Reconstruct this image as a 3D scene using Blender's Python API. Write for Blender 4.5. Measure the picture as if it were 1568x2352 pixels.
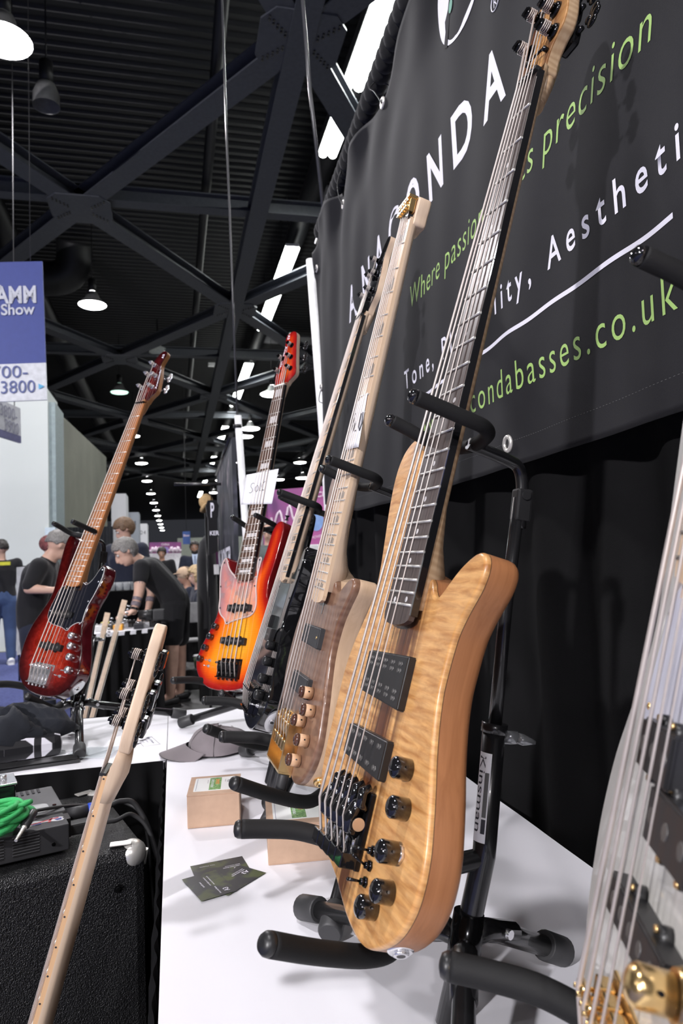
import bpy, bmesh, math, random
from mathutils import Vector, Matrix, geometry
random.seed(7)
PI = math.pi
C = bpy.context.scene.collection
for o in list(bpy.data.objects): bpy.data.objects.remove(o)

# ------------------------------------------------------------------ camera
CZ = 1.234                                     # lens height above the floor; the display table top is 0.75
cam_d = bpy.data.cameras.new('camera'); cam = bpy.data.objects.new('camera', cam_d); C.objects.link(cam)
cam_d.sensor_fit = 'VERTICAL'; cam_d.sensor_height = 23.5; cam_d.lens = 1600*23.5/2352
Rv, Uv, Fv = Vector((0.9715159, -0.233859, -0.0382989)), Vector((0.0212176, -0.0751257, 0.9969483)), Vector((0.2360226, 0.9693638, 0.0680239))
cam.matrix_world = Matrix(((Rv.x, Uv.x, -Fv.x, 0), (Rv.y, Uv.y, -Fv.y, 0), (Rv.z, Uv.z, -Fv.z, CZ), (0, 0, 0, 1)))
cam_d.clip_start = 0.02; cam_d.clip_end = 400
cam_d.dof.use_dof = True; cam_d.dof.focus_distance = 0.95; cam_d.dof.aperture_fstop = 6.3
bpy.context.scene.camera = cam

# ------------------------------------------------------------------ world, lamps, exposure
S = bpy.context.scene
S.view_settings.view_transform = 'Standard'; S.view_settings.look = 'None'; S.view_settings.gamma = 1
S.view_settings.use_curve_mapping = False
S.view_settings.exposure = 0.0
w = bpy.data.worlds.new('hall_ambient'); S.world = w; w.use_nodes = True
w.node_tree.nodes['Background'].inputs[0].default_value = (0.80, 0.84, 1.0, 1)
w.node_tree.nodes['Background'].inputs[1].default_value = 0.035
LAMP_Z = 7.43
def lamp(kind, loc, power, size=0.5, color=(1, 0.97, 1.0), target=None, size_y=None, spread=None):
    d = bpy.data.lights.new('hall_light', 'AREA'); d.energy = power; d.color = color
    d.shape = 'DISK' if size_y is None else 'RECTANGLE'; d.size = size
    if size_y: d.size_y = size_y
    if spread: d.spread = spread
    o = bpy.data.objects.new('hall_light', d); C.objects.link(o); o.location = loc
    if target is not None:
        o.rotation_euler = (Vector(target)-Vector(loc)).to_track_quat('-Z', 'Y').to_euler()
    return o
LAMP_ROWS = [(-1.7, [-17.0, -8.5, 0.2, 8.4, 16.9, 25.4, 34.0]), (-10.6, [-17.0, -8.5, 0.2]), (7.2, [-8.5, 0.2, 8.4, 16.9])]
for lx, ys in LAMP_ROWS:
    for ly in ys:
        pw_ = 300 if ly > 1 else (170 if ly > -1 else 520)
        if lx < -5 and ly == -8.5: pw_ = 2300          # the big row lamp behind the photographer's left shoulder
        lamp('bay', (lx, ly, LAMP_Z-0.12), pw_, 0.5, target=None if pw_ < 1000 else (0, 1.2, 1.2))
for ly in (-3.0, 0.5, 7.2, 9.9, 14.2, 16.8, 23.5, 30):
    lamp('tube', (2.69, ly, CZ+6.8), 80, 0.36, (0.95, 1.0, 0.97), size_y=2.4)

# ------------------------------------------------------------------ materials
MATS = {}
def new_mat(name):
    m = bpy.data.materials.new(name); m.use_nodes = True
    return m, m.node_tree.nodes, m.node_tree.links, m.node_tree.nodes['Principled BSDF']
def setp(b, **k):
    names = dict(rough='Roughness', metal='Metallic', coat='Coat Weight', coatr='Coat Roughness', spec='Specular IOR Level',
                 trans='Transmission Weight', ior='IOR', alpha='Alpha', sheen='Sheen Weight', em='Emission Strength')
    for n, v in k.items(): b.inputs[names[n]].default_value = v
def coords(N, L, scale=(1, 1, 1), rot=(0, 0, 0), kind='Object'):
    tc = N.new('ShaderNodeTexCoord'); mp = N.new('ShaderNodeMapping')
    mp.inputs['Scale'].default_value = scale; mp.inputs['Rotation'].default_value = rot
    L.new(tc.outputs[kind], mp.inputs[0]); return mp
def noise(N, L, vec, scale, detail=4, dist=0.0, rough=0.5):
    n = N.new('ShaderNodeTexNoise'); n.inputs['Scale'].default_value = scale; n.inputs['Detail'].default_value = detail
    n.inputs['Distortion'].default_value = dist; n.inputs['Roughness'].default_value = rough
    L.new(vec.outputs[0], n.inputs['Vector']); return n
def ramp(N, L, src, stops):
    r = N.new('ShaderNodeValToRGB'); e = r.color_ramp.elements
    while len(e) < len(stops): e.new(0.5)
    for i, (p, c) in enumerate(stops): e[i].position = p; e[i].color = (*c, 1)
    L.new(src, r.inputs[0]); return r
def mixc(N, L, a, b, fac, mode='MIX'):
    m = N.new('ShaderNodeMix'); m.data_type = 'RGBA'; m.blend_type = mode
    if isinstance(fac, float): m.inputs[0].default_value = fac
    else: L.new(fac, m.inputs[0])
    for s, v in ((6, a), (7, b)):
        if isinstance(v, tuple): m.inputs[s].default_value = (*v, 1)
        else: L.new(v, m.inputs[s])
    return m.outputs[2]
def bump(N, L, b, src, dist, strength=1.0):
    bp = N.new('ShaderNodeBump'); bp.inputs['Distance'].default_value = dist; bp.inputs['Strength'].default_value = strength
    L.new(src, bp.inputs['Height']); L.new(bp.outputs[0], b.inputs['Normal'])
def plain(name, col, var=0.12, scale=18, bumpd=0.0, bscale=200, **k):
    if name in MATS: return MATS[name]
    m, N, L, b = new_mat(name); v = coords(N, L)
    n = noise(N, L, v, scale)
    r = ramp(N, L, n.outputs[0], [(0.3, tuple(c*(1-var) for c in col)), (0.7, tuple(min(1, c*(1+var)) for c in col))])
    L.new(r.outputs[0], b.inputs['Base Color'])
    if bumpd:
        n2 = noise(N, L, v, bscale, 3); bump(N, L, b, n2.outputs[0], bumpd)
    k.setdefault('rough', 0.5); setp(b, **k); MATS[name] = m; return m
def emit(name, col, strength):
    if name in MATS: return MATS[name]
    m, N, L, b = new_mat(name)
    b.inputs['Base Color'].default_value = (*col, 1); b.inputs['Emission Color'].default_value = (*col, 1); setp(b, em=strength)
    MATS[name] = m; return m
def cloth(name, col, weave=900, bumpd=0.0004, **k):
    if name in MATS: return MATS[name]
    m, N, L, b = new_mat(name); v = coords(N, L)
    n = noise(N, L, v, 6, 3); r = ramp(N, L, n.outputs[0], [(0.3, tuple(c*0.82 for c in col)), (0.7, tuple(min(1, c*1.15) for c in col))])
    L.new(r.outputs[0], b.inputs['Base Color'])
    n2 = noise(N, L, v, weave, 2); bump(N, L, b, n2.outputs[0], bumpd)
    k.setdefault('rough', 0.85); k.setdefault('sheen', 0.15); k.setdefault('spec', 0.25); setp(b, **k); MATS[name] = m; return m
def wood(name, c1, c2, grain=(2.0, 60, 60), flame=0.0, flame_col=None, flame_scale=55, dark=None, burst=None, **k):
    # X = along the neck. grain noise stretched along X, flame = ripples across it
    if name in MATS: return MATS[name]
    m, N, L, b = new_mat(name); v = coords(N, L, grain)
    n = noise(N, L, v, 1.6, 6, 0.6, 0.6)
    col = ramp(N, L, n.outputs[0], [(0.32, c1), (0.68, c2)]).outputs[0]
    hgt = n.outputs[0]
    if flame:
        v2 = coords(N, L, (1, 0.18, 0.18)); wv = N.new('ShaderNodeTexWave'); wv.bands_direction = 'X'
        wv.inputs['Scale'].default_value = flame_scale; wv.inputs['Distortion'].default_value = 7.0
        wv.inputs['Detail'].default_value = 3.0; wv.inputs['Detail Scale'].default_value = 1.2
        v2.inputs['Scale'].default_value = (1, 0.3, 0.3)
        L.new(v2.outputs[0], wv.inputs['Vector'])
        fc = flame_col or tuple(c*0.6 for c in c1)
        f = N.new('ShaderNodeMath'); f.operation = 'MULTIPLY'; f.inputs[1].default_value = flame; L.new(wv.outputs[1], f.inputs[0])
        col = mixc(N, L, col, fc, f.outputs[0]); hgt = wv.outputs[1]
    if dark:      # dark heart streaks running along the grain: (colour, low, high)
        v3 = coords(N, L, (1.3, 16, 16)); n3 = noise(N, L, v3, 1.5, 5, 1.2, 0.6)
        r3 = ramp(N, L, n3.outputs[0], [(dark[1], (0, 0, 0)), (dark[2], (1, 1, 1))])
        tc = N.new('ShaderNodeTexCoord'); sx = N.new('ShaderNodeSeparateXYZ'); L.new(tc.outputs['Object'], sx.inputs[0])
        # heart line: strongest between v0 and v1 (local Y)
        a = N.new('ShaderNodeMath'); a.operation = 'SUBTRACT'; a.inputs[1].default_value = dark[3]; L.new(sx.outputs[1], a.inputs[0])
        a2 = N.new('ShaderNodeMath'); a2.operation = 'ABSOLUTE'; L.new(a.outputs[0], a2.inputs[0])
        a3 = N.new('ShaderNodeMapRange'); a3.inputs[1].default_value = dark[4]; a3.inputs[2].default_value = dark[4]*2.6
        a3.inputs[3].default_value = 1.0; a3.inputs[4].default_value = 0.10; L.new(a2.outputs[0], a3.inputs[0])
        mm = N.new('ShaderNodeMath'); mm.operation = 'MULTIPLY'; L.new(r3.outputs[0], mm.inputs[0]); L.new(a3.outputs[0], mm.inputs[1])
        col = mixc(N, L, col, dark[0], mm.outputs[0])
    if burst:     # stained burst: colour follows the distance from the outline ('edge' attribute, metres)
        at_ = N.new('ShaderNodeAttribute'); at_.attribute_name = 'edge'
        mr = N.new('ShaderNodeMath'); mr.operation = 'MULTIPLY'; mr.inputs[1].default_value = 1/0.16; L.new(at_.outputs['Fac'], mr.inputs[0])
        r4 = ramp(N, L, mr.outputs[0], burst); col = mixc(N, L, col, r4.outputs[0], 1.0, 'MULTIPLY')
    L.new(col, b.inputs['Base Color'])
    bump(N, L, b, hgt, 0.00012, 0.4)
    k.setdefault('rough', 0.45); setp(b, **k); MATS[name] = m; return m

M = dict(
 black_plastic=plain('black plastic', (0.016, 0.016, 0.017), rough=0.38),
 black_gloss=plain('black gloss', (0.008, 0.008, 0.009), rough=0.08, coat=0.6),
 black_metal=plain('black chrome', (0.03, 0.03, 0.032), rough=0.14, metal=0.85),
 black_paint=plain('black painted steel', (0.011, 0.011, 0.012), rough=0.26, coat=0.35),
 foam=plain('black foam', (0.0095, 0.0095, 0.010), rough=0.7, spec=0.3, bumpd=0.0002, bscale=900),
 rubber=plain('black rubber', (0.03, 0.03, 0.032), rough=0.5),
 chrome=plain('chrome', (0.80, 0.80, 0.82), rough=0.16, metal=0.85),
 nickel=plain('nickel fret wire', (0.74, 0.72, 0.68), rough=0.32, metal=0.6),
 gold=plain('gold plate', (0.90, 0.62, 0.28), rough=0.22, metal=0.95),
 white_plastic=plain('white plastic', (0.75, 0.75, 0.76), rough=0.4),
 pearl=plain('pearl inlay', (0.62, 0.60, 0.60), var=0.2, scale=120, rough=0.25),
 pickup=plain('satin black pickup', (0.013, 0.013, 0.014), rough=0.36),
 pole=plain('pickup pole', (0.13, 0.125, 0.12), rough=0.4, metal=0.5),
 paper=plain('paper', (0.80, 0.80, 0.84), var=0.02, rough=0.7),
 ink=plain('ink', (0.03, 0.03, 0.04), rough=0.7),
 card=plain('brown cardboard', (0.50, 0.335, 0.235), var=0.05, scale=60, rough=0.8, bumpd=0.0001, bscale=500),
 white_cloth=plain('white table vinyl', (0.78, 0.775, 0.82), var=0.015, scale=3, rough=0.5),
 white_paint=plain('white paint', (0.80, 0.80, 0.82), rough=0.5),
 skin=plain('skin', (0.55, 0.34, 0.26), var=0.08, rough=0.55),
 skin2=plain('tanned skin', (0.40, 0.22, 0.15), var=0.08, rough=0.55),
 black_tee=cloth('black cotton', (0.010, 0.010, 0.012), 700),
 black_drape=cloth('black drape', (0.0075, 0.0075, 0.008), 1100, 0.0006, sheen=0.0, spec=0.08, rough=0.95),
 banner=cloth('charcoal banner fabric', (0.0125, 0.0125, 0.0150), 1500, 0.0002, rough=0.70, sheen=0.03, spec=0.18),
 white_print=plain('white print', (0.80, 0.79, 0.88), var=0.02, rough=0.6),
 green_print=plain('green print', (0.36, 0.56, 0.16), var=0.04, rough=0.6),
 navy=cloth('navy cloth', (0.014, 0.017, 0.032), 700),
 jeans=cloth('blue denim', (0.045, 0.075, 0.16), 900),
)

# ------------------------------------------------------------------ object helpers
def link(o, parent=None):
    C.objects.link(o)
    if parent is not None: o.parent = parent
    return o
def tag(o, label=None, cat=None, group=None, kind=None):
    if label: o['label'] = label
    if cat: o['category'] = cat
    if group: o['group'] = group
    if kind: o['kind'] = kind
    return o
def empty(name, loc, label, cat, group=None, rot=None, mat=None):
    o = bpy.data.objects.new(name, None); o.empty_display_size = 0.05; link(o)
    if mat is not None: o.matrix_world = mat
    else:
        o.location = loc
        if rot: o.rotation_euler = rot
    return tag(o, label, cat, group)
class MB:
    """collects primitives and links them as ONE mesh object"""
    def __init__(s): s.v = []; s.f = []; s.sm = []; s.mi = []; s.cur = 0
    def add(s, vs, fs, smooth=False):
        n = len(s.v); s.v += [tuple(p) for p in vs]; s.f += [tuple(i+n for i in f) for f in fs]
        s.sm += [smooth]*len(fs); s.mi += [s.cur]*len(fs); return s
    def box(s, c, d, rot=None, bev=0.0):
        c = Vector(c); x, y, z = d[0]/2, d[1]/2, d[2]/2
        if bev <= 0:
            P = [Vector((a*x, b*y, e*z)) for a in (-1, 1) for b in (-1, 1) for e in (-1, 1)]
            Fs = [(0, 1, 3, 2), (4, 6, 7, 5), (0, 4, 5, 1), (2, 3, 7, 6), (0, 2, 6, 4), (1, 5, 7, 3)]
        else:
            bm = bmesh.new(); bmesh.ops.create_cube(bm, size=1.0)
            for q in bm.verts: q.co = Vector((q.co.x*2*x, q.co.y*2*y, q.co.z*2*z))
            bmesh.ops.bevel(bm, geom=bm.edges[:], offset=min(bev, x*.9, y*.9, z*.9), segments=2, affect='EDGES', profile=0.6)
            bm.verts.index_update(); P = [q.co.copy() for q in bm.verts]; Fs = [tuple(q.index for q in f.verts) for f in bm.faces]; bm.free()
        R = rot if rot is not None else Matrix.Identity(3)
        return s.add([R @ p + c for p in P], Fs)
    def cyl(s, a, b, r0, r1=None, seg=16, cap=True, smooth=True):
        return s.loft([a, b], [r0, r0 if r1 is None else r1], seg, cap, smooth)
    def loft(s, path, radii, seg=16, cap=True, smooth=True, sy=1.0):
        path = [Vector(p) for p in path]; n = len(path)
        if not isinstance(radii, (list, tuple)): radii = [radii]*n
        vs = []; t0 = (path[1]-path[0]).normalized()
        up = Vector((0, 0, 1)) if abs(t0.z) < 0.9 else Vector((1, 0, 0))
        nx = t0.cross(up).normalized()
        for i, p in enumerate(path):
            t = (path[min(i+1, n-1)]-path[max(i-1, 0)])
            if t.length < 1e-9: t = t0.copy()
            t.normalize(); nx = (nx - t*nx.dot(t))
            if nx.length < 1e-6: nx = t.orthogonal()
            nx.normalize(); ny = t.cross(nx)
            for k in range(seg):
                a = 2*PI*k/seg; vs.append(p + nx*math.cos(a)*radii[i] + ny*math.sin(a)*radii[i]*sy)
        fs = [(i*seg+k, i*seg+(k+1) % seg, (i+1)*seg+(k+1) % seg, (i+1)*seg+k) for i in range(n-1) for k in range(seg)]
        s.add(vs, fs, smooth)
        if cap:
            m = len(s.v)-len(vs)
            s.f += [tuple(m+k for k in reversed(range(seg))), tuple(m+(n-1)*seg+k for k in range(seg))]; s.sm += [False]*2; s.mi += [s.cur]*2
        return s
    def sphere(s, c, r, seg=14, rings=9, sc=(1, 1, 1), rot=None):
        c = Vector(c); vs = []; R = rot if rot is not None else Matrix.Identity(3)
        for i in range(1, rings):
            ph = PI*i/rings
            for k in range(seg):
                a = 2*PI*k/seg; vs.append(c + R @ Vector((math.sin(ph)*math.cos(a)*r*sc[0], math.sin(ph)*math.sin(a)*r*sc[1], math.cos(ph)*r*sc[2])))
        vs.append(c + R @ Vector((0, 0, r*sc[2]))); vs.append(c - R @ Vector((0, 0, r*sc[2]))); t, b_ = len(vs)-2, len(vs)-1
        fs = [(i*seg+k, (i+1)*seg+k, (i+1)*seg+(k+1) % seg, i*seg+(k+1) % seg) for i in range(rings-2) for k in range(seg)]
        fs += [(t, k, (k+1) % seg) for k in range(seg)] + [(b_, (rings-2)*seg+(k+1) % seg, (rings-2)*seg+k) for k in range(seg)]
        return s.add(vs, fs, True)
    def prism(s, poly, z0, z1):        # poly in local XY
        n = len(poly); vs = [(p[0], p[1], z1) for p in poly] + [(p[0], p[1], z0) for p in poly]
        ar = sum(poly[i][0]*poly[(i+1) % n][1]-poly[(i+1) % n][0]*poly[i][1] for i in range(n))
        top = tuple(range(n)); bot = tuple(range(2*n-1, n-1, -1)); sides = [(i, i+n, (i+1) % n+n, (i+1) % n) for i in range(n)]
        if ar < 0: top = top[::-1]; bot = bot[::-1]; sides = [f[::-1] for f in sides]
        return s.add(vs, [top, bot]+sides)
    def build(s, name, mat, parent=None, mats=None):
        me = bpy.data.meshes.new(name); me.from_pydata(s.v, [], s.f)
        for m_ in (mats or [mat]): me.materials.append(m_)
        me.polygons.foreach_set('use_smooth', s.sm); me.polygons.foreach_set('material_index', s.mi); me.update()
        return link(bpy.data.objects.new(name, me), parent)
def cat_rom(pts, n, closed=True):
    P = [Vector(p) for p in pts]; m = len(P); out = []
    segs = m if closed else m-1
    for i in range(segs):
        p0, p1, p2, p3 = (P[(i-1) % m] if closed or i > 0 else P[0]), P[i], P[(i+1) % m], (P[(i+2) % m] if closed or i+2 < m else P[-1])
        for k in range(n):
            t = k/n; t2 = t*t; t3 = t2*t
            out.append(0.5*((2*p1)+(-p0+p2)*t+(2*p0-5*p1+4*p2-p3)*t2+(-p0+3*p1-3*p2+p3)*t3))
    if not closed: out.append(P[-1].copy())
    return out
def resample(P, step, closed=True):
    Q = P+[P[0]] if closed else P; out = [Q[0].copy()]; acc = 0
    for a, b in zip(Q[:-1], Q[1:]):
        d = (b-a).length; pos = step-acc
        while pos <= d: out.append(a.lerp(b, pos/d)); pos += step
        acc = (acc+d) % step if d > 0 else acc
    if closed and (out[-1]-out[0]).length < step*0.5: out.pop()
    return out
def dup_tree(o, mat=None, parent=None):
    c = o.copy(); C.objects.link(c); c.parent = parent
    if mat is not None: c.matrix_world = mat
    for ch in o.children: dup_tree(ch, None, c)
    return c
def text_mesh(s, shear=0.0, bold=0.0, spacing=1.0, extrude=0.0):
    cu = bpy.data.curves.new('lettering', 'FONT'); cu.body = s; cu.size = 1; cu.shear = shear; cu.offset = bold; cu.space_character = spacing
    cu.resolution_u = 4; cu.extrude = extrude
    o = bpy.data.objects.new('lettering', cu); C.objects.link(o); bpy.context.view_layer.update()
    me = bpy.data.meshes.new_from_object(o); bpy.data.objects.remove(o); bpy.data.curves.remove(cu)
    return me
def text_on(name, s, fn, width, height, mat, parent, **k):
    """fn(a, b) -> point; a, b in metres across / up; width and height of the inked box"""
    me = text_mesh(s, **k); xs = [v.co.x for v in me.vertices]; ys = [v.co.y for v in me.vertices]
    x0, x1 = min(xs), max(xs); y1 = max(ys); y0 = 0.0
    for v in me.vertices:
        v.co = fn((v.co.x-x0)/(x1-x0)*width, (v.co.y-y0)/(y1-y0)*height)
    me.materials.clear(); me.materials.append(mat); me.name = name
    return link(bpy.data.objects.new(name, me), parent)
def at(x, y, Y):      # the point at depth Y that the photograph shows at pixel (x, y)
    d = Fv + Rv*((x-784)/1600) - Uv*((y-1176)/1600)
    return Vector((d.x/d.y*Y, Y, d.z/d.y*Y+CZ))

# ------------------------------------------------------------------ bass guitars
# local frame of every bass: X up the neck (-u), Y across to the far edge (v), Z out of the face (h); origin = near end of the nut
def frame(P0, d, wv):
    d = Vector(d).normalized(); wv = Vector(wv); wv = (wv - d*wv.dot(d)).normalized(); n = wv.cross(d)
    m = Matrix.Identity(4)
    for i in range(3): m[i][0] = -d[i]; m[i][1] = wv[i]; m[i][2] = n[i]
    m[0][3], m[1][3], m[2][3] = P0[0], P0[1], P0[2]+CZ
    return m
def UV(u, v, h=0.0): return Vector((-u, v, h))
def ccw(pts):
    a = sum(pts[i].x*pts[(i+1) % len(pts)].y-pts[(i+1) % len(pts)].x*pts[i].y for i in range(len(pts)))
    return pts if a > 0 else pts[::-1]
def shaped_slab(name, uv, h1, h0, mat, parent, r1=0.004, r0=0.004, step=0.006, grid=0.0, sharp=()):
    """a slab cut to an outline with rounded edges; cap vertices carry 'edge' = distance from the outline"""
    P = ccw(resample(cat_rom([(-u, v) for u, v in uv], 8), step)); n = len(P)
    N2 = []
    for i in range(n):
        t = (P[(i+1) % n]-P[i-1]).normalized(); N2.append(Vector((t.y, -t.x)))
    rings = []
    if r1 > 0:
        for q in range(5):
            a = PI/2*q/4; rings.append((r1*(1-math.sin(a)), h1-r1*(1-math.cos(a))))
    else: rings.append((0, h1))
    if r0 > 0:
        for q in range(5):
            a = PI/2*q/4; rings.append((r0*(1-math.cos(a)), h0+r0*(1-math.sin(a))))
    else: rings.append((0, h0))
    vs, fs, sm, ed = [], [], [], []
    for off, h in rings:
        for p, nn in zip(P, N2): q = p-nn*off; vs.append((q.x, q.y, h)); ed.append(off)
    for r in range(len(rings)-1):
        for k in range(n): fs.append((r*n+k, (r+1)*n+k, (r+1)*n+(k+1) % n, r*n+(k+1) % n)); sm.append(True)
    top = [Vector(vs[k][:2]) for k in range(n)]
    def inside(p):
        c = False; j = n-1
        for i in range(n):
            if (top[i].y > p.y) != (top[j].y > p.y) and p.x < (top[j].x-top[i].x)*(p.y-top[i].y)/(top[j].y-top[i].y)+top[i].x: c = not c
            j = i
        return c
    pts = list(top)
    if grid > 0:
        xs = [p.x for p in top]; ys = [p.y for p in top]; x = min(xs)
        while x < max(xs):
            y = min(ys)
            while y < max(ys):
                p = Vector((x, y))
                if inside(p) and min((p-q).length for q in top) > grid*0.45: pts.append(p)
                y += grid
            x += grid
    res = geometry.delaunay_2d_cdt(pts, [], [list(range(n))], 1, 1e-6)
    rv, rf = res[0], res[2]; base = len(vs)
    for p in rv: vs.append((p.x, p.y, h1)); ed.append(r1+min((Vector((p.x, p.y))-q).length for q in top))
    for f in rf: fs.append(tuple(base+i for i in f)); sm.append(False)
    last = (len(rings)-1)*n; res = geometry.delaunay_2d_cdt([Vector(vs[last+k][:2]) for k in range(n)], [], [list(range(n))], 1, 1e-6)
    base = len(vs)
    for p in res[0]: vs.append((p.x, p.y, h0)); ed.append(0)
    for f in res[2]: fs.append(tuple(base+i for i in reversed(f))); sm.append(False)
    me = bpy.data.meshes.new(name); me.from_pydata(vs, [], fs); me.materials.append(mat)
    me.polygons.foreach_set('use_smooth', sm)
    a = me.attributes.new('edge', 'FLOAT', 'POINT'); a.data.foreach_set('value', ed); me.update()
    return link(bpy.data.objects.new(name, me), parent)

OUT_JAZZ = [(.451,.147),(.46,.159),(.482,.164),(.507,.162),(.532,.158),(.565,.152),(.595,.145),(.621,.139),(.642,.137),(.669,.141),(.693,.152),(.718,.165),(.745,.178),(.774,.185),(.802,.187),(.83,.184),(.857,.178),(.879,.166),(.901,.148),(.918,.123),(.930,.094),(.937,.059),(.940,.015),(.938,-.025),(.931,-.055),(.917,-.08),(.899,-.1),(.881,-.112),(.862,-.117),(.841,-.113),(.812,-.102),(.781,-.086),(.753,-.071),(.723,-.061),(.693,-.06),(.666,-.064),(.635,-.075),(.604,-.082),(.579,-.084),(.557,-.078),(.549,-.067),(.555,-.055),(.570,-.046),(.589,-.037),(.602,-.025),(.606,-.011),(.602,.004),(.598,.03),(.592,.06),(.583,.083),(.565,.098),(.54,.106),(.51,.112),(.48,.119),(.458,.132)]
OUT_A = [(.434,.130),(.432,.145),(.436,.160),(.446,.174),(.463,.183),(.487,.185),(.524,.179),(.561,.169),(.605,.158),(.636,.158),(.664,.171),(.694,.187),(.724,.196),(.756,.197),(.786,.196),(.822,.194),(.851,.188),(.879,.174),(.900,.154),(.914,.127),(.922,.097),(.929,.066),(.937,.044),(.945,.02),(.950,-.005),(.951,-.027),(.946,-.05),(.934,-.073),(.92,-.091),(.905,-.103),(.888,-.111),(.868,-.114),(.847,-.112),(.824,-.105),(.8,-.096),(.779,-.087),(.759,-.080),(.740,-.075),(.720,-.072),(.700,-.073),(.683,-.075),(.669,-.078),(.656,-.084),(.643,-.092),(.633,-.099),(.624,-.104),(.614,-.107),(.605,-.107),(.598,-.103),(.594,-.096),(.594,-.087),(.597,-.078),(.602,-.068),(.609,-.057),(.619,-.045),(.630,-.033),(.636,-.023),(.633,-.015),(.627,-.009),(.618,-.002),(.608,.02),(.600,.05),(.588,.076),(.565,.092),(.54,.100),(.505,.105),(.470,.108),(.445,.115)]
OUT_B = [(.428,.148),(.431,.162),(.443,.173),(.461,.177),(.483,.174),(.504,.171),(.528,.166),(.555,.158),(.580,.153),(.604,.148),(.628,.150),(.650,.157),(.674,.165),(.696,.173),(.718,.181),(.740,.186),(.763,.188),(.784,.188),(.803,.185),(.82,.18),(.84,.17),(.86,.153),(.882,.127),(.900,.095),(.915,.06),(.927,.025),(.937,-.002),(.941,-.02),(.937,-.042),(.927,-.061),(.913,-.077),(.897,-.089),(.879,-.095),(.862,-.097),(.846,-.094),(.828,-.089),(.808,-.083),(.788,-.075),(.768,-.068),(.748,-.062),(.726,-.060),(.704,-.063),(.686,-.069),(.669,-.079),(.653,-.091),(.643,-.098),(.632,-.099),(.624,-.092),(.623,-.081),(.627,-.068),(.635,-.053),(.643,-.039),(.646,-.025),(.643,-.01),(.630,.002),(.615,.03),(.606,.06),(.592,.084),(.57,.104),(.53,.116),(.48,.122),(.44,.132)]
OUT_F = OUT_JAZZ
def mirror(o, c=0.08): return [(u, c-v) for u, v in o]
HEAD_DE = [(-.006,.004),(-.016,-.002),(-.026,-.016),(-.036,-.027),(-.05,-.028),(-.07,-.024),(-.096,-.019),(-.141,-.011),(-.170,-.007),(-.188,-.003),(-.198,.006),(-.201,.018),(-.197,.032),(-.189,.041),(-.174,.043),(-.155,.041),(-.140,.042),(-.122,.045),(-.103,.049),(-.085,.054),(-.064,.059),(-.050,.062),(-.034,.0615),(-.018,.057),(-.006,.047),(-.004,.03)]
HEAD_E = [(-.006,.004),(-.014,.001),(-.026,-.006),(-.038,-.019),(-.05,-.026),(-.069,-.024),(-.093,-.019),(-.116,-.012),(-.138,-.004),(-.155,.000),(-.172,-.005),(-.188,-.010),(-.2,-.006),(-.206,.008),(-.200,.022),(-.188,.034),(-.172,.043),(-.148,.048),(-.119,.052),(-.083,.060),(-.055,.067),(-.034,.069),(-.018,.065),(-.006,.050),(-.004,.03)]
HEAD_A = [(-.004,.004),(-.018,.004),(-.032,.002),(-.045,-.006),(-.056,-.017),(-.075,-.019),(-.10,-.014),(-.13,-.006),(-.16,.002),(-.185,.010),(-.198,.022),(-.199,.038),(-.19,.052),(-.172,.060),(-.150,.063),(-.125,.066),(-.1,.068),(-.075,.071),(-.05,.070),(-.03,.060),(-.012,.052),(-.004,.03)]
WN, WB, LSC = .046, .071, .864
def W(u, w0=WN, w1=WB): return w0+(w1-w0)*u/.65
def fretu(n): return LSC*(1-2**(-n/12))
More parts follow.
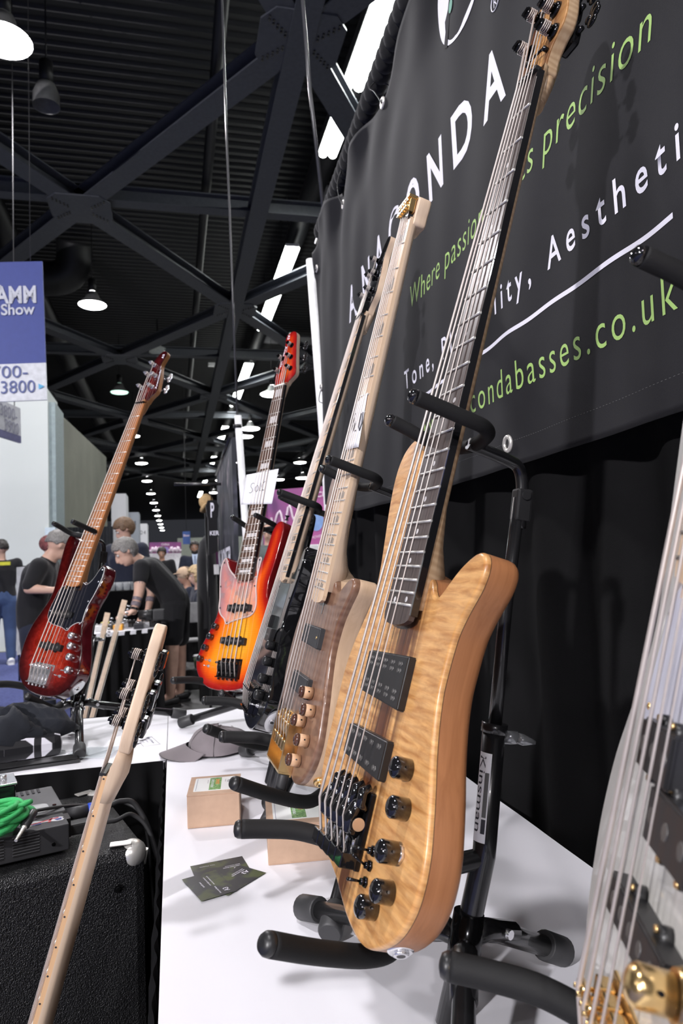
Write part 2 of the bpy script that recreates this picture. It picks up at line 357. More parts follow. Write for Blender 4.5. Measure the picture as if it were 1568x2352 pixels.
def neck(root, nf, wood_neck, wood_board, board_end, inlay, inlay_mat, round_end=True, heel=0.62, binding=None, fan=0.0, thick=(.012, .018), sub_board=True):
    # finger board
    bh = .006
    pl = [(-.002-0.0, 0), (0, 0)]
    uv = [(0, 0)] + [(board_end-.006*round_end, 0)]
    if round_end:
        for k in range(1, 8):
            a = PI*k/8; uv.append((board_end-.004+.012*math.sin(a)**0.8*0.9, W(board_end)*(0.5-0.5*math.cos(a))))
    uv += [(board_end-.006*round_end, W(board_end)), (0-fan, WN)]
    mb = MB(); mb.prism([(-u, v) for u, v in uv], -bh, 0.0)
    mb.build('fingerboard', wood_board, root)
    if binding:
        mb = MB(); e = board_end-.004
        mb.add([(-0, -.0012, .0001), (-e, -.0012, .0001), (-e, .0030, .0001), (0, .0030, .0001), (0, -.0012, -bh-.0016), (-e, -.0012, -bh-.0016), (-e, .003, -bh-.0016), (0, .003, -bh-.0016)],
               [(0, 1, 2, 3)[::-1], (4, 5, 6, 7), (0, 4, 5, 1)[::1], (3, 2, 6, 7), (1, 5, 6, 2), (0, 3, 7, 4)])
        mb.build('board_binding', binding, root)
    # neck shaft
    mb = MB(); vs = []; st = [-.012, 0, .03, .08, .16, .3, .45, .54, .58, .61, heel+.03]; seg = 14
    for u in st:
        t = max(0, min(1, u/.5)); dpt = thick[0]+(thick[1]-thick[0])*t
        if u > .56: dpt = dpt + (.034-dpt)*min(1, (u-.56)/.05)
        if u < 0.03: dpt = thick[0]+.002
        for k in range(seg+1):
            a = PI*k/seg; c, s_ = math.cos(a), math.sin(a)
            ww = W(max(0, u)); pw = .75
            vs.append(UV(u, ww/2-ww/2*c, -bh-dpt*(s_**pw)))
    fs = [(i*(seg+1)+k, i*(seg+1)+k+1, (i+1)*(seg+1)+k+1, (i+1)*(seg+1)+k) for i in range(len(st)-1) for k in range(seg)]
    fs += [tuple(range(seg+1))[::-1], tuple((len(st)-1)*(seg+1)+k for k in range(seg+1))]
    mb.add([tuple(p) for p in vs], [f[::-1] for f in fs], True); mb.build('neck', wood_neck, root)
    # frets, each a bar with rounded crown
    for n in range(1, nf+1):
        u = fretu(n); off = (.003+(fan-.003)*max(0, 1-n/12)) if fan else 0
        mb = MB(); mb.loft([UV(u, .0015, .0004), UV(u-off, W(u)-.0015, .0004)], [.0014, .0014], 6)
        mb.build('fret', M['nickel'], root)
    mb = MB(); mb.box((0, 0, 0), (.005, (Vector((fan, WN)).length), .0085), bev=.0008)
    o = mb.build('nut', M['nut_' + root['nutc']], root); o.location = UV(-.001-fan/2, WN/2, .0008); o.rotation_euler = (0, 0, -math.atan2(fan, WN) if fan else 0)
    for (n, kind) in inlay:
        u0, u1 = fretu(n-1), fretu(n); um = (u0+u1)/2; wv = W(um)
        if kind == 'dot':
            mb = MB(); mb.cyl(UV(um, wv/2, -.0005), UV(um, wv/2, .00015), .0030, seg=12); mb.build('inlay', inlay_mat, root)
        elif kind == 'dots':
            for q in (.28, .72):
                mb = MB(); mb.cyl(UV(um, wv*q, -.0005), UV(um, wv*q, .00015), .0030, seg=12); mb.build('inlay', inlay_mat, root)
        elif kind == 'block':
            mb = MB(); a = (u1-u0)*.26; mb.box(UV(um, wv*.5, 0), (2*a, wv*.64, .0004)); mb.build('inlay', inlay_mat, root)
        elif kind == 'bars':
            a = (u1-u0)*.27
            for q in (.30, .50, .70):
                mb = MB(); mb.box(UV(um, wv*q+.001, 0), (2*a, wv*.13, .0004)); mb.build('inlay', inlay_mat, root)
        elif kind == 'skyline':
            a = (u1-u0)*.30
            hs = [.8, 1, .55, .9, .7]
            for q in range(5):
                mb = MB(); mb.box(UV(um+a*(1-hs[q]), wv*(.26+.115*q), 0), (2*a*hs[q], wv*.075, .0004)); mb.build('inlay', inlay_mat, root)
def string_set(root, saddles, saddle_h, ends, posts, nut_h=.0035, mat=None, wid=(.00055, .0008, .00105, .0013, .0017), lefty=False):
    """posts: five (u, v, h); saddles: v of each string, near edge first"""
    ws = wid if not lefty else wid[::-1]
    for k in range(5):
        vn = .005+(WN-.010)*k/4; vb = saddles[k][1]; ub = saddles[k][0]; pu, pv, ph = posts[k]
        pts = [UV(pu, pv, ph), UV(-.001, vn, nut_h), UV(ub, vb, saddle_h)] + [UV(*e) for e in ends[k]]
        mb = MB(); mb.loft(pts, ws[k], 8); mb.build('string', mat or M['steel_string'], root)
def tuner(root, u, v, h, back_h, mat, key_dir, key_len=.035, post_r=.0052, scale=1.0):
    t = MB(); t.cyl(UV(u, v, h), UV(u, v, h+.004), .009*scale, .0075*scale, 18)
    t.cyl(UV(u, v, h+.004), UV(u, v, h+.018), post_r, post_r*.92, 14)
    t.cyl(UV(u, v, h+.018), UV(u, v, h+.0215), post_r*1.15, post_r*1.1, 14)
    t.box(UV(u, v+post_r*.5, h+.0225), (post_r*.5, post_r*.9, .004)); t.box(UV(u, v-post_r*.5, h+.0225), (post_r*.5, post_r*.9, .004))
    o = t.build('tuning_machine', mat, root)
    g = MB(); kd = Vector((-key_dir[0], key_dir[1], 0)).normalized(); b = UV(u, v, back_h-.006)
    g.box(b, (.026, .026, .011), bev=.003); g.cyl(b+kd*.010, b+kd*(key_len*.62), .0033, .0028, 10)
    g.build('gear_housing', mat, o)
    g = MB(); c = b+kd*(key_len+.002)
    # clover-leaf key: three lobes in the plane of the shaft and the X axis
    side = Vector((1, 0, 0)) if abs(kd.y) > .5 else Vector((0, 1, 0))
    rot = Matrix((kd, side, kd.cross(side))).transposed()
    g.sphere(c-kd*.004, .006, 10, 7, (1.1, .8, .55), rot); g.sphere(c+side*.0085+kd*.004, .0085, 12, 8, (1, 1, .32), rot)
    g.sphere(c-side*.0085+kd*.004, .0085, 12, 8, (1, 1, .32), rot); g.sphere(c+kd*.008, .0085, 12, 8, (1, .9, .32), rot)
    g.build('tuning_key', mat, o)
    s = MB()
    for q in range(4):
        z = h+.007+.0024*q; pts = [UV(u+math.cos(a)*(post_r+.0012), v+math.sin(a)*(post_r+.0012), z+.0004*i) for i, a in enumerate([2*PI*j/10 for j in range(11)])]
        s.loft(pts, .0008, 5)
    s.build('string_winding', M['steel_string'], o)
    return o
def knob(root, u, v, h, mat, r=.0095, hgt=.017, dome=True, mat_cap=None, gap=.001, knurl=True):
    k = MB(); z = h+gap
    if mat_cap is None:
        if dome: k.loft([UV(u, v, z), UV(u, v, z+hgt*.68)]+[UV(u, v, z+hgt*(.70+.30*math.sin(q*PI/18))) for q in range(1, 10)], [r, r]+[r*math.cos(q*PI/18)+.0001 for q in range(1, 10)], 36)
        else: k.loft([UV(u, v, z), UV(u, v, z+hgt*.8), UV(u, v, z+hgt)], [r, r, r*.9], 28)
    else:
        k.loft([UV(u, v, z), UV(u, v, z+hgt*.68)], [r, r*.98], 28)
    o = k.build('knob', mat, root)
    if mat_cap is not None:
        c = MB(); c.loft([UV(u, v, z+hgt*.68), UV(u, v, z+hgt*.84), UV(u, v, z+hgt*.94), UV(u, v, z+hgt)], [r*1.02, r*1.0, r*.82, r*.4], 28); c.build('knob_cap', mat_cap, o)
    s = MB(); s.cyl(UV(u-r*.35, v-r*.94, z+hgt*.35), UV(u-r*.38, v-r*1.01, z+hgt*.35), .0013, seg=8); s.build('set_screw', M['black_gloss'], o)
    s = MB(); s.cyl(UV(u, v, h), UV(u, v, z+.0005), r*.75, seg=14); s.build('washer', M['black_metal'], o)
    return o
def switch(root, u, v, h, mat, lean=(0, 0)):
    k = MB(); k.cyl(UV(u, v, h), UV(u, v, h+.0025), .0052, .0048, 6); k.cyl(UV(u, v, h+.0025), UV(u, v, h+.006), .0035, .003, 12)
    o = k.build('toggle_switch', mat, root)
    k = MB(); k.loft([UV(u, v, h+.006), UV(u+lean[0], v+lean[1], h+.0175)], [.0011, .0017], 8); k.sphere(UV(u+lean[0], v+lean[1], h+.0175), .0019, 8, 6); k.build('switch_lever', mat, o)
def pickup(root, quad, h0, h1, mat, rows=2, npole=5, r=.0025, pole=None, bars=False, ears=0, ear_mat=None):
    P = [Vector((-u, v)) for u, v in quad]; bm = bmesh.new()
    P = ccw(P); vt = [bm.verts.new((p.x, p.y, h1)) for p in P]; vb = [bm.verts.new((p.x, p.y, h0)) for p in P]
    bm.faces.new(vt); bm.faces.new(vb[::-1])
    for i in range(4): bm.faces.new((vb[i], vb[(i+1) % 4], vt[(i+1) % 4], vt[i]))
    e = [x for x in bm.edges if not (x.verts[0] in vb and x.verts[1] in vb)]
    bmesh.ops.bevel(bm, geom=e, offset=.0016, segments=3, affect='EDGES')
    me = bpy.data.meshes.new('pickup'); bm.to_mesh(me); bm.free(); me.materials.append(mat)
    for p in me.polygons: p.use_smooth = False
    o = link(bpy.data.objects.new('pickup', me), root)
    q = [Vector((-u, v)) for u, v in quad]           # order: head-side far, head-side near, tail-side near, tail-side far
    def pt(a, b): return (q[0].lerp(q[1], a)).lerp(q[3].lerp(q[2], a), b)
    for rr in (range(rows) if isinstance(rows, int) else rows):
        b = (.5 if rows == 1 else (.26 + .48*rr)) if isinstance(rows, int) else rr
        for j in range(npole):
            a = .14+.72*j/(npole-1)
            for e2 in ((-.024, .024) if bars else (0,)):
                c = pt(a+e2, b); mb = MB(); mb.cyl((c.x, c.y, h1-.001), (c.x, c.y, h1+.0005), r, r*.92, 12); mb.build('pole_piece', pole or M['pole'], o)
    if ears:
        for a in (.28, .72):
            for b, s_ in ((0, 1), (1, -1)):
                c = pt(a, b); mb = MB(); mb.loft([(c.x+s_*.0, c.y, h0), (c.x, c.y, h0+(h1-h0)*.55)], [.0055, .0052], 14)
                mb.build('pickup_ear', mat, o)
                mb = MB(); mb.cyl((c.x+s_*.0028, c.y, h0+(h1-h0)*.55), (c.x+s_*.0028, c.y, h0+(h1-h0)*.55+.0016), .0022, .0018, 10); mb.build('mounting_screw', ear_mat or M['black_metal'], o)
    return o
def plate_bridge(root, u0, u1, v0, v1, h, mat, saddle_mat, saddles, sh):
    mb = MB(); mb.box(UV((u0+u1)/2, (v0+v1)/2, h+.0012), (u1-u0, v1-v0, .0024), bev=.0008)
    mb.box(UV(u1-.0015, (v0+v1)/2, h+.008), (.003, v1-v0, .016), bev=.0007)
    mb.box(UV((u0+u1)/2+.008, v0+.001, h+.006), (u1-u0-.018, .002, .009)); mb.box(UV((u0+u1)/2+.008, v1-.001, h+.006), (u1-u0-.018, .002, .009))
    o = mb.build('bridge', mat, root); wv = (v1-v0)/5.0
    for (us, vs) in saddles:
        s = MB(); s.box(UV(us+.006, vs, h+.0075), (.026, wv*.84, .009), bev=.0015); s.loft([UV(us, vs-wv*.40, sh-.0022), UV(us, vs+wv*.40, sh-.0022)], .0028, 10)
        so = s.build('saddle', saddle_mat, o)
        s = MB(); s.cyl(UV(us+.012, vs, h+.008), UV(u1+.005, vs, h+.008), .0016, seg=8); s.cyl(UV(u1+.001, vs, h+.006), UV(u1+.006, vs, h+.006), .0032, seg=10); s.build('saddle_screw', saddle_mat, o)
        s = MB()
        for sg in (-1, 1): s.cyl(UV(us+.002, vs+sg*wv*.26, h+.009), UV(us+.002, vs+sg*wv*.26, sh+.002), .0014, seg=8)
        s.build('height_screw', saddle_mat, o)
    return o
def jack(root, u, v, h, mat, axis=(1, 0), r=.0105):
    # on the rim: axis = outward direction in (u, v)
    d = Vector((-axis[0], axis[1], 0)).normalized(); c = UV(u, v, h); j = MB()
    j.loft([c-d*.006, c+d*.001, c+d*.0025], [r, r, r*.85], 24); j.loft([c+d*.002, c+d*.005], [r*.62, r*.58], 6)
    o = j.build('jack_socket', mat, root)
    k = MB(); k.cyl(c+d*.0048, c+d*.0052, .0038, seg=16); k.build('jack_hole', M['black_plastic'], o)
M['steel_string'] = plain('wound steel string', (0.56, 0.50, 0.465), var=0.06, scale=60, rough=0.42, metal=0.45)
M['nut_black'] = M['black_plastic']; M['nut_white'] = plain('bone nut', (0.78, 0.76, 0.70), rough=0.35); M['nut_dark'] = M['black_metal']
M['maple'] = wood('pale maple', (0.66, 0.48, 0.34), (0.76, 0.59, 0.44), grain=(1.2, 40, 40), rough=0.42)
M['maple_board'] = wood('maple board', (0.63, 0.44, 0.28), (0.76, 0.57, 0.40), grain=(1.2, 50, 50), rough=0.35)
M['flame_maple'] = wood('flamed maple neck', (0.46, 0.31, 0.18), (0.60, 0.43, 0.27), grain=(2, 50, 50), flame=0.45, flame_col=(0.30, 0.17, 0.08), flame_scale=40, rough=0.38)
M['roasted'] = wood('roasted maple', (0.33, 0.125, 0.045), (0.45, 0.19, 0.075), grain=(1.5, 60, 60), rough=0.4)
M['roasted_neck'] = wood('roasted maple neck', (0.30, 0.13, 0.045), (0.42, 0.20, 0.08), grain=(1.5, 40, 40), rough=0.35)
M['rosewood'] = wood('rosewood', (0.055, 0.028, 0.020), (0.15, 0.085, 0.058), grain=(2.5, 110, 110), rough=0.45)
M['ebony'] = wood('ebony', (0.030, 0.022, 0.020), (0.085, 0.062, 0.055), grain=(2.0, 120, 120), rough=0.4)
M['walnut'] = wood('figured walnut', (0.12, 0.055, 0.034), (0.24, 0.13, 0.083), grain=(2.0, 28, 28), flame=0.35, flame_col=(0.29, 0.17, 0.11), flame_scale=24, rough=0.30, coat=0.35)
M['walnut_rim'] = wood('polished walnut edge', (0.10, 0.04, 0.025), (0.18, 0.075, 0.045), grain=(2.0, 28, 28), rough=0.18, coat=0.7)
M['ash_back'] = wood('pale grained back wood', (0.55, 0.37, 0.235), (0.70, 0.50, 0.34), grain=(1.5, 30, 55), rough=0.42)
M['olive_top'] = wood('quilted tan top', (0.38, 0.155, 0.043), (0.74, 0.40, 0.145), grain=(95, 13, 13), flame=0.20, flame_col=(0.82, 0.54, 0.25), flame_scale=30,
                      dark=((0.10, 0.03, 0.010), 0.40, 0.56, 0.038, 0.024), rough=0.33, coat=0.12)
M['cedar_back'] = wood('reddish body wood', (0.29, 0.115, 0.045), (0.40, 0.17, 0.07), grain=(1.0, 30, 70), rough=0.42)
M['dark_line'] = plain('dark veneer line', (0.03, 0.015, 0.01), rough=0.5)
BURST_D = [(0.0, (0.22, 0.006, 0.010)), (0.09, (0.46, 0.018, 0.010)), (0.22, (0.86, 0.12, 0.010)), (0.40, (1.0, 0.29, 0.015)), (0.7, (1.0, 0.46, 0.03))]
BURST_E = [(0.0, (0.030, 0.003, 0.004)), (0.13, (0.07, 0.005, 0.005)), (0.32, (0.22, 0.013, 0.009)), (0.62, (0.40, 0.036, 0.014)), (0.90, (0.50, 0.055, 0.02))]
M['burst_orange'] = wood('orange sunburst flame', (0.82, 0.76, 0.70), (1.0, 1.0, 1.0), grain=(3, 20, 20), flame=0.30, flame_col=(0.62, 0.45, 0.30), flame_scale=62, burst=BURST_D, rough=0.10, coat=1.0, coatr=0.03)
M['burst_red'] = wood('red quilt burst', (0.55, 0.40, 0.35), (1.0, 1.0, 1.0), grain=(60, 34, 34), burst=BURST_E, rough=0.10, coat=1.0, coatr=0.03)
M['red_side'] = plain('dark red lacquer', (0.075, 0.006, 0.010), var=0.3, rough=0.10, coat=1.0)
M['cherry_side'] = plain('cherry lacquer', (0.24, 0.010, 0.012), var=0.2, rough=0.10, coat=1.0)
M['black_lacquer'] = plain('black lacquer', (0.006, 0.006, 0.007), rough=0.07, coat=1.0)
M['black_guard'] = plain('black pickguard', (0.010, 0.011, 0.016), rough=0.12, coat=0.4)
M['grey_guard'] = plain('smoky black pickguard', (0.035, 0.042, 0.042), rough=0.12, coat=0.5)
M['white_lacquer'] = plain('vintage white lacquer', (0.66, 0.64, 0.60), var=0.02, rough=0.14, coat=0.8)
M['pearl_guard'] = plain('pearloid pickguard', (0.60, 0.60, 0.68), var=0.12, scale=25, rough=0.22)
M['light_wood'] = wood('light knob wood', (0.52, 0.30, 0.165), (0.68, 0.43, 0.26), grain=(40, 40, 8), rough=0.5)
M['dark_wood'] = wood('dark knob cap wood', (0.055, 0.022, 0.015), (0.10, 0.045, 0.03), grain=(20, 40, 20), rough=0.15, coat=0.8)
M['white_lip'] = plain('pickguard edge', (0.70, 0.70, 0.70), rough=0.3)
def clear_guard():
    m, N, L, b = new_mat('clear acrylic pickguard'); b.inputs['Base Color'].default_value = (0.86, 0.78, 0.80, 1)
    setp(b, rough=0.05, alpha=0.22, coat=0.5); return m
M['clear_guard'] = clear_guard()
M['frost'] = plain('frosted acrylic edge', (0.72, 0.58, 0.55), rough=0.3, alpha=0.75)
SADV = [.0405-.037+.0185*k for k in range(5)]
def rim_line(name, uv, h, r, mat, parent, off=0.0):
    P = ccw(resample(cat_rom([(-u, v) for u, v in uv], 8), .006)); mb = MB(); n = len(P)
    pts = []
    for i in range(n):
        t = (P[(i+1) % n]-P[i-1]).normalized(); q = P[i]+Vector((t.y, -t.x))*off; pts.append((q.x, q.y, h))
    pts.append(pts[0]); mb.loft(pts, r, 6, cap=False); return mb.build(name, mat, parent)
JC = dict()
def base_root(name, mat, label, nutc, group='electric basses on stands'):
    o = empty(name, None, label, 'bass guitar', group, mat=mat); o['nutc'] = nutc; return o

# A: the big natural bass in the middle of the picture
A_FR = frame((.430, .701, .567), (-.3065, -.0538, -.9503), (-.07, .997, -.034))
a = base_root('bass_guitar', A_FR, 'natural tan quilted-top bass with black knobs, largest in the picture, on a black stand', 'black')
shaped_slab('body_top', OUT_A, -.013, -.0185, M['olive_top'], a, .0035, 0, .005)
shaped_slab('veneer_line', OUT_A, -.0185, -.0192, M['dark_line'], a, 0, 0, .005)
shaped_slab('body', OUT_A, -.0192, -.052, M['cedar_back'], a, 0, .011, .005)
neck(a, 24, M['flame_maple'], M['ebony'], .662, [(3, 'dot'), (5, 'dot'), (7, 'dot'), (9, 'dot'), (12, 'dots'), (15, 'dot'), (17, 'dot'), (19, 'dot'), (21, 'dot'), (24, 'dots')], M['pearl'], binding=M['black_gloss'], fan=.013, thick=(.010, .014))
shaped_slab('headstock_veneer', HEAD_A, -.009, -.011, M['olive_top'], a, .0006, 0)
shaped_slab('headstock', HEAD_A, -.011, -.027, M['flame_maple'], a, 0, .004)
mb = MB(); mb.loft([UV(-.03, .025, -.022), UV(0, .023, -.019), UV(.03, .024, -.015)], [.020, .019, .017], 18, sy=.62); mb.build('neck_volute', M['flame_maple'], a)
pa = [(-.058, .001), (-.098, .009), (-.137, .017), (-.125, .053), (-.078, .058)]
for k, (u, v) in enumerate(pa): tuner(a, u, v, -.009, -.027, M['black_metal'], (0, 1) if v > .03 else (0, -1), .036, .0062, 1.15)
pkt = [(u, v, .004) for u, v in pa]
mb = MB(); mb.loft([UV(-.038, .008, -.003), UV(-.05, .05, -.003)], .0016, 8); mb.loft([UV(-.038, .008, -.009), UV(-.038, .008, -.002)], .003, 8); mb.loft([UV(-.05, .05, -.009), UV(-.05, .05, -.002)], .003, 8); mb.build('string_tree', M['black_metal'], a)
pickup(a, [(.699, .103), (.697, -.010), (.750, -.010), (.744, .103)], -.013, -.0045, M['pickup'], rows=(.17, .30, .70, .83), bars=True, r=.0024)
pickup(a, [(.781, .108), (.780, -.004), (.818, -.004), (.814, .108)], -.013, -.0045, M['pickup'], rows=(.22, .78), bars=True, r=.0027)
mb = MB(); mb.box(UV(.711, .035, -.0046), (.010, .0003, .0006)); mb.build('pickup_logo', M['pole'], a)
for (u, v) in [(.795, -.050), (.826, -.062), (.861, -.069), (.893, -.068), (.915, -.044)]: knob(a, u, v, -.013, M['black_gloss'], .0098, .0185, gap=.005 if abs(u-.861) < .001 else .001)
mb = MB(); mb.cyl(UV(.861, -.069, -.013), UV(.861, -.069, -.0085), .0085, seg=6); mb.build('hex_nut', M['chrome'], a)
switch(a, .877, -.014, -.013, M['black_metal'], (0, .002)); switch(a, .890, -.014, -.013, M['black_metal'], (-.006, .003)); switch(a, .905, -.012, -.013, M['black_metal'], (0, .001))
sad = [(.858+.001*k, .0165+.0195*k) for k in range(5)]
for k, (us, vs) in enumerate(sad):       # five separate bridge units, each with its own saddle, lever and tail block
    b = MB(); b.box(UV(.868, vs, -.010), (.072, .0168, .006), bev=.0015); br = b.build('bridge_unit', M['black_metal'], a)
    s = MB(); s.loft([UV(us-.018, vs, -.004), UV(us-.012, vs, .0015), UV(us, vs, .006), UV(us+.010, vs, .004), UV(us+.016, vs, -.004)], [.0045, .0060, .0068, .0068, .0055], 16, sy=1.0); s.build('saddle', M['black_gloss'], br)
    s = MB(); s.loft([UV(us-.031, vs-.006, -.006), UV(us-.026, vs-.006, .001), UV(us-.014, vs-.006, .001), UV(us-.010, vs-.006, -.005)], [.0035, .0050, .0050, .0038], 16); s.build('locking_screw_housing', M['black_gloss'], br)
    s = MB(); s.box(UV(us+.038, vs, .000), (.014, .0165, .017), bev=.001); s.box(UV(us+.031, vs, -.006), (.010, .0168, .006)); s.build('tail_block', M['black_gloss'], br)
    s = MB(); s.cyl(UV(us+.010, vs, -.004), UV(us+.033, vs, -.004), .0018, seg=8); s.build('tuning_screw', M['chrome'], br)
    s = MB(); s.cyl(UV(us-.012, vs-.0035, .003), UV(us-.012, vs-.0035, .0062), .0024, seg=10); s.build('height_screw', M['chrome'], br)
mb = MB(); mb.cyl(UV(sad[0][0]+.004, sad[0][1]-.0079, -.001), UV(sad[0][0]+.004, sad[0][1]-.0090, -.001), .0062, seg=24); mb.build('polished_disc', plain('polished steel disc', (0.75, 0.58, 0.42), rough=0.2, metal=.7), a)  # warm tone of the disc's reflection is put into the base colour
string_set(a, sad, .0135, [[(us+.03, vs, .004), (us+.036, vs, .004)] for us, vs in sad], [(pa[k][0], pa[k][1]+(.006 if k < 3 else -.006), .003) for k in range(5)], wid=(.0007, .00085, .00105, .0013, .0016), nut_h=.005)
jack(a, .9335, -.073, -.030, M['chrome'], (.75, -.66), .0115)

# B: headless walnut bass with gold hardware
B_FR = frame((.405, 1.084, .578), (-.2671, .0017, -.9637), (-.053, .998, .016))
b_ = base_root('bass_guitar', B_FR, 'headless walnut-topped bass with gold bridge and five two-tone wooden knobs', 'black')
shaped_slab('body_top', OUT_B, -.013, -.024, M['walnut'], b_, .005, 0, .005)
shaped_slab('body', OUT_B, -.024, -.054, M['ash_back'], b_, 0, .006, .005)
neck(b_, 24, M['maple'], M['maple_board'], .664, [(n, 'skyline') for n in (1, 3, 5, 7, 9, 12, 15, 17, 19, 21, 24)], plain('grey inlay', (0.16, 0.16, 0.16), var=0.4, scale=90, rough=0.35), fan=.019, thick=(.012, .016))
HB = [(.012, .0), (-.004, -.003), (-.018, -.006), (-.034, -.006), (-.041, .004), (-.042, .023), (-.040, .044), (-.030, .050), (-.010, .049), (.010, .047), (.012, .02)]
shaped_slab('headpiece_block', [(u, v) for u, v in HB], -.0065, -.030, M['maple'], b_, .002, .004, .003)
mb = MB()
for k in range(5): mb.box(UV(-.024-.0015*k, .006+.0095*k, .001), (.028, .0085, .011), bev=.001)
mb.box(UV(-.037, .026, .0025), (.006, .052, .017), bev=.001); hp = mb.build('gold_headpiece', M['gold'], b_)
for k in range(5):
    s = MB(); s.cyl(UV(-.018, .006+.0095*k, .006), UV(-.018, .006+.0095*k, .012), .0028, seg=10); s.cyl(UV(-.030, .006+.0095*k, .006), UV(-.030, .006+.0095*k, .011), .0022, seg=10); s.build('clamp_screw', M['gold'], hp)
for q in ([(.709, .092), (.708, -.012), (.741, -.012), (.739, .092)], [(.789, .098), (.789, -.008), (.820, -.006), (.817, .100)]):
    p = pickup(b_, q, -.013, -.004, plain('soft grey-black pickup', (0.035, 0.037, 0.04), rough=0.5), rows=0, npole=5)
    for v in (-.003, .09): s = MB(); s.cyl(UV(q[1][0]+.016, v, -.0045), UV(q[1][0]+.016, v, -.0030), .0024, seg=10); s.build('brass_screw', M['gold'], p)
for (u, v) in [(.807, -.019), (.828, -.049), (.851, -.013), (.871, -.053), (.905, -.034)]: knob(b_, u, v, -.013, M['light_wood'], .0092, .0215, mat_cap=M['dark_wood'])
sad = [(.864, SADV[k]) for k in range(5)]
mb = MB(); mb.box(UV(.895, .0405, -.0115), (.086, .094, .003), bev=.0008); mb.box(UV(.895, -.0055, -.002), (.074, .003, .022), bev=.0008); mb.box(UV(.895, .0865, -.002), (.074, .003, .022), bev=.0008); mb.box(UV(.933, .0405, -.002), (.004, .094, .020), bev=.001)
gb = mb.build('bridge', M['gold'], b_)
for k, (us, vs) in enumerate(sad):
    s = MB(); s.box(UV(us+.004, vs, -.002), (.026, .0155, .014), bev=.0015); s.loft([UV(us, vs-.007, .006), UV(us, vs+.007, .006)], .0035, 10); s.build('saddle', M['gold'], gb)
    s = MB(); s.cyl(UV(us-.012, vs, -.004), UV(us-.004, vs, .004), .0035, seg=10); s.box(UV(us+.034, vs, -.002), (.018, .0140, .014), bev=.002); s.cyl(UV(us+.024, vs-.004, .004), UV(us+.024, vs-.004, .009), .0022, seg=8); s.build('string_carriage', M['gold'], gb)
    s = MB(); s.loft([UV(.935, vs, -.004), UV(.938, vs, -.004), UV(.972, vs, -.004), UV(.974, vs, -.004)], [.0072, .0084, .0084, .0070], 20); s.build('tuning_knob', M['rubber'], gb)
string_set(b_, sad, .0100, [[(us+.03, vs, .004)] for us, vs in sad], [(-.028, .006+.0095*k, .004) for k in range(5)], wid=(.0006, .0008, .001, .00125, .0015), nut_h=.004)
jack(b_, .921, -.073, -.039, M['gold'], (.75, -.66), .0105)
for u in (.665, .685):
    pass
mb = MB(); mb.box(UV(.672, .032, -.0128), (.030, .006, .0006), bev=.0002); mb.build('truss_rod_slot', M['dark_wood'], b_)

# shared parts of the jazz-shaped basses
def pickguard(root, uv, h, mat, lip, thick=.0022, screws=(), screw_mat=None):
    g = shaped_slab('pickguard', uv, h+thick, h, mat, root, .0004, 0, .005)
    if lip is not None: rim_line('pickguard_edge', uv, h+thick*.5, .0011, lip, g)
    for u, v in screws:
        s = MB(); s.sphere(UV(u, v, h+thick), .0026, 10, 6, (1, 1, .45)); s.build('pickguard_screw', screw_mat or M['chrome'], g)
GUARD_E = [(.618, .080), (.633, .103), (.655, .108), (.680, .114), (.703, .117), (.722, .110), (.733, .096), (.7385, .075), (.741, .05), (.744, .025), (.751, -.001), (.745, -.007), (.737, -.014), (.730, -.025), (.724, -.040), (.722, -.0565), (.70, -.0555), (.67, -.0585), (.64, -.0685), (.605, -.0765), (.575, -.078), (.558, -.0725), (.555, -.064), (.566, -.054), (.585, -.045), (.603, -.032), (.612, -.016), (.607, -.001), (.605, .02), (.608, .06)]
def jazz_body(root, out, top, side, guard=None):
    shaped_slab('body_top', out, -.013, -.0155, top, root, .0025, 0, .005, grid=.009)
    shaped_slab('body', out, -.0155, -.056, side, root, 0, .009, .005)

# E: red quilted bass on the far table, left
E_FR = frame((-.079, 2.302, .529), (-.3098, -.1972, -.9301), (-.659, .7497, .0605))
e = base_root('bass_guitar', E_FR, 'dark red quilted bass with black pickguard on the far table at left', 'dark')
jazz_body(e, OUT_JAZZ, M['burst_red'], M['red_side'])
neck(e, 21, M['roasted_neck'], M['roasted'], .617, [(3, 'dot'), (5, 'dot'), (7, 'dot'), (9, 'dot'), (12, 'dots'), (15, 'dot'), (17, 'dot'), (19, 'dot'), (21, 'dot')], M['pearl'], heel=.60)
shaped_slab('headstock_veneer', HEAD_E, -.010, -.012, M['burst_red'], e, .0008, 0, .004, grid=.008)
shaped_slab('headstock', HEAD_E, -.012, -.027, M['roasted_neck'], e, 0, .002)
mb = MB(); mb.loft([UV(-.02, .025, -.022), UV(0, .023, -.018), UV(.03, .024, -.015)], [.021, .020, .018], 16, sy=.6); mb.build('neck_volute', M['roasted_neck'], e)
pe = [(-.065, .003), (-.108, .006), (-.153, .032), (-.114, .040), (-.068, .055)]
for k, (u, v) in enumerate(pe): tuner(e, u, v, -.010, -.027, M['chrome'], (0, -1) if v < .02 else (0, 1), .038 if v < .02 else .03)
pickguard(e, GUARD_E, -.013, M['black_guard'], M['white_lip'], screws=[(.64, .100), (.700, .110), (.733, .085), (.745, .0), (.727, -.050), (.66, -.053), (.60, -.068), (.563, -.068), (.606, -.012)])
pickup(e, [(.6985, .091), (.6975, -.0095), (.7145, -.0095), (.7155, .091)], -.012, -.0015, M['pickup'], rows=1, r=.0040, ears=1)
pickup(e, [(.794, .090), (.794, -.0130), (.813, -.0130), (.812, .090)], -.013, -.0015, M['pickup'], rows=1, r=.0040, ears=1)
sad = [(.864, SADV[k]) for k in range(5)]
plate_bridge(e, .852, .912, -.007, .085, -.013, M['chrome'], M['chrome'], sad, .008)
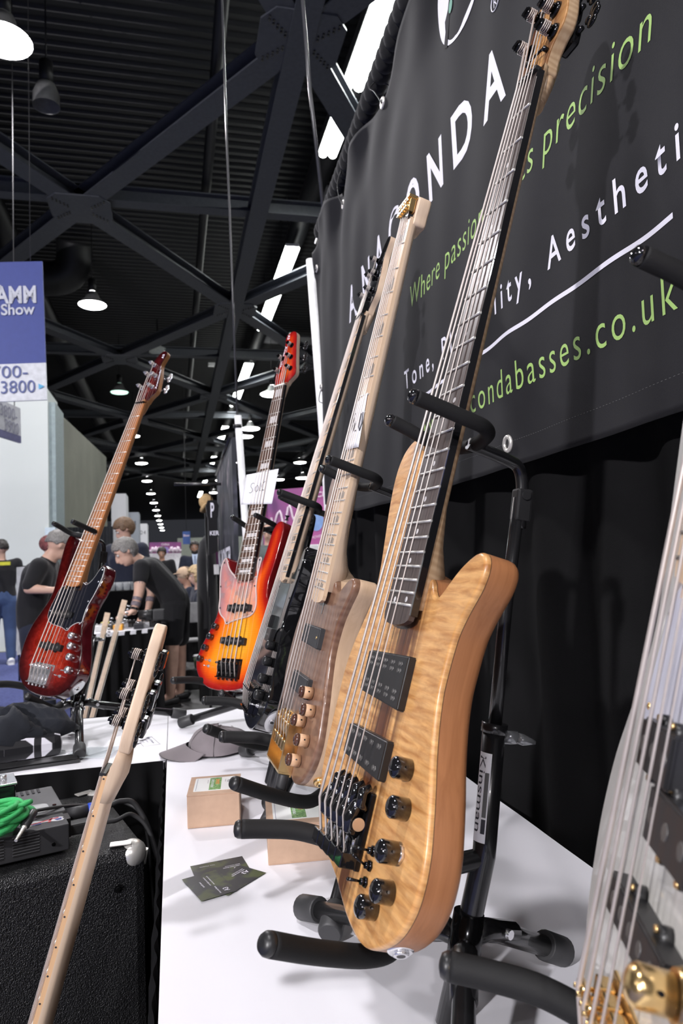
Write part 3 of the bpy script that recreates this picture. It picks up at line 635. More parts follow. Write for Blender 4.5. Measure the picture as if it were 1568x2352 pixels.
for (u, v) in [(.765, -.046), (.793, -.058), (.823, -.069), (.858, -.083)]: knob(e, u, v, -.013, M['chrome'], .0103, .019)
switch(e, .862, -.066, -.013, M['chrome'], (0, .002)); switch(e, .878, -.044, -.013, M['chrome'], (0, .002))
string_set(e, sad, .0085, [[(.905, vs, -.002)] for us, vs in sad], [(pe[k][0], pe[k][1]+(.006 if k < 2 else -.006), .001) for k in range(5)])
def jack_plate(root, sg=1, c=(.899, -.101)):
    ax = Vector((-.66, -.75*sg, 0)).normalized(); m3 = Matrix((ax, Vector((0, 0, 1)), ax.cross(Vector((0, 0, 1))))).transposed()
    cc = UV(c[0], c[1], -.037); mb = MB()
    pts = [Vector((.0024, .013*math.sin(t)*abs(math.sin(t))**.3, .030*math.cos(t))) for t in [2*PI*i/24 for i in range(24)]]
    vs = [tuple(m3 @ p + cc) for p in pts]+[tuple(m3 @ Vector((-.002, p.y, p.z)) + cc) for p in pts]
    mb.add(vs, [tuple(range(24)), tuple(range(47, 23, -1))]+[(i, i+24, (i+1) % 24+24, (i+1) % 24) for i in range(24)]); o = mb.build('jack_plate', M['chrome'], root)
    j = MB(); j.cyl(cc+ax*.002, cc+ax*.0045, .0075, .0070, 6); j.build('jack_nut', M['chrome'], o); j = MB(); j.cyl(cc+ax*.0044, cc+ax*.0048, .0036, seg=14); j.build('jack_hole', M['black_plastic'], o)
jack_plate(e)
for u, v in ((.452, .150), (.94, .04)):
    mb = MB(); dd = Vector((1 if u < .6 else -1, 0, 0)); c0 = UV(u, v, -.035); mb.loft([c0, c0+dd*.004, c0+dd*.010, c0+dd*.013], [.006, .003, .004, .0075], 16); mb.build('strap_button', M['chrome'], e)

# D: left-handed orange sunburst
D_FR = frame((.351, 2.125, .553), (-.2142, -.1837, -.9594), (-.5919, .8057, -.0222))
d_ = base_root('bass_guitar', D_FR, 'left-handed orange sunburst bass with clear pickguard and pearl block inlays', 'white')
jazz_body(d_, mirror(OUT_JAZZ), M['burst_orange'], M['cherry_side'])
neck(d_, 21, M['maple'], M['rosewood'], .620, [(n, 'block') for n in (1, 3, 5, 7, 9, 12, 15, 17, 19, 21)], M['pearl'], heel=.60, binding=M['black_gloss'])
shaped_slab('headstock_veneer', HEAD_DE, -.010, -.012, M['burst_orange'], d_, .0008, 0, .004, grid=.008)
shaped_slab('headstock', HEAD_DE, -.012, -.027, M['maple'], d_, 0, .002)
mb = MB(); mb.loft([UV(-.02, .022, -.022), UV(0, .023, -.018), UV(.03, .024, -.015)], [.020, .020, .018], 16, sy=.6); mb.build('neck_volute', M['maple'], d_)
pd_ = [(-.062, -.002), (-.104, .004), (-.148, .010), (-.108, .043), (-.063, .050)]
for k, (u, v) in enumerate(pd_): tuner(d_, u, v, -.010, -.027, M['black_metal'], (0, -1) if v < .02 else (0, 1), .036 if v < .02 else .030)
GUARD_D = [(.612, -.008), (.616, .004), (.620, .03), (.617, .075), (.606, .093), (.588, .116), (.569, .130), (.552, .141), (.560, .153), (.580, .158), (.605, .156), (.637, .149), (.676, .139), (.700, .136), (.716, .130), (.728, .119), (.738, .103), (.753, .090), (.747, .072), (.740, .045), (.735, .02), (.730, -.004), (.720, -.019), (.703, -.025), (.679, -.022), (.642, -.012), (.604, -.011), (.574, -.015), (.560, -.015), (.557, -.005), (.570, -.001), (.59, -.003)]
g = shaped_slab('pickguard', GUARD_D, -.0105, -.013, M['clear_guard'], d_, .0004, 0, .005); rim_line('pickguard_edge', GUARD_D, -.0112, .0022, M['frost'], g, -.001)
for u, v in [(.566, .146), (.64, .144), (.705, .129), (.748, .087), (.717, -.014), (.642, -.006), (.565, -.009)]:
    s = MB(); s.sphere(UV(u, v, -.0102), .0027, 10, 6, (1, 1, .45)); s.build('pickguard_screw', M['black_metal'], g)
pickup(d_, [(.6965, .089), (.6965, -.009), (.7155, -.009), (.7165, .089)], -.011, -.0015, M['pickup'], rows=1, r=.0042, ears=1)
pickup(d_, [(.791, .094), (.7915, -.0095), (.812, -.0095), (.810, .094)], -.013, -.0015, M['pickup'], rows=1, r=.0042, ears=1)
plate_bridge(d_, .850, .905, -.005, .083, -.013, M['black_metal'], M['black_gloss'], sad, .008)
for (u, v) in [(.761, .129), (.791, .144), (.823, .158), (.856, .172)]: knob(d_, u, v, -.013, M['black_gloss'], .0095, .017)
switch(d_, .859, .133, -.013, M['chrome'], (0, .001)); switch(d_, .875, .135, -.013, M['chrome'], (0, .001))
string_set(d_, sad, .0085, [[(.900, vs, -.002)] for us, vs in sad], [(pd_[k][0], pd_[k][1]+(.006 if k < 3 else -.006), .001) for k in range(5)], lefty=True)
for u, v in ((.442, -.068), (.941, .03)):
    mb = MB(); dd = Vector((1 if u < .6 else -1, 0, 0)); c0 = UV(u, v, -.035); mb.loft([c0, c0+dd*.004, c0+dd*.010, c0+dd*.013], [.006, .003, .004, .0075], 16); mb.build('strap_button', M['black_metal'], d_)

text_on('headstock_lettering', 'Anaconda', lambda a_, b_: UV(-.152+a_, .0395+.12*a_-b_, -.0098), .075, .0085, M['white_print'], d_, bold=.01)
text_on('headstock_lettering', 'A3', lambda a_, b_: UV(-.192+a_, .036-b_, -.0098), .016, .010, M['white_print'], d_, bold=.02)
text_on('headstock_lettering', 'Anaconda', lambda a_, b_: UV(-.055-a_, -.021+.13*a_+b_, -.0098), .075, .0075, M['white_print'], e, bold=.01)
text_on('headstock_lettering', 'A3', lambda a_, b_: UV(-.176-a_, .000+b_, -.0098), .016, .010, M['white_print'], e, bold=.02)
# C: black bass
C_FR = frame((.430, 1.491, .554), (-.3184, -.0067, -.9479), (-.0246, .9997, .0012))
c_ = base_root('bass_guitar', C_FR, 'glossy black bass with maple fingerboard between the walnut and orange basses', 'black')
jazz_body(c_, OUT_JAZZ, M['black_lacquer'], M['black_lacquer'])
neck(c_, 21, M['maple'], M['maple_board'], .622, [(n, 'bars') for n in (1, 3, 5, 7, 9, 12, 15, 17, 19, 21)], M['black_plastic'], heel=.60, binding=M['black_gloss'])
shaped_slab('headstock_veneer', HEAD_E, -.009, -.011, M['black_lacquer'], c_, .0008, 0, .004)
shaped_slab('headstock', HEAD_E, -.011, -.026, M['maple'], c_, 0, .002)
mb = MB(); mb.loft([UV(-.02, .025, -.022), UV(0, .023, -.018), UV(.03, .024, -.015)], [.021, .020, .018], 16, sy=.6); mb.build('neck_volute', M['maple'], c_)
for k, (u, v) in enumerate(pe): tuner(c_, u, v, -.009, -.026, M['black_metal'], (0, -1) if v < .02 else (0, 1), .038 if v < .02 else .03)
pickguard(c_, GUARD_E, -.013, M['grey_guard'], M['black_gloss'], screws=[(.64, .100), (.700, .110), (.745, .0), (.727, -.050), (.66, -.053), (.60, -.068)], screw_mat=M['black_metal'])
pickup(c_, [(.706, .095), (.704, .040), (.732, .040), (.734, .095)], -.011, -.0005, M['pickup'], rows=1, npole=3, r=.003)
pickup(c_, [(.733, .040), (.731, -.012), (.759, -.012), (.761, .040)], -.011, -.0005, M['pickup'], rows=1, npole=3, r=.003)
plate_bridge(c_, .852, .912, -.007, .085, -.013, M['black_metal'], M['black_gloss'], sad, .008)
for (u, v) in [(.764, -.034), (.795, -.052), (.830, -.056), (.862, -.066)]: knob(c_, u, v, -.013, M['black_plastic'], .0098, .019)
switch(c_, .885, -.050, -.013, M['chrome'], (0, .004))
string_set(c_, sad, .0085, [[(.905, vs, -.002)] for us, vs in sad], [(pe[k][0], pe[k][1]+(.006 if k < 2 else -.006), .001) for k in range(5)])
jack_plate(c_)

# F: bass standing on the floor by the combo; only its neck and headstock rise into the picture
F_FR = frame((-.096, .990, -.272), (-.287, .037, -.957), (.104, .994, 0))
f_ = base_root('bass_guitar', F_FR, 'bass with pale maple neck seen from behind, leaning in front of the black cabinet', 'black', None)
shaped_slab('body', OUT_F, -.013, -.056, plain('dark sunburst lacquer', (0.10, 0.02, 0.01), rough=0.12, coat=1.0), f_, .006, .008, .006)
neck(f_, 21, M['maple'], wood('honey maple board', (0.62, 0.37, 0.19), (0.72, 0.46, 0.26), grain=(1.2, 50, 50), rough=0.38), .617, [], M['pearl'], heel=.60)
HEAD_F = [(-.033, .001), (-.040, -.004), (-.055, -.010), (-.075, -.011), (-.1, -.007), (-.13, -.001), (-.16, .003), (-.185, .004), (-.200, .010), (-.206, .022), (-.203, .035), (-.192, .045), (-.17, .051), (-.14, .055), (-.11, .060), (-.08, .065), (-.055, .067), (-.037, .060), (-.033, .045), (-.033, .02)]
shaped_slab('headstock', HEAD_F, -.010, -.026, M['maple'], f_, .003, .003, .003)
mb = MB(); P = []
for u, hh, dd, w2 in ((-.036, -.010, .017, 1.0), (-.02, -.008, .021, 1.0), (-.004, -.0055, .024, 1.0), (.012, -.0055, .020, 1.0), (.035, -.0055, .015, 1.0)):
    for k in range(13):
        a_ = PI*k/12; P.append(UV(u, .023-.0232*math.cos(a_), hh-dd*math.sin(a_)**.65))
mb.add([tuple(p) for p in P], [(i*13+k, (i+1)*13+k, (i+1)*13+k+1, i*13+k+1) for i in range(4) for k in range(12)]+[tuple(range(13)), tuple(range(64, 51, -1))], True); mb.build('neck_volute', M['maple'], f_)
for k, u in enumerate((0, 1, 2, 3, 4, 5, 6, 7)):
    mb = MB(); mb.cyl(UV(fretu(u)+.004, .0002, -.002), UV(fretu(u)+.004, -.0006, -.002), .0012, seg=8); mb.build('side_dot', M['ink'], f_)
pf = [(-.070, .010), (-.106, .012), (-.160, .018), (-.112, .048), (-.072, .050)]
for k, (u, v) in enumerate(pf): tuner(f_, u, v, -.010, -.026, M['black_metal'], (0, -1) if v < .03 else (0, 1), .040, .006, 1.2)
plate_bridge(f_, .852, .912, -.007, .085, -.013, M['black_metal'], M['black_gloss'], sad, .008)
string_set(f_, sad, .0085, [[(.905, vs, -.002)] for us, vs in sad], [(pf[k][0], pf[k][1]+(.006 if k < 3 else -.006), .004) for k in range(5)], nut_h=.0045)

# G: white bass at the right edge
GP = Vector((.2199, .3777, -.25)); gd = Vector((-.30, .03, -.95)).normalized(); gw = Vector((-.05, .998, .04)); gw = (gw-gd*gw.dot(gd)).normalized(); gn = gw.cross(gd)
G_FR = frame((.4081, .2553, .5844), (-.2385, .0611, -.9692), (.388, .9209, -.0374))
g_ = base_root('bass_guitar', G_FR, 'vintage white bass with pearloid pickguard and gold hardware, cut off by the right edge', 'white')
jazz_body(g_, OUT_JAZZ, M['white_lacquer'], M['white_lacquer'])
neck(g_, 21, M['maple'], M['maple_board'], .617, [(n, 'dot') for n in (3, 5, 7, 9, 15, 17, 19, 21)], M['black_plastic'], heel=.60)
shaped_slab('headstock', HEAD_E, -.010, -.026, M['maple'], g_, .001, .002)
for k, (u, v) in enumerate(pe): tuner(g_, u, v, -.010, -.026, M['gold'], (0, -1) if v < .02 else (0, 1), .038 if v < .02 else .03)
pickguard(g_, GUARD_E, -.013, M['pearl_guard'], M['white_lip'], screws=[(.64, .100), (.700, .110), (.733, .085), (.745, .0), (.727, -.050), (.66, -.053), (.60, -.068)], screw_mat=M['gold'])
pickup(g_, [(.703, .080), (.703, .022), (.732, .022), (.732, .080)], -.011, -.0005, M['pickup'], rows=1, npole=3, r=.0048, ears=1, ear_mat=M['gold'])
pickup(g_, [(.733, .044), (.733, -.026), (.763, -.026), (.763, .044)], -.011, -.0005, M['pickup'], rows=1, npole=3, r=.0048, ears=1, ear_mat=M['gold'])
pickup(g_, [(.798, .090), (.798, -.018), (.820, -.018), (.820, .090)], -.013, -.0005, M['pickup'], rows=1, r=.0042, ears=1, ear_mat=M['gold'])
plate_bridge(g_, .852, .912, -.007, .085, -.013, M['gold'], M['gold'], sad, .008)
for (u, v) in [(.797, -.046), (.842, -.050)]: knob(g_, u, v, -.013, M['gold'], .0118, .015, dome=False); knob(g_, u, v, .003, M['gold'], .0088, .019)
string_set(g_, sad, .0085, [[(.905, vs, -.002)] for us, vs in sad], [(pe[k][0], pe[k][1]+(.006 if k < 2 else -.006), .001) for k in range(5)])

# ------------------------------------------------------------------ tables, drape, banner
TT = .75
def structure(name, mb, mat): o = mb.build(name, mat); o['kind'] = 'structure'; return o
def pleat_skirt(mb, p0, p1, z0, z1, amp=.012, wl=.06, n_per=8, seed=0):
    rnd = random.Random(seed); p0 = Vector((*p0, 0)); p1 = Vector((*p1, 0)); L_ = (p1-p0).length; t = (p1-p0)/L_; nn = Vector((t.y, -t.x, 0))
    n = int(L_/wl*n_per); rows = [z1, z1-.012, z1-.05, (z0+z1)/2, z0]; vs = []; ph = rnd.random()*6
    ws = [rnd.uniform(.5, 1.3) for _ in range(int(L_/wl)+3)]
    for r, z in enumerate(rows):
        for i in range(n+1):
            s_ = L_*i/n; a = ws[int(s_/wl)]*amp*(0.16 if r < 2 else (.7 if r == 2 else 1.15))
            o = math.sin(s_/wl*2*PI+ph+.3*math.sin(s_*5+r*.3))*a
            q = p0+t*s_+nn*o; vs.append((q.x, q.y, z))
    mb.add(vs, [(r*(n+1)+i, r*(n+1)+i+1, (r+1)*(n+1)+i+1, (r+1)*(n+1)+i) for r in range(len(rows)-1) for i in range(n)], True)
# near table (basses A, B, C, G) and the far table at right angles to it (D, E)
def display_table(x0, x1, y0, y1, label, skirts, seed):
    t = empty('display_table', (x0, y0, 0), label, 'table', 'black-skirted display tables'); t.rotation_euler = (0, 0, 0)
    off = Vector((-x0, -y0, 0)); nx, ny = 30, 60
    mb = MB(); vs = []
    for j in range(ny+1):
        for i in range(nx+1):
            x = x0+(x1-x0)*i/nx; y = y0+(y1-y0)*j/ny
            vs.append((x-x0, y-y0, TT+.0007*math.sin(x*23+y*5)*math.sin(y*17)))
    mb.add(vs, [(j*(nx+1)+i, j*(nx+1)+i+1, (j+1)*(nx+1)+i+1, (j+1)*(nx+1)+i) for j in range(ny) for i in range(nx)], True)
    mb.box(((x1-x0)/2, (y1-y0)/2, TT-.012), (x1-x0-.004, y1-y0-.004, .020)); mb.build('table_cloth_top', M['white_cloth'], t)
    for k, (a, b) in enumerate(skirts):
        mb = MB(); pleat_skirt(mb, (a[0]-x0, a[1]-y0), (b[0]-x0, b[1]-y0), .01, TT+.001, seed=seed+k); o = mb.build('table_skirt', M['black_drape'], t)
    for sx in (.06, x1-x0-.06):
        for sy in (.08, y1-y0-.08):
            mb = MB(); mb.cyl((sx, sy, 0), (sx, sy, TT-.02), .013, seg=10); mb.build('leg', M['black_paint'], t)
    return t
display_table(-.026, .612, -.75, 2.44, 'long white table top with black pleated skirt under the near row of basses', [((-.026-.006, -.75), (-.026-.006, 1.84))], 3)
display_table(-2.0, -.0275, 1.84, 2.44, 'white far table top, black skirt towards the combo, under the red bass', [((-2.0, 1.834), (-.035, 1.834)), ((-2.0, 2.446), (-.03, 2.446))], 9)
# back drape
def drape(name, x, y0, y1, z0, z1, label, mat, cat='curtain', seg=.012, amp=.016):
    mb = MB(); n = int((y1-y0)/seg); rows = 9; vs = []
    for r in range(rows+1):
        z = z1+(z0-z1)*r/rows; k = r/rows
        for i in range(n+1):
            y = y0+(y1-y0)*i/n
            o = amp*(.5+.6*k)*(math.sin(y*31+1.2*math.sin(y*7)+k*.5)+.5*math.sin(y*13+2+k))
            vs.append((x+o, y, z))
    mb.add(vs, [(r*(n+1)+i, r*(n+1)+i+1, (r+1)*(n+1)+i+1, (r+1)*(n+1)+i) for r in range(rows) for i in range(n)], True)
    return tag(mb.build(name, mat), label, cat)
drape('back_drape', .652, -.8, 2.72, .02, CZ+1.40, 'black pleated drape hanging behind the charcoal banner', M['black_drape'])
# drape rod wrapped in bunched cloth
t = empty('drape_rod', (.640, 1.3, CZ+1.500), 'horizontal rod wrapped in twisted black cloth above the banner', 'rod')
mb = MB(); mb.cyl((0, -2.1, .17), (0, 1.56, -.125), .018, seg=12); mb.build('rod', M['black_paint'], t)
mb = MB(); y = -2.1
while y < 1.50:
    mb.sphere((-.004, y, -.08*y), .036, 12, 8, (.95, .95, 1.12), Matrix.Rotation(.75, 3, 'X')); y += .042
w_ = mb.build('wrapped_cloth', cloth('wrapped black cloth', (.016, .016, .017), 700, .0008), t); w_['kind'] = 'stuff'
# banner
BY0, BY1 = -.35, 2.79
def b_top(y):
    k = (y-1.775)/.497; return CZ+1.315-.045*(abs(math.cos(PI*k))**3)+(.02 if y > 2.3 else 0)+.05*max(0, 1.8-y)
def b_bot(y): return CZ+.165-.012*math.sin((y-.6)*1.7)+(.045*(y-2.25)/.5 if y > 2.25 else 0)
def b_x(y, z):
    zz = (z-CZ-.165)/1.15; far = max(0, min(1, (y-1.9)/.5))
    o = .0022*math.sin(y*9+zz*4)+.0014*math.sin(y*31+zz*11)+far*.0065*(math.sin(y*15+zz*5)+.35*math.sin(y*33+zz*7))
    # slack between the ties along the top
    top = max(0, (zz-.86)/.14); o -= top*top*.020*(math.sin(PI*(y-1.775)/.497)**2)
    dg = math.exp(-((zz-.95)/.12)**2)*.005*math.sin(y*19+zz*22)
    return .600+o+dg
mb = MB(); n, rws = 420, 110; vs = []
for r in range(rws+1):
    for i in range(n+1):
        y = BY0+(BY1-BY0)*i/n; z = b_bot(y)+(b_top(y)-b_bot(y))*r/rws
        y2 = y - (max(0, (y-2.4)/.39)**2)*.10*(1-r/rws)       # the free edge leans
        vs.append((b_x(y, z), y2, z))
mb.add(vs, [(r*(n+1)+i, (r+1)*(n+1)+i, (r+1)*(n+1)+i+1, r*(n+1)+i+1) for r in range(rws) for i in range(n)], True)
bn = mb.build('banner', M['banner']); tag(bn, 'large charcoal banner with white and green lettering behind the basses', 'banner')
sol = bn.modifiers.new('thickness', 'SOLIDIFY'); sol.thickness = .0012; sol.offset = 1
def bpt(y, z, lift=.0016): return Vector((b_x(y, z)-lift, y, z))
mb = MB(); y = BY0
while y < BY1-.06:       # stitched hem
    a, b2 = bpt(y, b_bot(y)+.045, .0010), bpt(y+.0035, b_bot(y)+.045, .0010); mb.loft([a, b2], .0005, 4, cap=False); y += .0075
st_ = mb.build('hem_stitching', plain('grey thread', (0.12, 0.12, 0.12)), bn); st_['kind'] = 'stuff'
def grommet(y, z, tie=None):
    c = bpt(y, z, .001); mb = MB(); pts = [c+Vector((-.001, math.cos(a)*.0125, math.sin(a)*.0125)) for a in [2*PI*i/28 for i in range(29)]]
    mb.loft(pts, .0042, 8, cap=False); o = mb.build('grommet', M['nickel'], bn)
    mb = MB(); mb.cyl(c+Vector((-.0004, 0, 0)), c+Vector((-.0012, 0, 0)), .0098, seg=20); mb.build('grommet_hole', M['black_plastic'], o)
    if tie:
        mb = MB(); mb.loft(cat_rom([tuple(c+Vector((-.004, 0, 0)))]+tie, 8, False), .0019, 6); mb.build('cable_tie', M['black_plastic'], bn)
grommet(1.147, CZ+.198); grommet(.1, CZ+.2)
grommet(1.775, CZ+1.268, [(.592, 1.80, CZ+1.30), (.600, 1.86, CZ+1.36), (.60, 1.90, CZ+1.40), (.63, 1.905, CZ+1.43), (.67, 1.89, CZ+1.40)])
grommet(2.271, CZ+1.233, [(.592, 2.29, CZ+1.27), (.600, 2.33, CZ+1.35), (.63, 2.34, CZ+1.43)])
grommet(.80, CZ+1.27); grommet(1.285, CZ+1.268)
grommet(2.755, CZ+1.209, [(.60, 2.78, CZ+1.20), (.61, 2.81, CZ+1.19)])
grommet(2.70, CZ+.694, [(.598, 2.74, CZ+.69), (.605, 2.80, CZ+.66), (.64, 2.79, CZ+.65)])
# lettering
L_h, L_w = .112, .092
def letter(ch, yc, z0, h, wd, mat=None, **k):
    return text_on('letter', ch, lambda a, b: bpt(yc+wd/2-a, z0+b), wd, h, mat or M['white_print'], bn, **k)
for i, ch in enumerate('ANACONDA'):
    yc = 2.180-.1493*i; wd = {'A': .092, 'N': .088, 'C': .094, 'O': .106, 'D': .098}[ch]
    letter(ch, yc, CZ+.825-(.028 if i == 0 else .012 if i == 1 else 0), L_h, wd, bold=.024)
def line_text(s, y0, y1, z0, z1, h, mat, **k):
    wd = y0-y1
    return text_on('lettering', s, lambda a, b: bpt(y0-a, CZ+z0+(z1-z0)*a/wd+b), wd, h, mat, bn, **k)
line_text('Where passion meets precision', 1.622, .715, .627, .642, .052, M['green_print'], shear=.28, spacing=1.12, bold=-.006)
line_text('Tone, Playability, Aesthetics', 1.697, .600, .434, .466, .048, M['white_print'], bold=.010, spacing=1.55)
line_text('www.anacondabasses.co.uk', 1.60, .702, .287, .287, .052, M['green_print'], spacing=1.25, bold=-.004)
mb = MB(); nn_ = 160; vs = []
for i in range(nn_+1):
    y = 1.62+(.700-1.62)*i/nn_; z = CZ+.386+.012*(1.62-y)/.92+.0016*math.sin(y*40)
    for q in (0, 1): vs.append(tuple(bpt(y, z+.0075*q)))
mb.add(vs, [(2*i, 2*i+2, 2*i+3, 2*i+1)[::-1] for i in range(nn_)]); mb.build('printed_rule', M['white_print'], bn)
lc_y, lc_z, lr = 1.262, CZ+1.192, .116
def plate(name, pts, mat, lift):
    mb = MB(); mb.add([tuple(bpt(y, z, lift)) for y, z in pts], [tuple(range(len(pts)))]); return mb.build(name, mat, bn)
def disc(cy, cz, r, ry=None, n=48): return [(cy+(ry or r)*math.cos(2*PI*i/n), cz+r*math.sin(2*PI*i/n)) for i in range(n)]
plate('logo_disc', disc(lc_y, lc_z, lr), M['white_print'], .0020)
plate('logo_stroke', [(1.347, CZ+1.105), (1.328, CZ+1.092), (1.285, CZ+1.30), (1.262, CZ+1.305), (1.300, CZ+1.20)], M['banner'], .0030)
plate('logo_stroke', [(1.262, CZ+1.303), (1.242, CZ+1.300), (1.205, CZ+1.165), (1.228, CZ+1.140), (1.244, CZ+1.165)], M['banner'], .0030)
plate('logo_dot', disc(1.300, CZ+1.165, .015, .012, 24), plain('teal print', (0.12, 0.33, 0.24), rough=.6), .0032)
pts = [bpt(1.108+.016*math.cos(a), CZ+1.015+.016*math.sin(a), .002) for a in [2*PI*i/32 for i in range(33)]]
mb = MB(); mb.loft(pts, .0010, 5, cap=False); mb.build('registered_ring', M['white_print'], bn)
letter('R', 1.108, CZ+1.006, .018, .012)
# white upright at the banner's far edge
t = empty('upright_pipe', (.625, 2.70, 0), 'white upright pipe at the far edge of the charcoal banner', 'pipe')
mb = MB(); mb.loft([(0, -.03, 0), (0, .10, CZ+.30), (0, .28, CZ+1.345)], .0185, 16); mb.build('pipe', M['white_paint'], t)
mb = MB(); mb.box((0, 0, .008), (.30, .30, .012)); mb.build('base_plate', M['white_paint'], t)

# ------------------------------------------------------------------ floor stands
ANC_A = Vector((.430-.3065*.864-.0028, .701-.0538*.864+.040, .567-.9503*.864))
NA = math.atan2(-.0561, -.9493)
def stand(fr, label, leg_pts=None, ydz=0, ypsi=None):
    n = Vector((fr[0][2], fr[1][2], 0)); psi = math.atan2(n.y, n.x)-NA
    anc = fr @ UV(.864, .040, 0); R = Matrix.Rotation(psi, 3, 'Z'); dzz = (anc.z-CZ)-ANC_A.z
    def T(x, y, z, fixed=False):
        p = R @ Vector((x-ANC_A.x, y-ANC_A.y, 0)); return Vector((anc.x+p.x, anc.y+p.y, CZ+z+(0 if fixed else dzz)))
    hub = T(.287, .705, -.398, True); root = empty('instrument_stand', (hub.x, hub.y, TT), label, 'stand', 'black tripod instrument stands')
    o = Vector((hub.x, hub.y, TT))
    def Q(*a, **k): return T(*a, **k)-o
    R2 = R if ypsi is None else Matrix.Rotation(ypsi, 3, 'Z')
    def Y(x, y, z): p = R2 @ Vector((x-ANC_A.x, y-ANC_A.y, 0)); return Vector((anc.x+p.x, anc.y+p.y, CZ+z+dzz+ydz))-o
    m = MB(); m.loft([Q(.262, .705, -.478, fixed=True), Q(.287, .705, -.398, fixed=True), Q(.312, .705, -.315), Q(.331, .705, -.186)], .0124, 20); m.loft([Q(.3305, .705, -.190), Q(.3325, .705, -.180)], .0140, 20); m.build('lower_tube', M['black_paint'], root)
    m = MB(); m.loft([Q(.331, .705, -.19), Y(.352, .705, -.06), Y(.376, .705, .062)], .0072, 16); m.build('upper_tube', M['black_paint'], root)
    m = MB(); m.loft([Q(.279, .705, -.430, fixed=True), Q(.2845, .705, -.408, fixed=True), Q(.292, .705, -.372, fixed=True)], [.0160, .0175, .0160], 20); hb = m.build('leg_hub', M['black_metal'], root)
    k = MB(); a = Q(.3325, .712, -.197); side = R @ Vector((.25, -.97, 0)); k.cyl(a+R @ Vector((.010, -.003, 0)), a+R @ Vector((.025, -.008, -.001)), .0070, seg=14)
    k.loft([a+R @ Vector((.024, -.008, -.001)), a+R @ Vector((.030, -.010, -.003)), a+R @ Vector((.042, -.015, -.006))], [.009, .010, .004], 12, sy=.6); k.build('clamp_knob', plain('clear grey plastic knob', (0.30, 0.31, 0.32), rough=.12, metal=.5), root)
    lp = leg_pts or [(.163, .967), (.432, .772), (.175, .470)]
    for i, (fx, fy) in enumerate(lp):
        f = (T(fx, fy, -.468, True) if leg_pts is None else Vector((fx, fy, CZ-.468)))-o; h = Q(.2865, .705, -.402, fixed=True); d = (f-h); dd = d.normalized(); hz = Vector((d.x, d.y, 0)).normalized()
        m = MB(); m.loft([h+hz*.026+Vector((0, 0, .004)), h+hz*.050+Vector((0, 0, -.006)), f], .0112, 16); m.loft([h+hz*.006, h+hz*.028+Vector((0, 0, .004)), h+hz*.075+Vector((0, 0, -.014))], [.009, .0145, .0132], 14, sy=.8); lg = m.build('leg', M['black_paint'], root)
        e = (f-(h+hz*.055+Vector((0, 0, -.006)))).normalized(); m = MB(); m.loft([f-e*.036, f-e*.034, f+e*.004, f+e*.008], [.0150, .0162, .0162, .0135], 18); m.build('rubber_foot', M['rubber'], lg)
        m = MB(); sd = Vector((-hz.y, hz.x, 0)); q = h+hz*.052+Vector((0, 0, -.004)); m.cyl(q-sd*.0175, q+sd*.0175, .005, seg=10); m.build('pivot_bolt', M['chrome'], lg)
    # lower cradle
    m = MB(); m.loft(cat_rom([tuple(Q(.312, .705, -.318)), tuple(Q(.270, .705, -.322)), tuple(Q(.248, .705, -.335)), tuple(Q(.238, .705, -.350))], 5, False), .0105, 14)
    m.loft(cat_rom([tuple(Q(.205, .678, -.371)), tuple(Q(.225, .690, -.366)), tuple(Q(.240, .705, -.352)), tuple(Q(.238, .715, -.350)), tuple(Q(.225, .735, -.355)), tuple(Q(.205, .755, -.356))], 6, False), .0075, 12); cr = m.build('lower_cradle', M['black_paint'], root)
    for P in ([(.071, .600, -.314), (.10, .615, -.331), (.13, .632, -.348), (.165, .652, -.366), (.192, .668, -.374), (.215, .685, -.370)], [(.069, .822, -.300), (.10, .820, -.303), (.135, .815, -.308), (.172, .803, -.320), (.200, .783, -.336), (.215, .752, -.352)]):
        pp = cat_rom([tuple(Q(*p)) for p in P], 5, False); m = MB(); r = [.0103]*len(pp); m.loft(pp, r, 20); tip = (pp[0]-pp[1]).normalized(); m.build('foam_arm', M['foam'], root)
        m = MB(); m.loft([pp[0]-tip*.001, pp[0]+tip*.004, pp[0]+tip*.0075, pp[0]+tip*.009], [.0102, .0099, .0078, .003], 20); m.build('arm_tip_cap', M['black_plastic'], root)
    # neck yoke
    m = MB(); m.loft(cat_rom([tuple(Y(.318, .705, .123)), tuple(Y(.342, .705, .114)), tuple(Y(.366, .705, .104)), tuple(Y(.376, .705, .097)), tuple(Y(.380, .705, .084)), tuple(Y(.379, .705, .060)), tuple(Y(.374, .705, .028))], 6, False), .0070, 14); m.build('neck_arm', M['black_paint'], root)
    m = MB(); rr = R2 @ Matrix.Rotation(.17, 3, 'Y'); m.box(Y(.3780, .705, .054), (.019, .016, .036), rr, bev=.003); m.cyl(Y(.380, .698, .064), Y(.380, .695, .064), .005, seg=12); m.build('yoke_bracket', M['black_plastic'], root)
    for s in (-1, 1):
        P = [(.236+.017*(s > 0), .7055+s*.0655, .158+.003*(s > 0)), (.262+.010*(s > 0), .7055+s*.065, .148+.0035*(s > 0)), (.290, .7055+s*.064, .137+.004*(s > 0)), (.308, .7055+s*.060, .131), (.320, .7055+s*.046, .126), (.325, .7055+s*.02, .123), (.325, .7055+s*.004, .122)]
        pp = cat_rom([tuple(Y(*p)) for p in P], 6, False); m = MB(); m.loft(pp, .0078, 20); m.build('foam_arm', M['foam'], root)
        tip = (pp[0]-pp[1]).normalized(); m = MB(); m.loft([pp[0]-tip*.001, pp[0]+tip*.004, pp[0]+tip*.007, pp[0]+tip*.0085], [.0077, .0074, .0056, .002], 20); m.build('arm_tip_cap', M['black_gloss'], root)
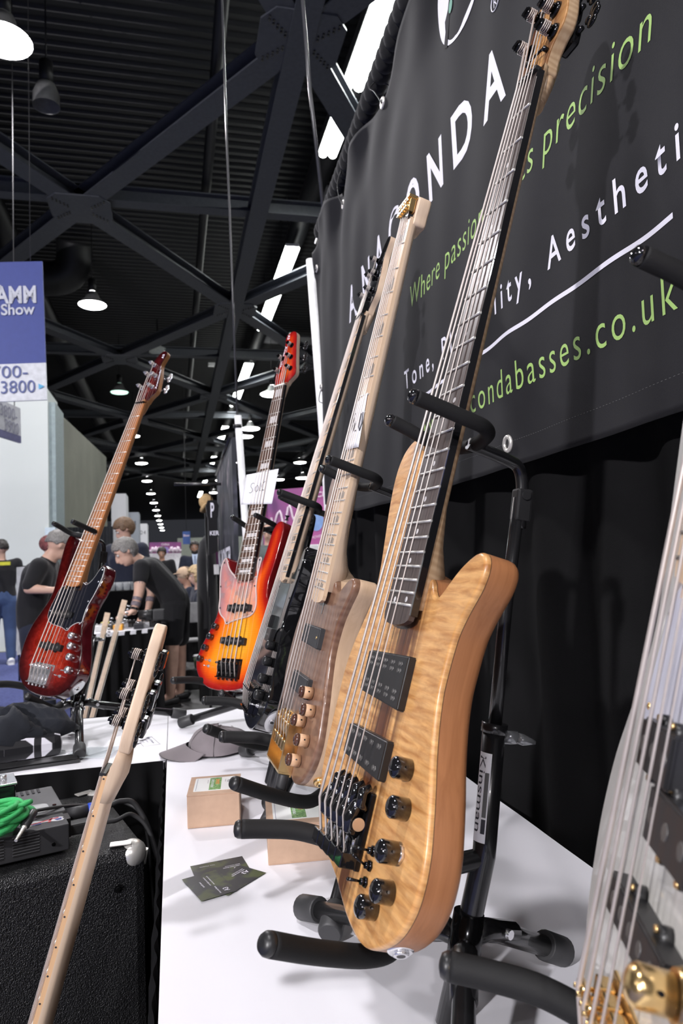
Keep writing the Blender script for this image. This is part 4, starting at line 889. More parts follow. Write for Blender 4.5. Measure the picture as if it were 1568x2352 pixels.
    # maker's sticker on the lower tube, facing the aisle and the camera
    a0, a1 = Q(.3275, .705, -.210), Q(.3135, .705, -.300); ax = (a1-a0).normalized(); fwd = (R @ Vector((-.86, -.50, 0))); fwd = (fwd-ax*fwd.dot(ax)).normalized(); sd = ax.cross(fwd)
    m = MB(); vs = []; L_ = (a1-a0).length
    def sp(s_, ang, lift): return a0+ax*s_+(fwd*math.cos(ang)+sd*math.sin(ang))*(.0127+lift)
    for q in (0, 1):
        for j in range(9): vs.append(tuple(sp(L_*q, -.60+1.2*j/8, .0002)))
    m.add(vs, [(j, j+1, 9+j+1, 9+j)[::-1] for j in range(8)], True); lb = m.build('sticker', M['paper'], root)
    sgn = 1
    def fn(a_, b_): return sp(.004+a_, .45-b_/.0127, .0005)
    text_on('sticker_lettering', 'Kinsman', fn, L_-.014, .0075, M['ink'], lb)
    m = MB(); vs = []
    for q in (0, 1):
        for j in range(4): vs.append(tuple(sp(L_*(.22+.50*q), -.50+.35*j/3, .0004)))
    m.add(vs, [(j, j+1, 4+j+1, 4+j)[::-1] for j in range(3)], True); m.build('sticker_band', plain('grey print', (0.12, 0.12, 0.12)), lb)
    m = MB(); vs = []
    for q in (0, 1):
        for j in range(4): vs.append(tuple(sp(L_*(.74+.16*q), -.50+.35*j/3, .0004)))
    m.add(vs, [(j, j+1, 4+j+1, 4+j)[::-1] for j in range(3)], True); m.build('sticker_block', M['ink'], lb)
    return root
stand(A_FR, 'black tripod stand with a sticker on its pole, holding the natural tan bass')
stand(B_FR, 'black tripod stand holding the headless walnut bass, second of the near row')
stand(C_FR, 'black tripod stand holding the glossy black bass')
stand(G_FR, 'black tripod stand under the white bass at the right edge', None, .040, -.17)
stand(E_FR, 'black tripod stand holding the red quilted bass on the far table', [(-.243, 1.928), (.02, 2.30), (-.60, 2.30)])
stand(D_FR, 'black tripod stand holding the left-handed orange sunburst bass', [(.015, 2.180), (.50, 2.05), (.45, 2.40)])

# ------------------------------------------------------------------ sold signs threaded under the strings
def paper_sheet(name, fr, pts, h, label, words, wfn, curl=.0):
    m = MB(); n = 10; vs = []
    a, b, c, d = [Vector(p) for p in pts]
    for j in range(n+1):
        for i in range(n+1):
            q = a.lerp(b, i/n).lerp(d.lerp(c, i/n), j/n); vs.append(tuple(UV(q.x, q.y, h+curl*math.sin(PI*i/n)*(.5+.5*j/n))))
    m.add(vs, [(j*(n+1)+i, j*(n+1)+i+1, (j+1)*(n+1)+i+1, (j+1)*(n+1)+i)[::1] for j in range(n) for i in range(n)], True)
    o = m.build(name, M['paper']); o.matrix_world = fr; so = o.modifiers.new('t', 'SOLIDIFY'); so.thickness = .0003
    tag(o, label, 'paper sign', 'handwritten sold signs'); return o
p = paper_sheet('paper_sign', D_FR, [(.290, .104), (.290, -.038), (.400, -.034), (.388, .104)], .0016, 'white handwritten sold sign under the strings of the orange sunburst bass', 'SOLD', None)
def pen(pts, parent, fr_h, r=.0010):
    m = MB(); m.loft([UV(u, v, fr_h) for u, v in pts], r, 5); return m.build('pen_stroke', plain('pencil grey', (0.07, 0.07, 0.08)), parent)
def arc(cu, cv, ru, rv, a0, a1, n=12): return [(cu+ru*math.cos(a0+(a1-a0)*i/n), cv+rv*math.sin(a0+(a1-a0)*i/n)) for i in range(n+1)]
h_ = .0022
pen([(.325, .058), (.322, .066), (.326, .073), (.334, .072), (.341, .064), (.349, .062), (.354, .068), (.352, .076)], p, h_)
pen(arc(.343, .044, .010, .007, 0, 2*PI), p, h_)
pen([(.326, .029), (.352, .029), (.352, .016)], p, h_)
pen([(.324, .009), (.352, .009)]+arc(.338, .009, .014, -.015, 0, -PI, 10)[::-1][::-1], p, h_)
p2 = paper_sheet('paper_sign', B_FR, [(.322, .060), (.316, .008), (.414, -.012), (.408, .062)], .0016, 'white handwritten sold sign under the strings of the walnut bass', 'SOLD', None, .001)
pen([(.345, .050), (.343, .056), (.348, .058), (.352, .052), (.357, .050), (.361, .056)], p2, h_+.001); pen(arc(.370, .042, .007, .005, 0, 2*PI), p2, h_+.001); pen([(.362, .031), (.380, .031), (.380, .022)], p2, h_+.001); pen([(.352, .012), (.376, .010), (.384, .0), (.372, -.004), (.352, .004)], p2, h_+.001)

# ------------------------------------------------------------------ boxes, cards, slips
def carton(corner, e1, L1, L2, H, label, seed):
    """corner on the table (near left), e1 = direction of the near edge"""
    e1 = Vector((*e1, 0)).normalized(); e2 = Vector((-e1.y, e1.x, 0)); ang = math.atan2(e1.y, e1.x)
    r = empty('cardboard_box', (corner[0], corner[1], TT), label, 'box', 'brown product boxes', (0, 0, ang)); bv = .0012
    m = MB(); m.box((L1/2, L2/2, H/2), (L1, L2, H), bev=bv); m.build('carton', M['card'], r)
    m = MB(); m.box((L1/2, L2/2, H+.0007), (L1+.001, L2+.001, .0014), bev=.0005); m.box((L1/2, -.0006, H*.5+.001), (L1-.003, .0012, H-.004), bev=.0004); m.build('lid', M['card'], r)
    lm = plain('label white', (0.78, 0.79, 0.78), var=.02, rough=.35)
    lx0, lx1, ly0, ly1 = L1*.10, L1*.92, L2*.17, L2*.88; pl = []
    for cx_, cy_, a0 in ((lx1-.003, ly1-.003, 0), (lx0+.003, ly1-.003, 90), (lx0+.003, ly0+.003, 180), (lx1-.003, ly0+.003, 270)):
        for q in range(5): a = math.radians(a0+22.5*q); pl.append((cx_+.003*math.cos(a), cy_+.003*math.sin(a)))
    m = MB(); m.prism(pl, H+.0014, H+.0018); lb = m.build('product_label', lm, r)
    z = H+.0019; k = MB(); a, b, c, d = lx0+.004, lx1-.004, ly0+.004, ly1-.004
    for (x0, y0, x1, y1) in ((a, c, a+.0007, d), (b-.0007, c, b, d)): k.prism([(x0, y0), (x1, y0), (x1, y1), (x0, y1)], H+.0018, z)
    k.build('label_frame', plain('label blue', (0.05, 0.07, 0.16)), lb)
    gx0 = lx0+(lx1-lx0)*.36; gx1 = lx0+(lx1-lx0)*.64
    m = MB(); m.prism([(gx0, ly0+.004), (gx1, ly0+.004), (gx1, ly1-.003), (gx0, ly1-.003)], H+.0018, z)
    gm, N, L2_, b_s = new_mat('printed foliage'); vv = coords(N, L2_); nz = noise(N, L2_, vv, 220, 5, 1.0); rr = ramp(N, L2_, nz.outputs[0], [(.35, (.03, .12, .02)), (.5, (.10, .28, .05)), (.68, (.30, .45, .18))]); L2_.new(rr.outputs[0], b_s.inputs['Base Color'])
    m.build('label_band', gm, lb)
    wh = M['white_print']
    def V(ox, oy, sx): return lambda a_, b_: Vector((ox-b_, oy+ (-a_), z+.0001))
    text_on('label_lettering', 'DISCO LICKERS', V(gx0+.0075, ly1-.012, 1), (ly1-ly0)*.62, .0048, wh, lb, bold=.01)
    text_on('label_lettering', 'BASS', V(gx1-.004, ly1-.014, 1), (ly1-ly0)*.38, .007, plain('orange print', (.75, .22, .03)), lb, bold=.02)
    text_on('label_lettering', 'A3', V(b-.006, ly1-.020, 1), .014, .0075, M['ink'], lb, bold=.02)
    text_on('label_lettering', 'ANACONDA', V(b-.016, ly1-.016, 1), .017, .0016, M['ink'], lb)
    text_on('label_lettering', 'BASS GUITARS', V(gx0-.003, ly1-.016, 1), .02, .0014, M['ink'], lb)
    return r
carton((.0150, 1.354), (.095, -.010), .097, .113, .058, 'left brown cardboard box with green and white label, beside the grey cap', 1)
carton((.1375, 1.150), (.095, -.010), .105, .125, .060, 'right brown cardboard box with green label, behind the tan bass', 2)
def card(c, ang, z, label, txt):
    r = empty('business_card', (c[0], c[1], z), label, 'card', 'fan of three dark business cards', (0, 0, ang))
    cm, N, L2_, b_s = new_mat('dark printed card'); v = coords(N, L2_); wv = N.new('ShaderNodeTexWave'); wv.inputs['Scale'].default_value = 190; wv.bands_direction = 'DIAGONAL'; L2_.new(v.outputs[0], wv.inputs['Vector'])
    nz = noise(N, L2_, v, 28, 2); f = ramp(N, L2_, nz.outputs[0], [(.50, (0, 0, 0)), (.62, (1, 1, 1))]); mm = N.new('ShaderNodeMath'); mm.operation = 'MULTIPLY'; L2_.new(wv.outputs[1], mm.inputs[0]); L2_.new(f.outputs[0], mm.inputs[1])
    L2_.new(mixc(N, L2_, (.022, .025, .028), (.11, .14, .03), mm.outputs[0]), b_s.inputs['Base Color']); setp(b_s, rough=.38)
    m = MB(); m.box((0, 0, .0003), (.085, .055, .0005)); m.build('card_stock', cm, r)
    f_ = lambda ox, oy: (lambda a_, b_: Vector((ox+a_, oy+b_, .0007)))
    for s_, ox, oy, w_, h__ in txt: text_on('card_lettering', s_, f_(ox, oy), w_, h__, M['white_print'], r, bold=.01)
card((.0620, 1.1655), math.radians(180+8), TT+.0006, 'dark business card at the back of the fan of three', [('A3', -.032, .010, .012, .007), ('ANACONDA BASSES', -.032, .004, .028, .0025), ('BASS GUITARS', -.032, -.001, .024, .002), ('Tone, Playability', .005, -.016, .025, .002)])
card((.0800, 1.1150), math.radians(222), TT+.0012, 'dark business card at the right of the fan of three', [('A3', -.034, -.006, .012, .008), ('ANACONDA BASSES', -.034, -.011, .028, .0025), ('BASS GUITARS', -.034, -.015, .024, .002)])
card((.0420, 1.1080), math.radians(108), TT+.0018, 'dark business card lying on top of the other two', [('A3', -.034, -.020, .011, .008), ('andrew', -.004, .008, .020, .0030), ('andrew@anacondabasses', -.004, -.002, .032, .0024), ('www.anacondabasses.co.uk', -.004, -.008, .034, .0024), ('Anaconda Basses', -.036, -.006, .026, .0026)])
def slip(c, ang, label, w_=.085, h__=.045):
    r = empty('price_slip', (c[0], c[1], TT+.0006), label, 'label', None, (0, 0, ang)); m = MB(); m.box((0, 0, .0002), (w_, h__, .0003)); m.build('slip_paper', M['paper'], r)
    m = MB()
    for (a, b, c_, d) in ((-w_/2+.003, -h__/2+.003, w_/2-.003, -h__/2+.0036), (-w_/2+.003, h__/2-.0036, w_/2-.003, h__/2-.003)): m.prism([(a, b), (c_, b), (c_, d), (a, d)], .0003, .0006)
    m.build('slip_border', M['ink'], r)
    for i, s_ in enumerate(('Ultra P5 Fusion', 'Five string bass', 'Flame maple top')): text_on('slip_lettering', s_, (lambda yy: (lambda a_, b_: Vector((-w_*.40+a_, yy+b_, .0007))))(h__*.16-.010*i), w_*.7 if i == 0 else w_*.5, .0055 if i == 0 else .003, plain('blue ink', (.04, .05, .12)), r, bold=.006)
slip((.128, 1.560), math.radians(-88), 'small printed slip half hidden behind the left cardboard box')
slip((-.080, 2.050), math.radians(-75), 'small printed slip on the far table behind the maple headstock', .10, .05)

# ------------------------------------------------------------------ grey baseball cap
r = empty('baseball_cap', (.095, 1.875, TT), 'washed grey baseball cap lying by the orange bass stand', 'cap'); r.scale = (.90, .90, .66)
capm = cloth('washed grey cotton', (0.20, 0.175, 0.185), 600, .0005, rough=.9)
m = MB(); vs = []; nu, nv = 36, 12
for j in range(nv+1):
    ph = PI/2*j/nv
    for i in range(nu):
        a = 2*PI*i/nu; wob = 1+.05*math.sin(3*a+1)*math.cos(ph)+.03*math.sin(7*a+j)
        vs.append((.090*math.cos(ph)*math.cos(a)*wob+.012, .080*math.cos(ph)*math.sin(a)*wob, .010+.088*math.sin(ph)**.8*(1-.10*math.cos(a))))
m.add(vs, [(j*nu+i, j*nu+(i+1) % nu, (j+1)*nu+(i+1) % nu, (j+1)*nu+i) for j in range(nv) for i in range(nu)], True); m.build('crown', capm, r)
m = MB(); vs = []
for lay in (0, .0025):
    for j in range(7):
        for i in range(17):
            a = -1.15+2.3*i/16; rr_ = .082+.010*j; xx = -math.cos(a)*rr_*(1+.10*j/6); yy = math.sin(a)*(.080+.002*j)
            vs.append((xx, yy-.004, .014+lay-.0020*j+.020*(math.cos(a*1.3))*(1-j/9)-.012*abs(math.sin(a))*j/6+.004))
k_ = 7*17; m.add(vs, [(l*k_+j*17+i, l*k_+j*17+i+1, l*k_+(j+1)*17+i+1, l*k_+(j+1)*17+i) for l in (0, 1) for j in range(6) for i in range(16)]+[(6*17+i, 6*17+i+1, k_+6*17+i+1, k_+6*17+i) for i in range(16)], True); m.build('visor', capm, r)
m = MB(); m.sphere((.012, 0, .098), .006, 10, 6, (1, 1, .5)); m.build('top_button', capm, r)
for a in (-2.3, -1.2, .9): 
    ph = .75; c = Vector((.092*math.cos(ph)*math.cos(a)+.012, .082*math.cos(ph)*math.sin(a), .012+.088*math.sin(ph)**.8)); m = MB(); nn_ = Vector((math.cos(a), math.sin(a), .8)).normalized(); t1 = nn_.orthogonal().normalized(); t2 = nn_.cross(t1)
    m.loft([c+(t1*math.cos(q)+t2*math.sin(q))*.0030 for q in [2*PI*i/12 for i in range(13)]], .0008, 5, cap=False); m.build('eyelet', plain('pale grey thread', (.35, .33, .33)), r)
for a in range(6):
    a0 = a*PI/3+.3; pts = [(.0915*math.cos(ph)*math.cos(a0)*(1+.05*math.sin(3*a0+1)*math.cos(ph))+.012, .0815*math.cos(ph)*math.sin(a0)*(1+.05*math.sin(3*a0+1)*math.cos(ph)), .0115+.088*math.sin(ph)**.8*(1-.1*math.cos(a0))) for ph in [PI/2*i/8 for i in range(9)]]
    m = MB(); m.loft(pts, .0010, 5); m.build('seam', plain('dark grey seam', (.13, .115, .12)), r)
m = MB(); m.loft(cat_rom([(.09, -.03, .012), (.112, -.015, .010), (.115, .01, .012), (.10, .035, .016)], 5, False), .004, 8, sy=2.2); m.build('back_strap', capm, r)

# ------------------------------------------------------------------ black shirt bundle, papers and portfolio on the far table
r = empty('folded_shirts', (-.375, 2.00, TT), 'black shirt heaped on a white bag with black lettering, far table, left edge', 'clothing')
bagm, N, L_, b_s = new_mat('white and black printed bag'); v = coords(N, L_, (1, 1, 1)); bt = N.new('ShaderNodeTexBrick'); bt.inputs['Scale'].default_value = 9; bt.inputs['Mortar Size'].default_value = .08; bt.inputs['Color1'].default_value = (.72, .71, .78, 1); bt.inputs['Color2'].default_value = (.70, .69, .76, 1); bt.inputs['Mortar'].default_value = (.012, .012, .015, 1); L_.new(v.outputs[0], bt.inputs['Vector']); L_.new(bt.outputs[0], b_s.inputs['Base Color']); setp(b_s, rough=.4)
m = MB(); m.box((-.06, .0, .032), (.27, .13, .056), Matrix.Rotation(.25, 3, 'Z'), bev=.02); m.build('printed_bag', bagm, r)
m = MB(); vs = []; nu, nv = 40, 14
for j in range(nv+1):
    ph = PI/2*j/nv
    for i in range(nu):
        a = 2*PI*i/nu; wob = 1+.16*math.sin(3*a+.6)+.07*math.sin(8*a+2*ph*3)+.04*math.sin(15*a)
        vs.append((-.07+.155*math.cos(ph)*math.cos(a)*wob+.03*math.sin(ph), .02+.075*math.cos(ph)*math.sin(a)*wob, .050+.070*math.sin(ph)*(1+.22*math.sin(4*a+1))+.007*math.sin(a*11+ph*9)))
m.add(vs, [(j*nu+i, j*nu+(i+1) % nu, (j+1)*nu+(i+1) % nu, (j+1)*nu+i) for j in range(nv) for i in range(nu)], True); m.build('black_shirt', cloth('faded black shirt', (.012, .014, .020), 500, .0006), r)
m = MB(); m.box((-.155, -.02, .115), (.11, .05, .008), Matrix.Rotation(.35, 3, 'X') @ Matrix.Rotation(-.3, 3, 'Y'), bev=.003); m.build('grey_lens', plain('smoked grey plastic', (.16, .16, .16), rough=.15, coat=.5), r)
r = empty('portfolio', (-.41, 1.893, TT), 'thin black portfolio under the shirt bundle at the edge of the far table', 'folder')
m = MB(); m.box((0, 0, .006), (.34, .05, .010), Matrix.Rotation(.17, 3, 'Z'), bev=.002); m.build('cover', M['black_gloss'], r)
m = MB(); m.box((.0, -.003, .0125), (.33, .045, .002), Matrix.Rotation(.17, 3, 'Z')); m.build('inner_leaf', M['black_plastic'], r)
for i in range(7):
    rn = random.Random(i); o = MB(); o.box((0, 0, 0), (.21, .148, .0005)); q = o.build('paper_sheet', M['paper']); q.location = (-.27+.012*i, 2.03+.010*rn.uniform(-1, 1)+.006*i, TT+.0008+.0007*i); q.rotation_euler = (0, 0, .15+.10*i+rn.uniform(-.05, .05))
    tag(q, ['bottom white sheet of the fan under the red bass stand', 'second white sheet from the bottom of the fan', 'third white sheet from the bottom of the fan', 'middle white sheet of the fan under the stand', 'third white sheet from the top of the fan', 'second white sheet from the top of the fan', 'topmost white sheet of the fan under the red bass stand'][i], 'paper', 'white sheets under the red bass stand')
q = MB(); q.box((0, 0, 0), (.12, .10, .001)); q = q.build('plastic_sleeve', plain('clear sleeve', (.75, .82, .85), rough=.08, alpha=.35)); q.location = (-.215, 1.965, TT+.0068); q.rotation_euler = (0, 0, -.3); tag(q, 'clear plastic sleeve beside the front foot of the red bass stand', 'sleeve')

# ------------------------------------------------------------------ combo cabinet with amplifiers, cables
cab_z = CZ-.53; ang = math.atan2(-.294, -.956)     # local x runs along the front towards the left, y = back
r = empty('bass_combo', (-.063, 1.45, 0), 'black leather-grain bass cabinet in the corner between the two tables', 'cabinet', None, (0, 0, math.atan2(.294, .956)))
lm, N, L_, b_s = new_mat('black leather-grain tolex'); v = coords(N, L_); n1 = N.new('ShaderNodeTexVoronoi'); n1.inputs['Scale'].default_value = 420; L_.new(v.outputs[0], n1.inputs['Vector']); nn2 = noise(N, L_, v, 180, 3)
mmx = N.new('ShaderNodeMath'); mmx.operation = 'ADD'; L_.new(n1.outputs['Distance'], mmx.inputs[0]); L_.new(nn2.outputs[0], mmx.inputs[1])
b_s.inputs['Base Color'].default_value = (.010, .010, .011, 1); bump(N, L_, b_s, mmx.outputs[0], .0017, .9); setp(b_s, rough=.36)
m = MB(); m.box((-.32, .20, cab_z/2), (.64, .40, cab_z-.01), bev=.020); m.build('cabinet_shell', lm, r)
for x_, y_ in ((-.018, .018), (-.018, .382), (-.622, .018), (-.622, .382)):
    sx = 1 if x_ > -.3 else -1; sy = -1 if y_ < .2 else 1
    m = MB(); m.sphere((x_-.004*sx, y_-.004*sy, cab_z-.026), .028, 16, 10, (1.0, 1.0, .95)); m.loft([(x_+.018*sx, y_+.0*sy, cab_z-.022), (x_+.018*sx, y_, cab_z-.050)], [.009, .004], 8)
    m.box((x_-.026*sx, y_, cab_z-.001), (.040, .020, .0025), Matrix.Rotation(.3*sx*sy, 3, 'Z'), bev=.001); m.build('metal_corner', M['nickel'], r)
m = MB(); m.cyl((-.055, -.004, cab_z-.075), (-.055, .004, cab_z-.075), .0075, seg=16); m.cyl((-.055, -.0065, cab_z-.075), (-.055, -.003, cab_z-.075), .004, seg=6); m.build('corner_screw', M['black_metal'], r)
m = MB(); m.box((-.32, .385, cab_z+.004), (.12, .02, .006), bev=.002); m.build('rear_latch', M['nickel'], r)
A0 = Matrix.Translation((-.063, 1.45, 0)) @ Matrix.Rotation(math.atan2(.294, .956), 4, 'Z')
dk = plain('dark grey steel case', (.040, .040, .043), rough=.45, metal=.3); dk2 = plain('mid grey steel case', (.11, .11, .115), rough=.5, metal=.2)
def on_cab(name, x, y, label, cat, z=0): 
    e_ = empty(name, None, label, cat, mat=A0 @ Matrix.Translation((x, y, cab_z+z))); return e_
r = on_cab('bass_amplifier', -.118, .108, 'mid grey amplifier with slotted top and white oval label on the cabinet', 'amplifier')
m = MB(); m.box((-.18, .100, .028), (.34, .185, .050), bev=.003); m.build('case', dk2, r)
for i in range(6):
    m = MB(); m.box((-.040-.011*i, .170, .0535), (.005, .030, .002)); m.build('vent_slot', M['black_plastic'], r)
m = MB(); m.prism([(-.066+.030*math.copysign(abs(math.cos(a))**.5, math.cos(a)), .047+.028*math.copysign(abs(math.sin(a))**.5, math.sin(a))) for a in [2*PI*i/40 for i in range(40)]], .0530, .0538); m.build('white_label', plain('pale grey label', (.42, .42, .43)), r)
m = MB(); m.cyl((-.025, .05, .053), (-.025, .05, .0545), .004, seg=12); m.build('case_screw', M['black_metal'], r)
for x_ in (-.33, -.03):
    m = MB(); m.box((x_, .09, .002), (.02, .02, .004)); m.build('foot', M['rubber'], r)
r = on_cab('power_amplifier', -.134, .0425, 'low black rack amplifier with side grilles and flag sticker, front of the cabinet', 'amplifier')
m = MB(); m.box((-.20, .0335, .026), (.40, .072, .048), bev=.002); m.build('case', dk, r)
for g0 in (-.075, -.135, -.195, -.255):
    for i in range(7):
        m = MB(); m.box((g0, -.0028, .011+.0052*i), (.044, .0012, .0022)); m.build('grille_slot', M['black_plastic'], r)
        m = MB(); m.box((g0, -.0036, .0136+.0052*i), (.046, .0008, .0010)); m.build('grille_rib', dk2, r)
m = MB(); m.cyl((-.028, -.0022, .018), (-.028, -.0045, .018), .0035, seg=12); m.build('case_screw', M['black_metal'], r)
# butterfly-shaped union flag sticker
fl = MB()
wing = [(0, 0), (.020, .010), (.034, .009), (.040, .002), (.036, -.004), (.040, -.010), (.036, -.018), (.024, -.018), (.006, -.008)]
m = MB(); m.prism([(-.070+x_, .060+y_) for x_, y_ in wing]+[(-.070-x_, .060+y_) for x_, y_ in wing[:0:-1]], .0502, .0506); fs = m.build('flag_sticker', plain('sticker white', (.80, .80, .84)), r); fs.location = (.022, -.012, 0); fs.scale = (.85, .85, 1)
for nm, cl, q in (('sticker_red', (.55, .05, .06), [(-.100, .055), (-.040, .068), (-.040, .062), (-.100, .049)]), ('sticker_red', (.55, .05, .06), [(-.058, .068), (-.052, .068), (-.060, .044), (-.066, .044)]), ('sticker_blue', (.05, .06, .30), [(-.050, .0695), (-.036, .066), (-.034, .0665), (-.044, .0700)]), ('sticker_blue', (.05, .06, .30), [(-.050, .058), (-.034, .060), (-.036, .048), (-.046, .046)]), ('sticker_blue', (.05, .06, .30), [(-.100, .048), (-.078, .053), (-.080, .043), (-.096, .043)])):
    m = MB(); m.prism(q, .0505, .0508); m.build(nm, plain(nm, cl), fs)
m = MB(); m.box((.004, .050, .030), (.010, .036, .036), bev=.001); m.build('socket_panel', M['black_plastic'], r)
def cable(name, pts, rad, mat, label, cat='cable', group=None):
    m = MB(); m.loft(cat_rom([tuple(p) for p in pts], 8, False), rad, 10); return tag(m.build(name, mat), label, cat, group)
def cabp(x, y, z): p = A0 @ Vector((x, y, 0)); return (p.x, p.y, cab_z+z)
r = empty('speaker_plug', None, 'blue and grey speaker connector plugged into the black amplifier', 'plug', mat=A0 @ Matrix.Translation((-.126, .142, cab_z+.034)))
m = MB(); m.cyl((.0, 0, 0), (.045, 0, 0), .0125, seg=20); m.build('barrel', plain('dark grey plug', (.05, .05, .055)), r); m = MB(); m.loft([(.045, 0, 0), (.047, 0, 0), (.072, 0, 0), (.076, 0, 0)], [.0125, .0142, .0142, .011], 20); m.build('blue_collar', plain('blue plastic', (.02, .06, .42), rough=.35), r)
m = MB(); m.cyl((.076, 0, 0), (.090, 0, 0), .007, seg=14); m.build('strain_relief', M['rubber'], r)
r = empty('power_plug', None, 'black moulded power plug in the side of the black amplifier', 'plug', mat=A0 @ Matrix.Translation((-.128, .098, cab_z+.020)))
m = MB(); m.box((.020, 0, 0), (.044, .026, .022), bev=.004); m.cyl((.042, 0, 0), (.062, 0, 0), .007, .005, 12); m.build('plug_body', M['rubber'], r)
cable('black_cable', [cabp(-.038, .142, .034), cabp(-.01, .15, .036), cabp(.02, .15, .020), cabp(.05, .13, -.06), cabp(.07, .10, -.22), cabp(.06, .06, -.5)], .0055, M['rubber'], 'thick black cable from the blue connector over the cabinet edge', group=None)
cable('black_cable', [cabp(-.068, .098, .020), cabp(-.035, .10, .016), cabp(.005, .115, .014), cabp(.04, .10, -.04), cabp(.062, .08, -.20), cabp(.05, .05, -.5)], .0045, M['rubber'], 'thinner black cable from the power plug over the cabinet edge')
cable('black_cable', [cabp(-.44, .10, .060), cabp(-.30, .108, .060), cabp(-.16, .122, .060), cabp(-.06, .20, .025), cabp(.01, .22, .010), cabp(.05, .19, -.05), cabp(.06, .16, -.3)], .0032, M['rubber'], 'thin black cable crossing the seam between the two amplifiers')
# green instrument cable coil
gm = plain('green braided cable', (.045, .46, .13), var=.15, scale=500, rough=.6, bumpd=.0006, bscale=1800)
pts = []; rn = random.Random(5); gc = A0 @ Vector((-.262, .062, 0))
for i in range(150):
    a = i*2*PI/15; k = i/150
    pts.append((gc.x+(.046+.007*math.sin(i*.37)+.005*math.cos(i*.9))*math.cos(a), gc.y+(.046+.006*math.cos(i*.53))*math.sin(a), cab_z+.060+.040*k+.007*math.sin(a*1+i*.11)))
last = pts[-1]; pl0 = A0 @ Vector((-.192, .064, 0)); pl1 = A0 @ Vector((-.222, .014, 0))
pts += [(last[0]+.03, last[1]+.02, last[2]+.004), (pl0.x-.045, pl0.y+.012, cab_z+.086), (pl0.x-.012, pl0.y+.012, cab_z+.082), (pl0.x+.002, pl0.y-.004, cab_z+.078)]
r = empty('green_cable', (gc.x, gc.y, cab_z+.053), 'coiled bright green instrument cable with metal jack plug, on the amplifier', 'cable')
m = MB(); m.loft(cat_rom([(p[0]-gc.x, p[1]-gc.y, p[2]-cab_z-.053) for p in pts], 4, False), .0050, 10); m.build('coil', gm, r)
def gl(p, z): return Vector((p.x-gc.x, p.y-gc.y, z-.053))
a0, a1 = gl(pl0, .078), gl(pl1, .058); dd = (a1-a0).normalized()
m = MB(); m.loft([a0, a0+dd*.004, a0+dd*.040, a0+dd*.043], [.0065, .0082, .0078, .006], 18); m.build('plug_sleeve', plain('dark plug', (.03, .032, .034), rough=.35), r)
m = MB(); m.loft([a0+dd*.043, a0+dd*.047, a0+dd*.0471, a0+dd*.070, a0+dd*.072, a0+dd*.078], [.0055, .0055, .0034, .0032, .0022, .0030], 14); m.build('jack_tip', M['nickel'], r)
r = on_cab('effects_box', -.315, .150, 'small black box with bright metal rim behind the green cable', 'pedal', .053)
m = MB(); m.box((.05, .035, .030), (.10, .07, .055), bev=.003); m.build('case', M['black_gloss'], r)
m = MB(); m.box((.05, .035, .060), (.106, .076, .004), bev=.001); m.build('metal_rim', M['chrome'], r)
for k in range(3):
    m = MB(); m.cyl((.02+.03*k, .03, .062), (.02+.03*k, .03, .073), .007, .006, 14); m.build('control_knob', M['chrome'], r)

# ------------------------------------------------------------------ hall shell
fm, N, L_, b_s = new_mat('grey hall floor'); v = coords(N, L_); nz = noise(N, L_, v, 3, 5); r_ = ramp(N, L_, nz.outputs[0], [(.35, (.085, .085, .085)), (.65, (.13, .13, .13))]); L_.new(r_.outputs[0], b_s.inputs['Base Color']); setp(b_s, rough=.6)
m = MB(); m.add([(-30, -25, 0), (30, -25, 0), (30, 130, 0), (-30, 130, 0)], [(0, 1, 2, 3)]); structure('floor', m, fm)
cm_, N, L_, b_s = new_mat('blue aisle carpet'); v = coords(N, L_); nz = noise(N, L_, v, 30, 4); r_ = ramp(N, L_, nz.outputs[0], [(.3, (.055, .07, .21)), (.7, (.10, .12, .32))]); L_.new(r_.outputs[0], b_s.inputs['Base Color']); n2 = noise(N, L_, v, 600, 2); bump(N, L_, b_s, n2.outputs[0], .003); setp(b_s, rough=.95)
m = MB(); m.box((-4.875, -4.1, .003), (8.25, 31.8, .006)); tag(m.build('aisle_carpet', cm_), 'blue carpet of the aisle at the left', 'carpet')
# corrugated roof deck
dm = plain('dark roof deck', (.010, .010, .011), rough=.6)
m = MB(); vs = []; ny = 0; y = -22.0
while y < 60:
    for k_, z in ((0, 0), (.09, 0), (.12, -.06), (.21, -.06)): vs += [(-28, y+k_, 9.6+z), (28, y+k_, 9.6+z)]; ny += 1
    y += .24
m.add(vs, [(2*i, 2*i+2, 2*i+3, 2*i+1) for i in range(ny-1)]); dk_ = structure('ceiling', m, dm)
m = MB(); m.add([(-28, 60, 9.6), (-28, 130, 9.6), (28, 130, 9.6), (28, 60, 9.6)], [(0, 1, 2, 3)]); structure('ceiling', m, dm)
bm_ = plain('grey painted steel beam', (.070, .075, .090), rough=.55)
BZ = CZ+6.5
def beam(a, b, wd=.36, ht=.22, name='beam'):
    a, b = Vector(a), Vector(b); t = (b-a); L = t.length; t.normalize(); s = Vector((t.y, -t.x, 0)).normalized(); up = s.cross(t); rot = Matrix((t, s, up)).transposed(); mb = MB(); c = (a+b)/2
    mb.box(c+Vector((0, 0, -ht/2)), (L, wd, .025), rot); mb.box(c+Vector((0, 0, ht/2)), (L, wd, .025), rot); mb.box(c, (L, .02, ht), rot); return mb
trs = empty('roof_truss', (0, 0, BZ), 'grey steel lattice of crossing beams under the roof deck', 'truss')
X0, X1, DX, DY, Y0 = 1.65, -1.46, 3.11, 4.65, 8.0
nodes = {}
cnt = 0
for i in range(-5, 6):
    for j in range(-2, 12):
        if (i+j) % 2: continue
        x = X0+DX*i; y = Y0+DY*j; 
        if y > 55: continue
        nodes[(i, j)] = (x, y, 0)
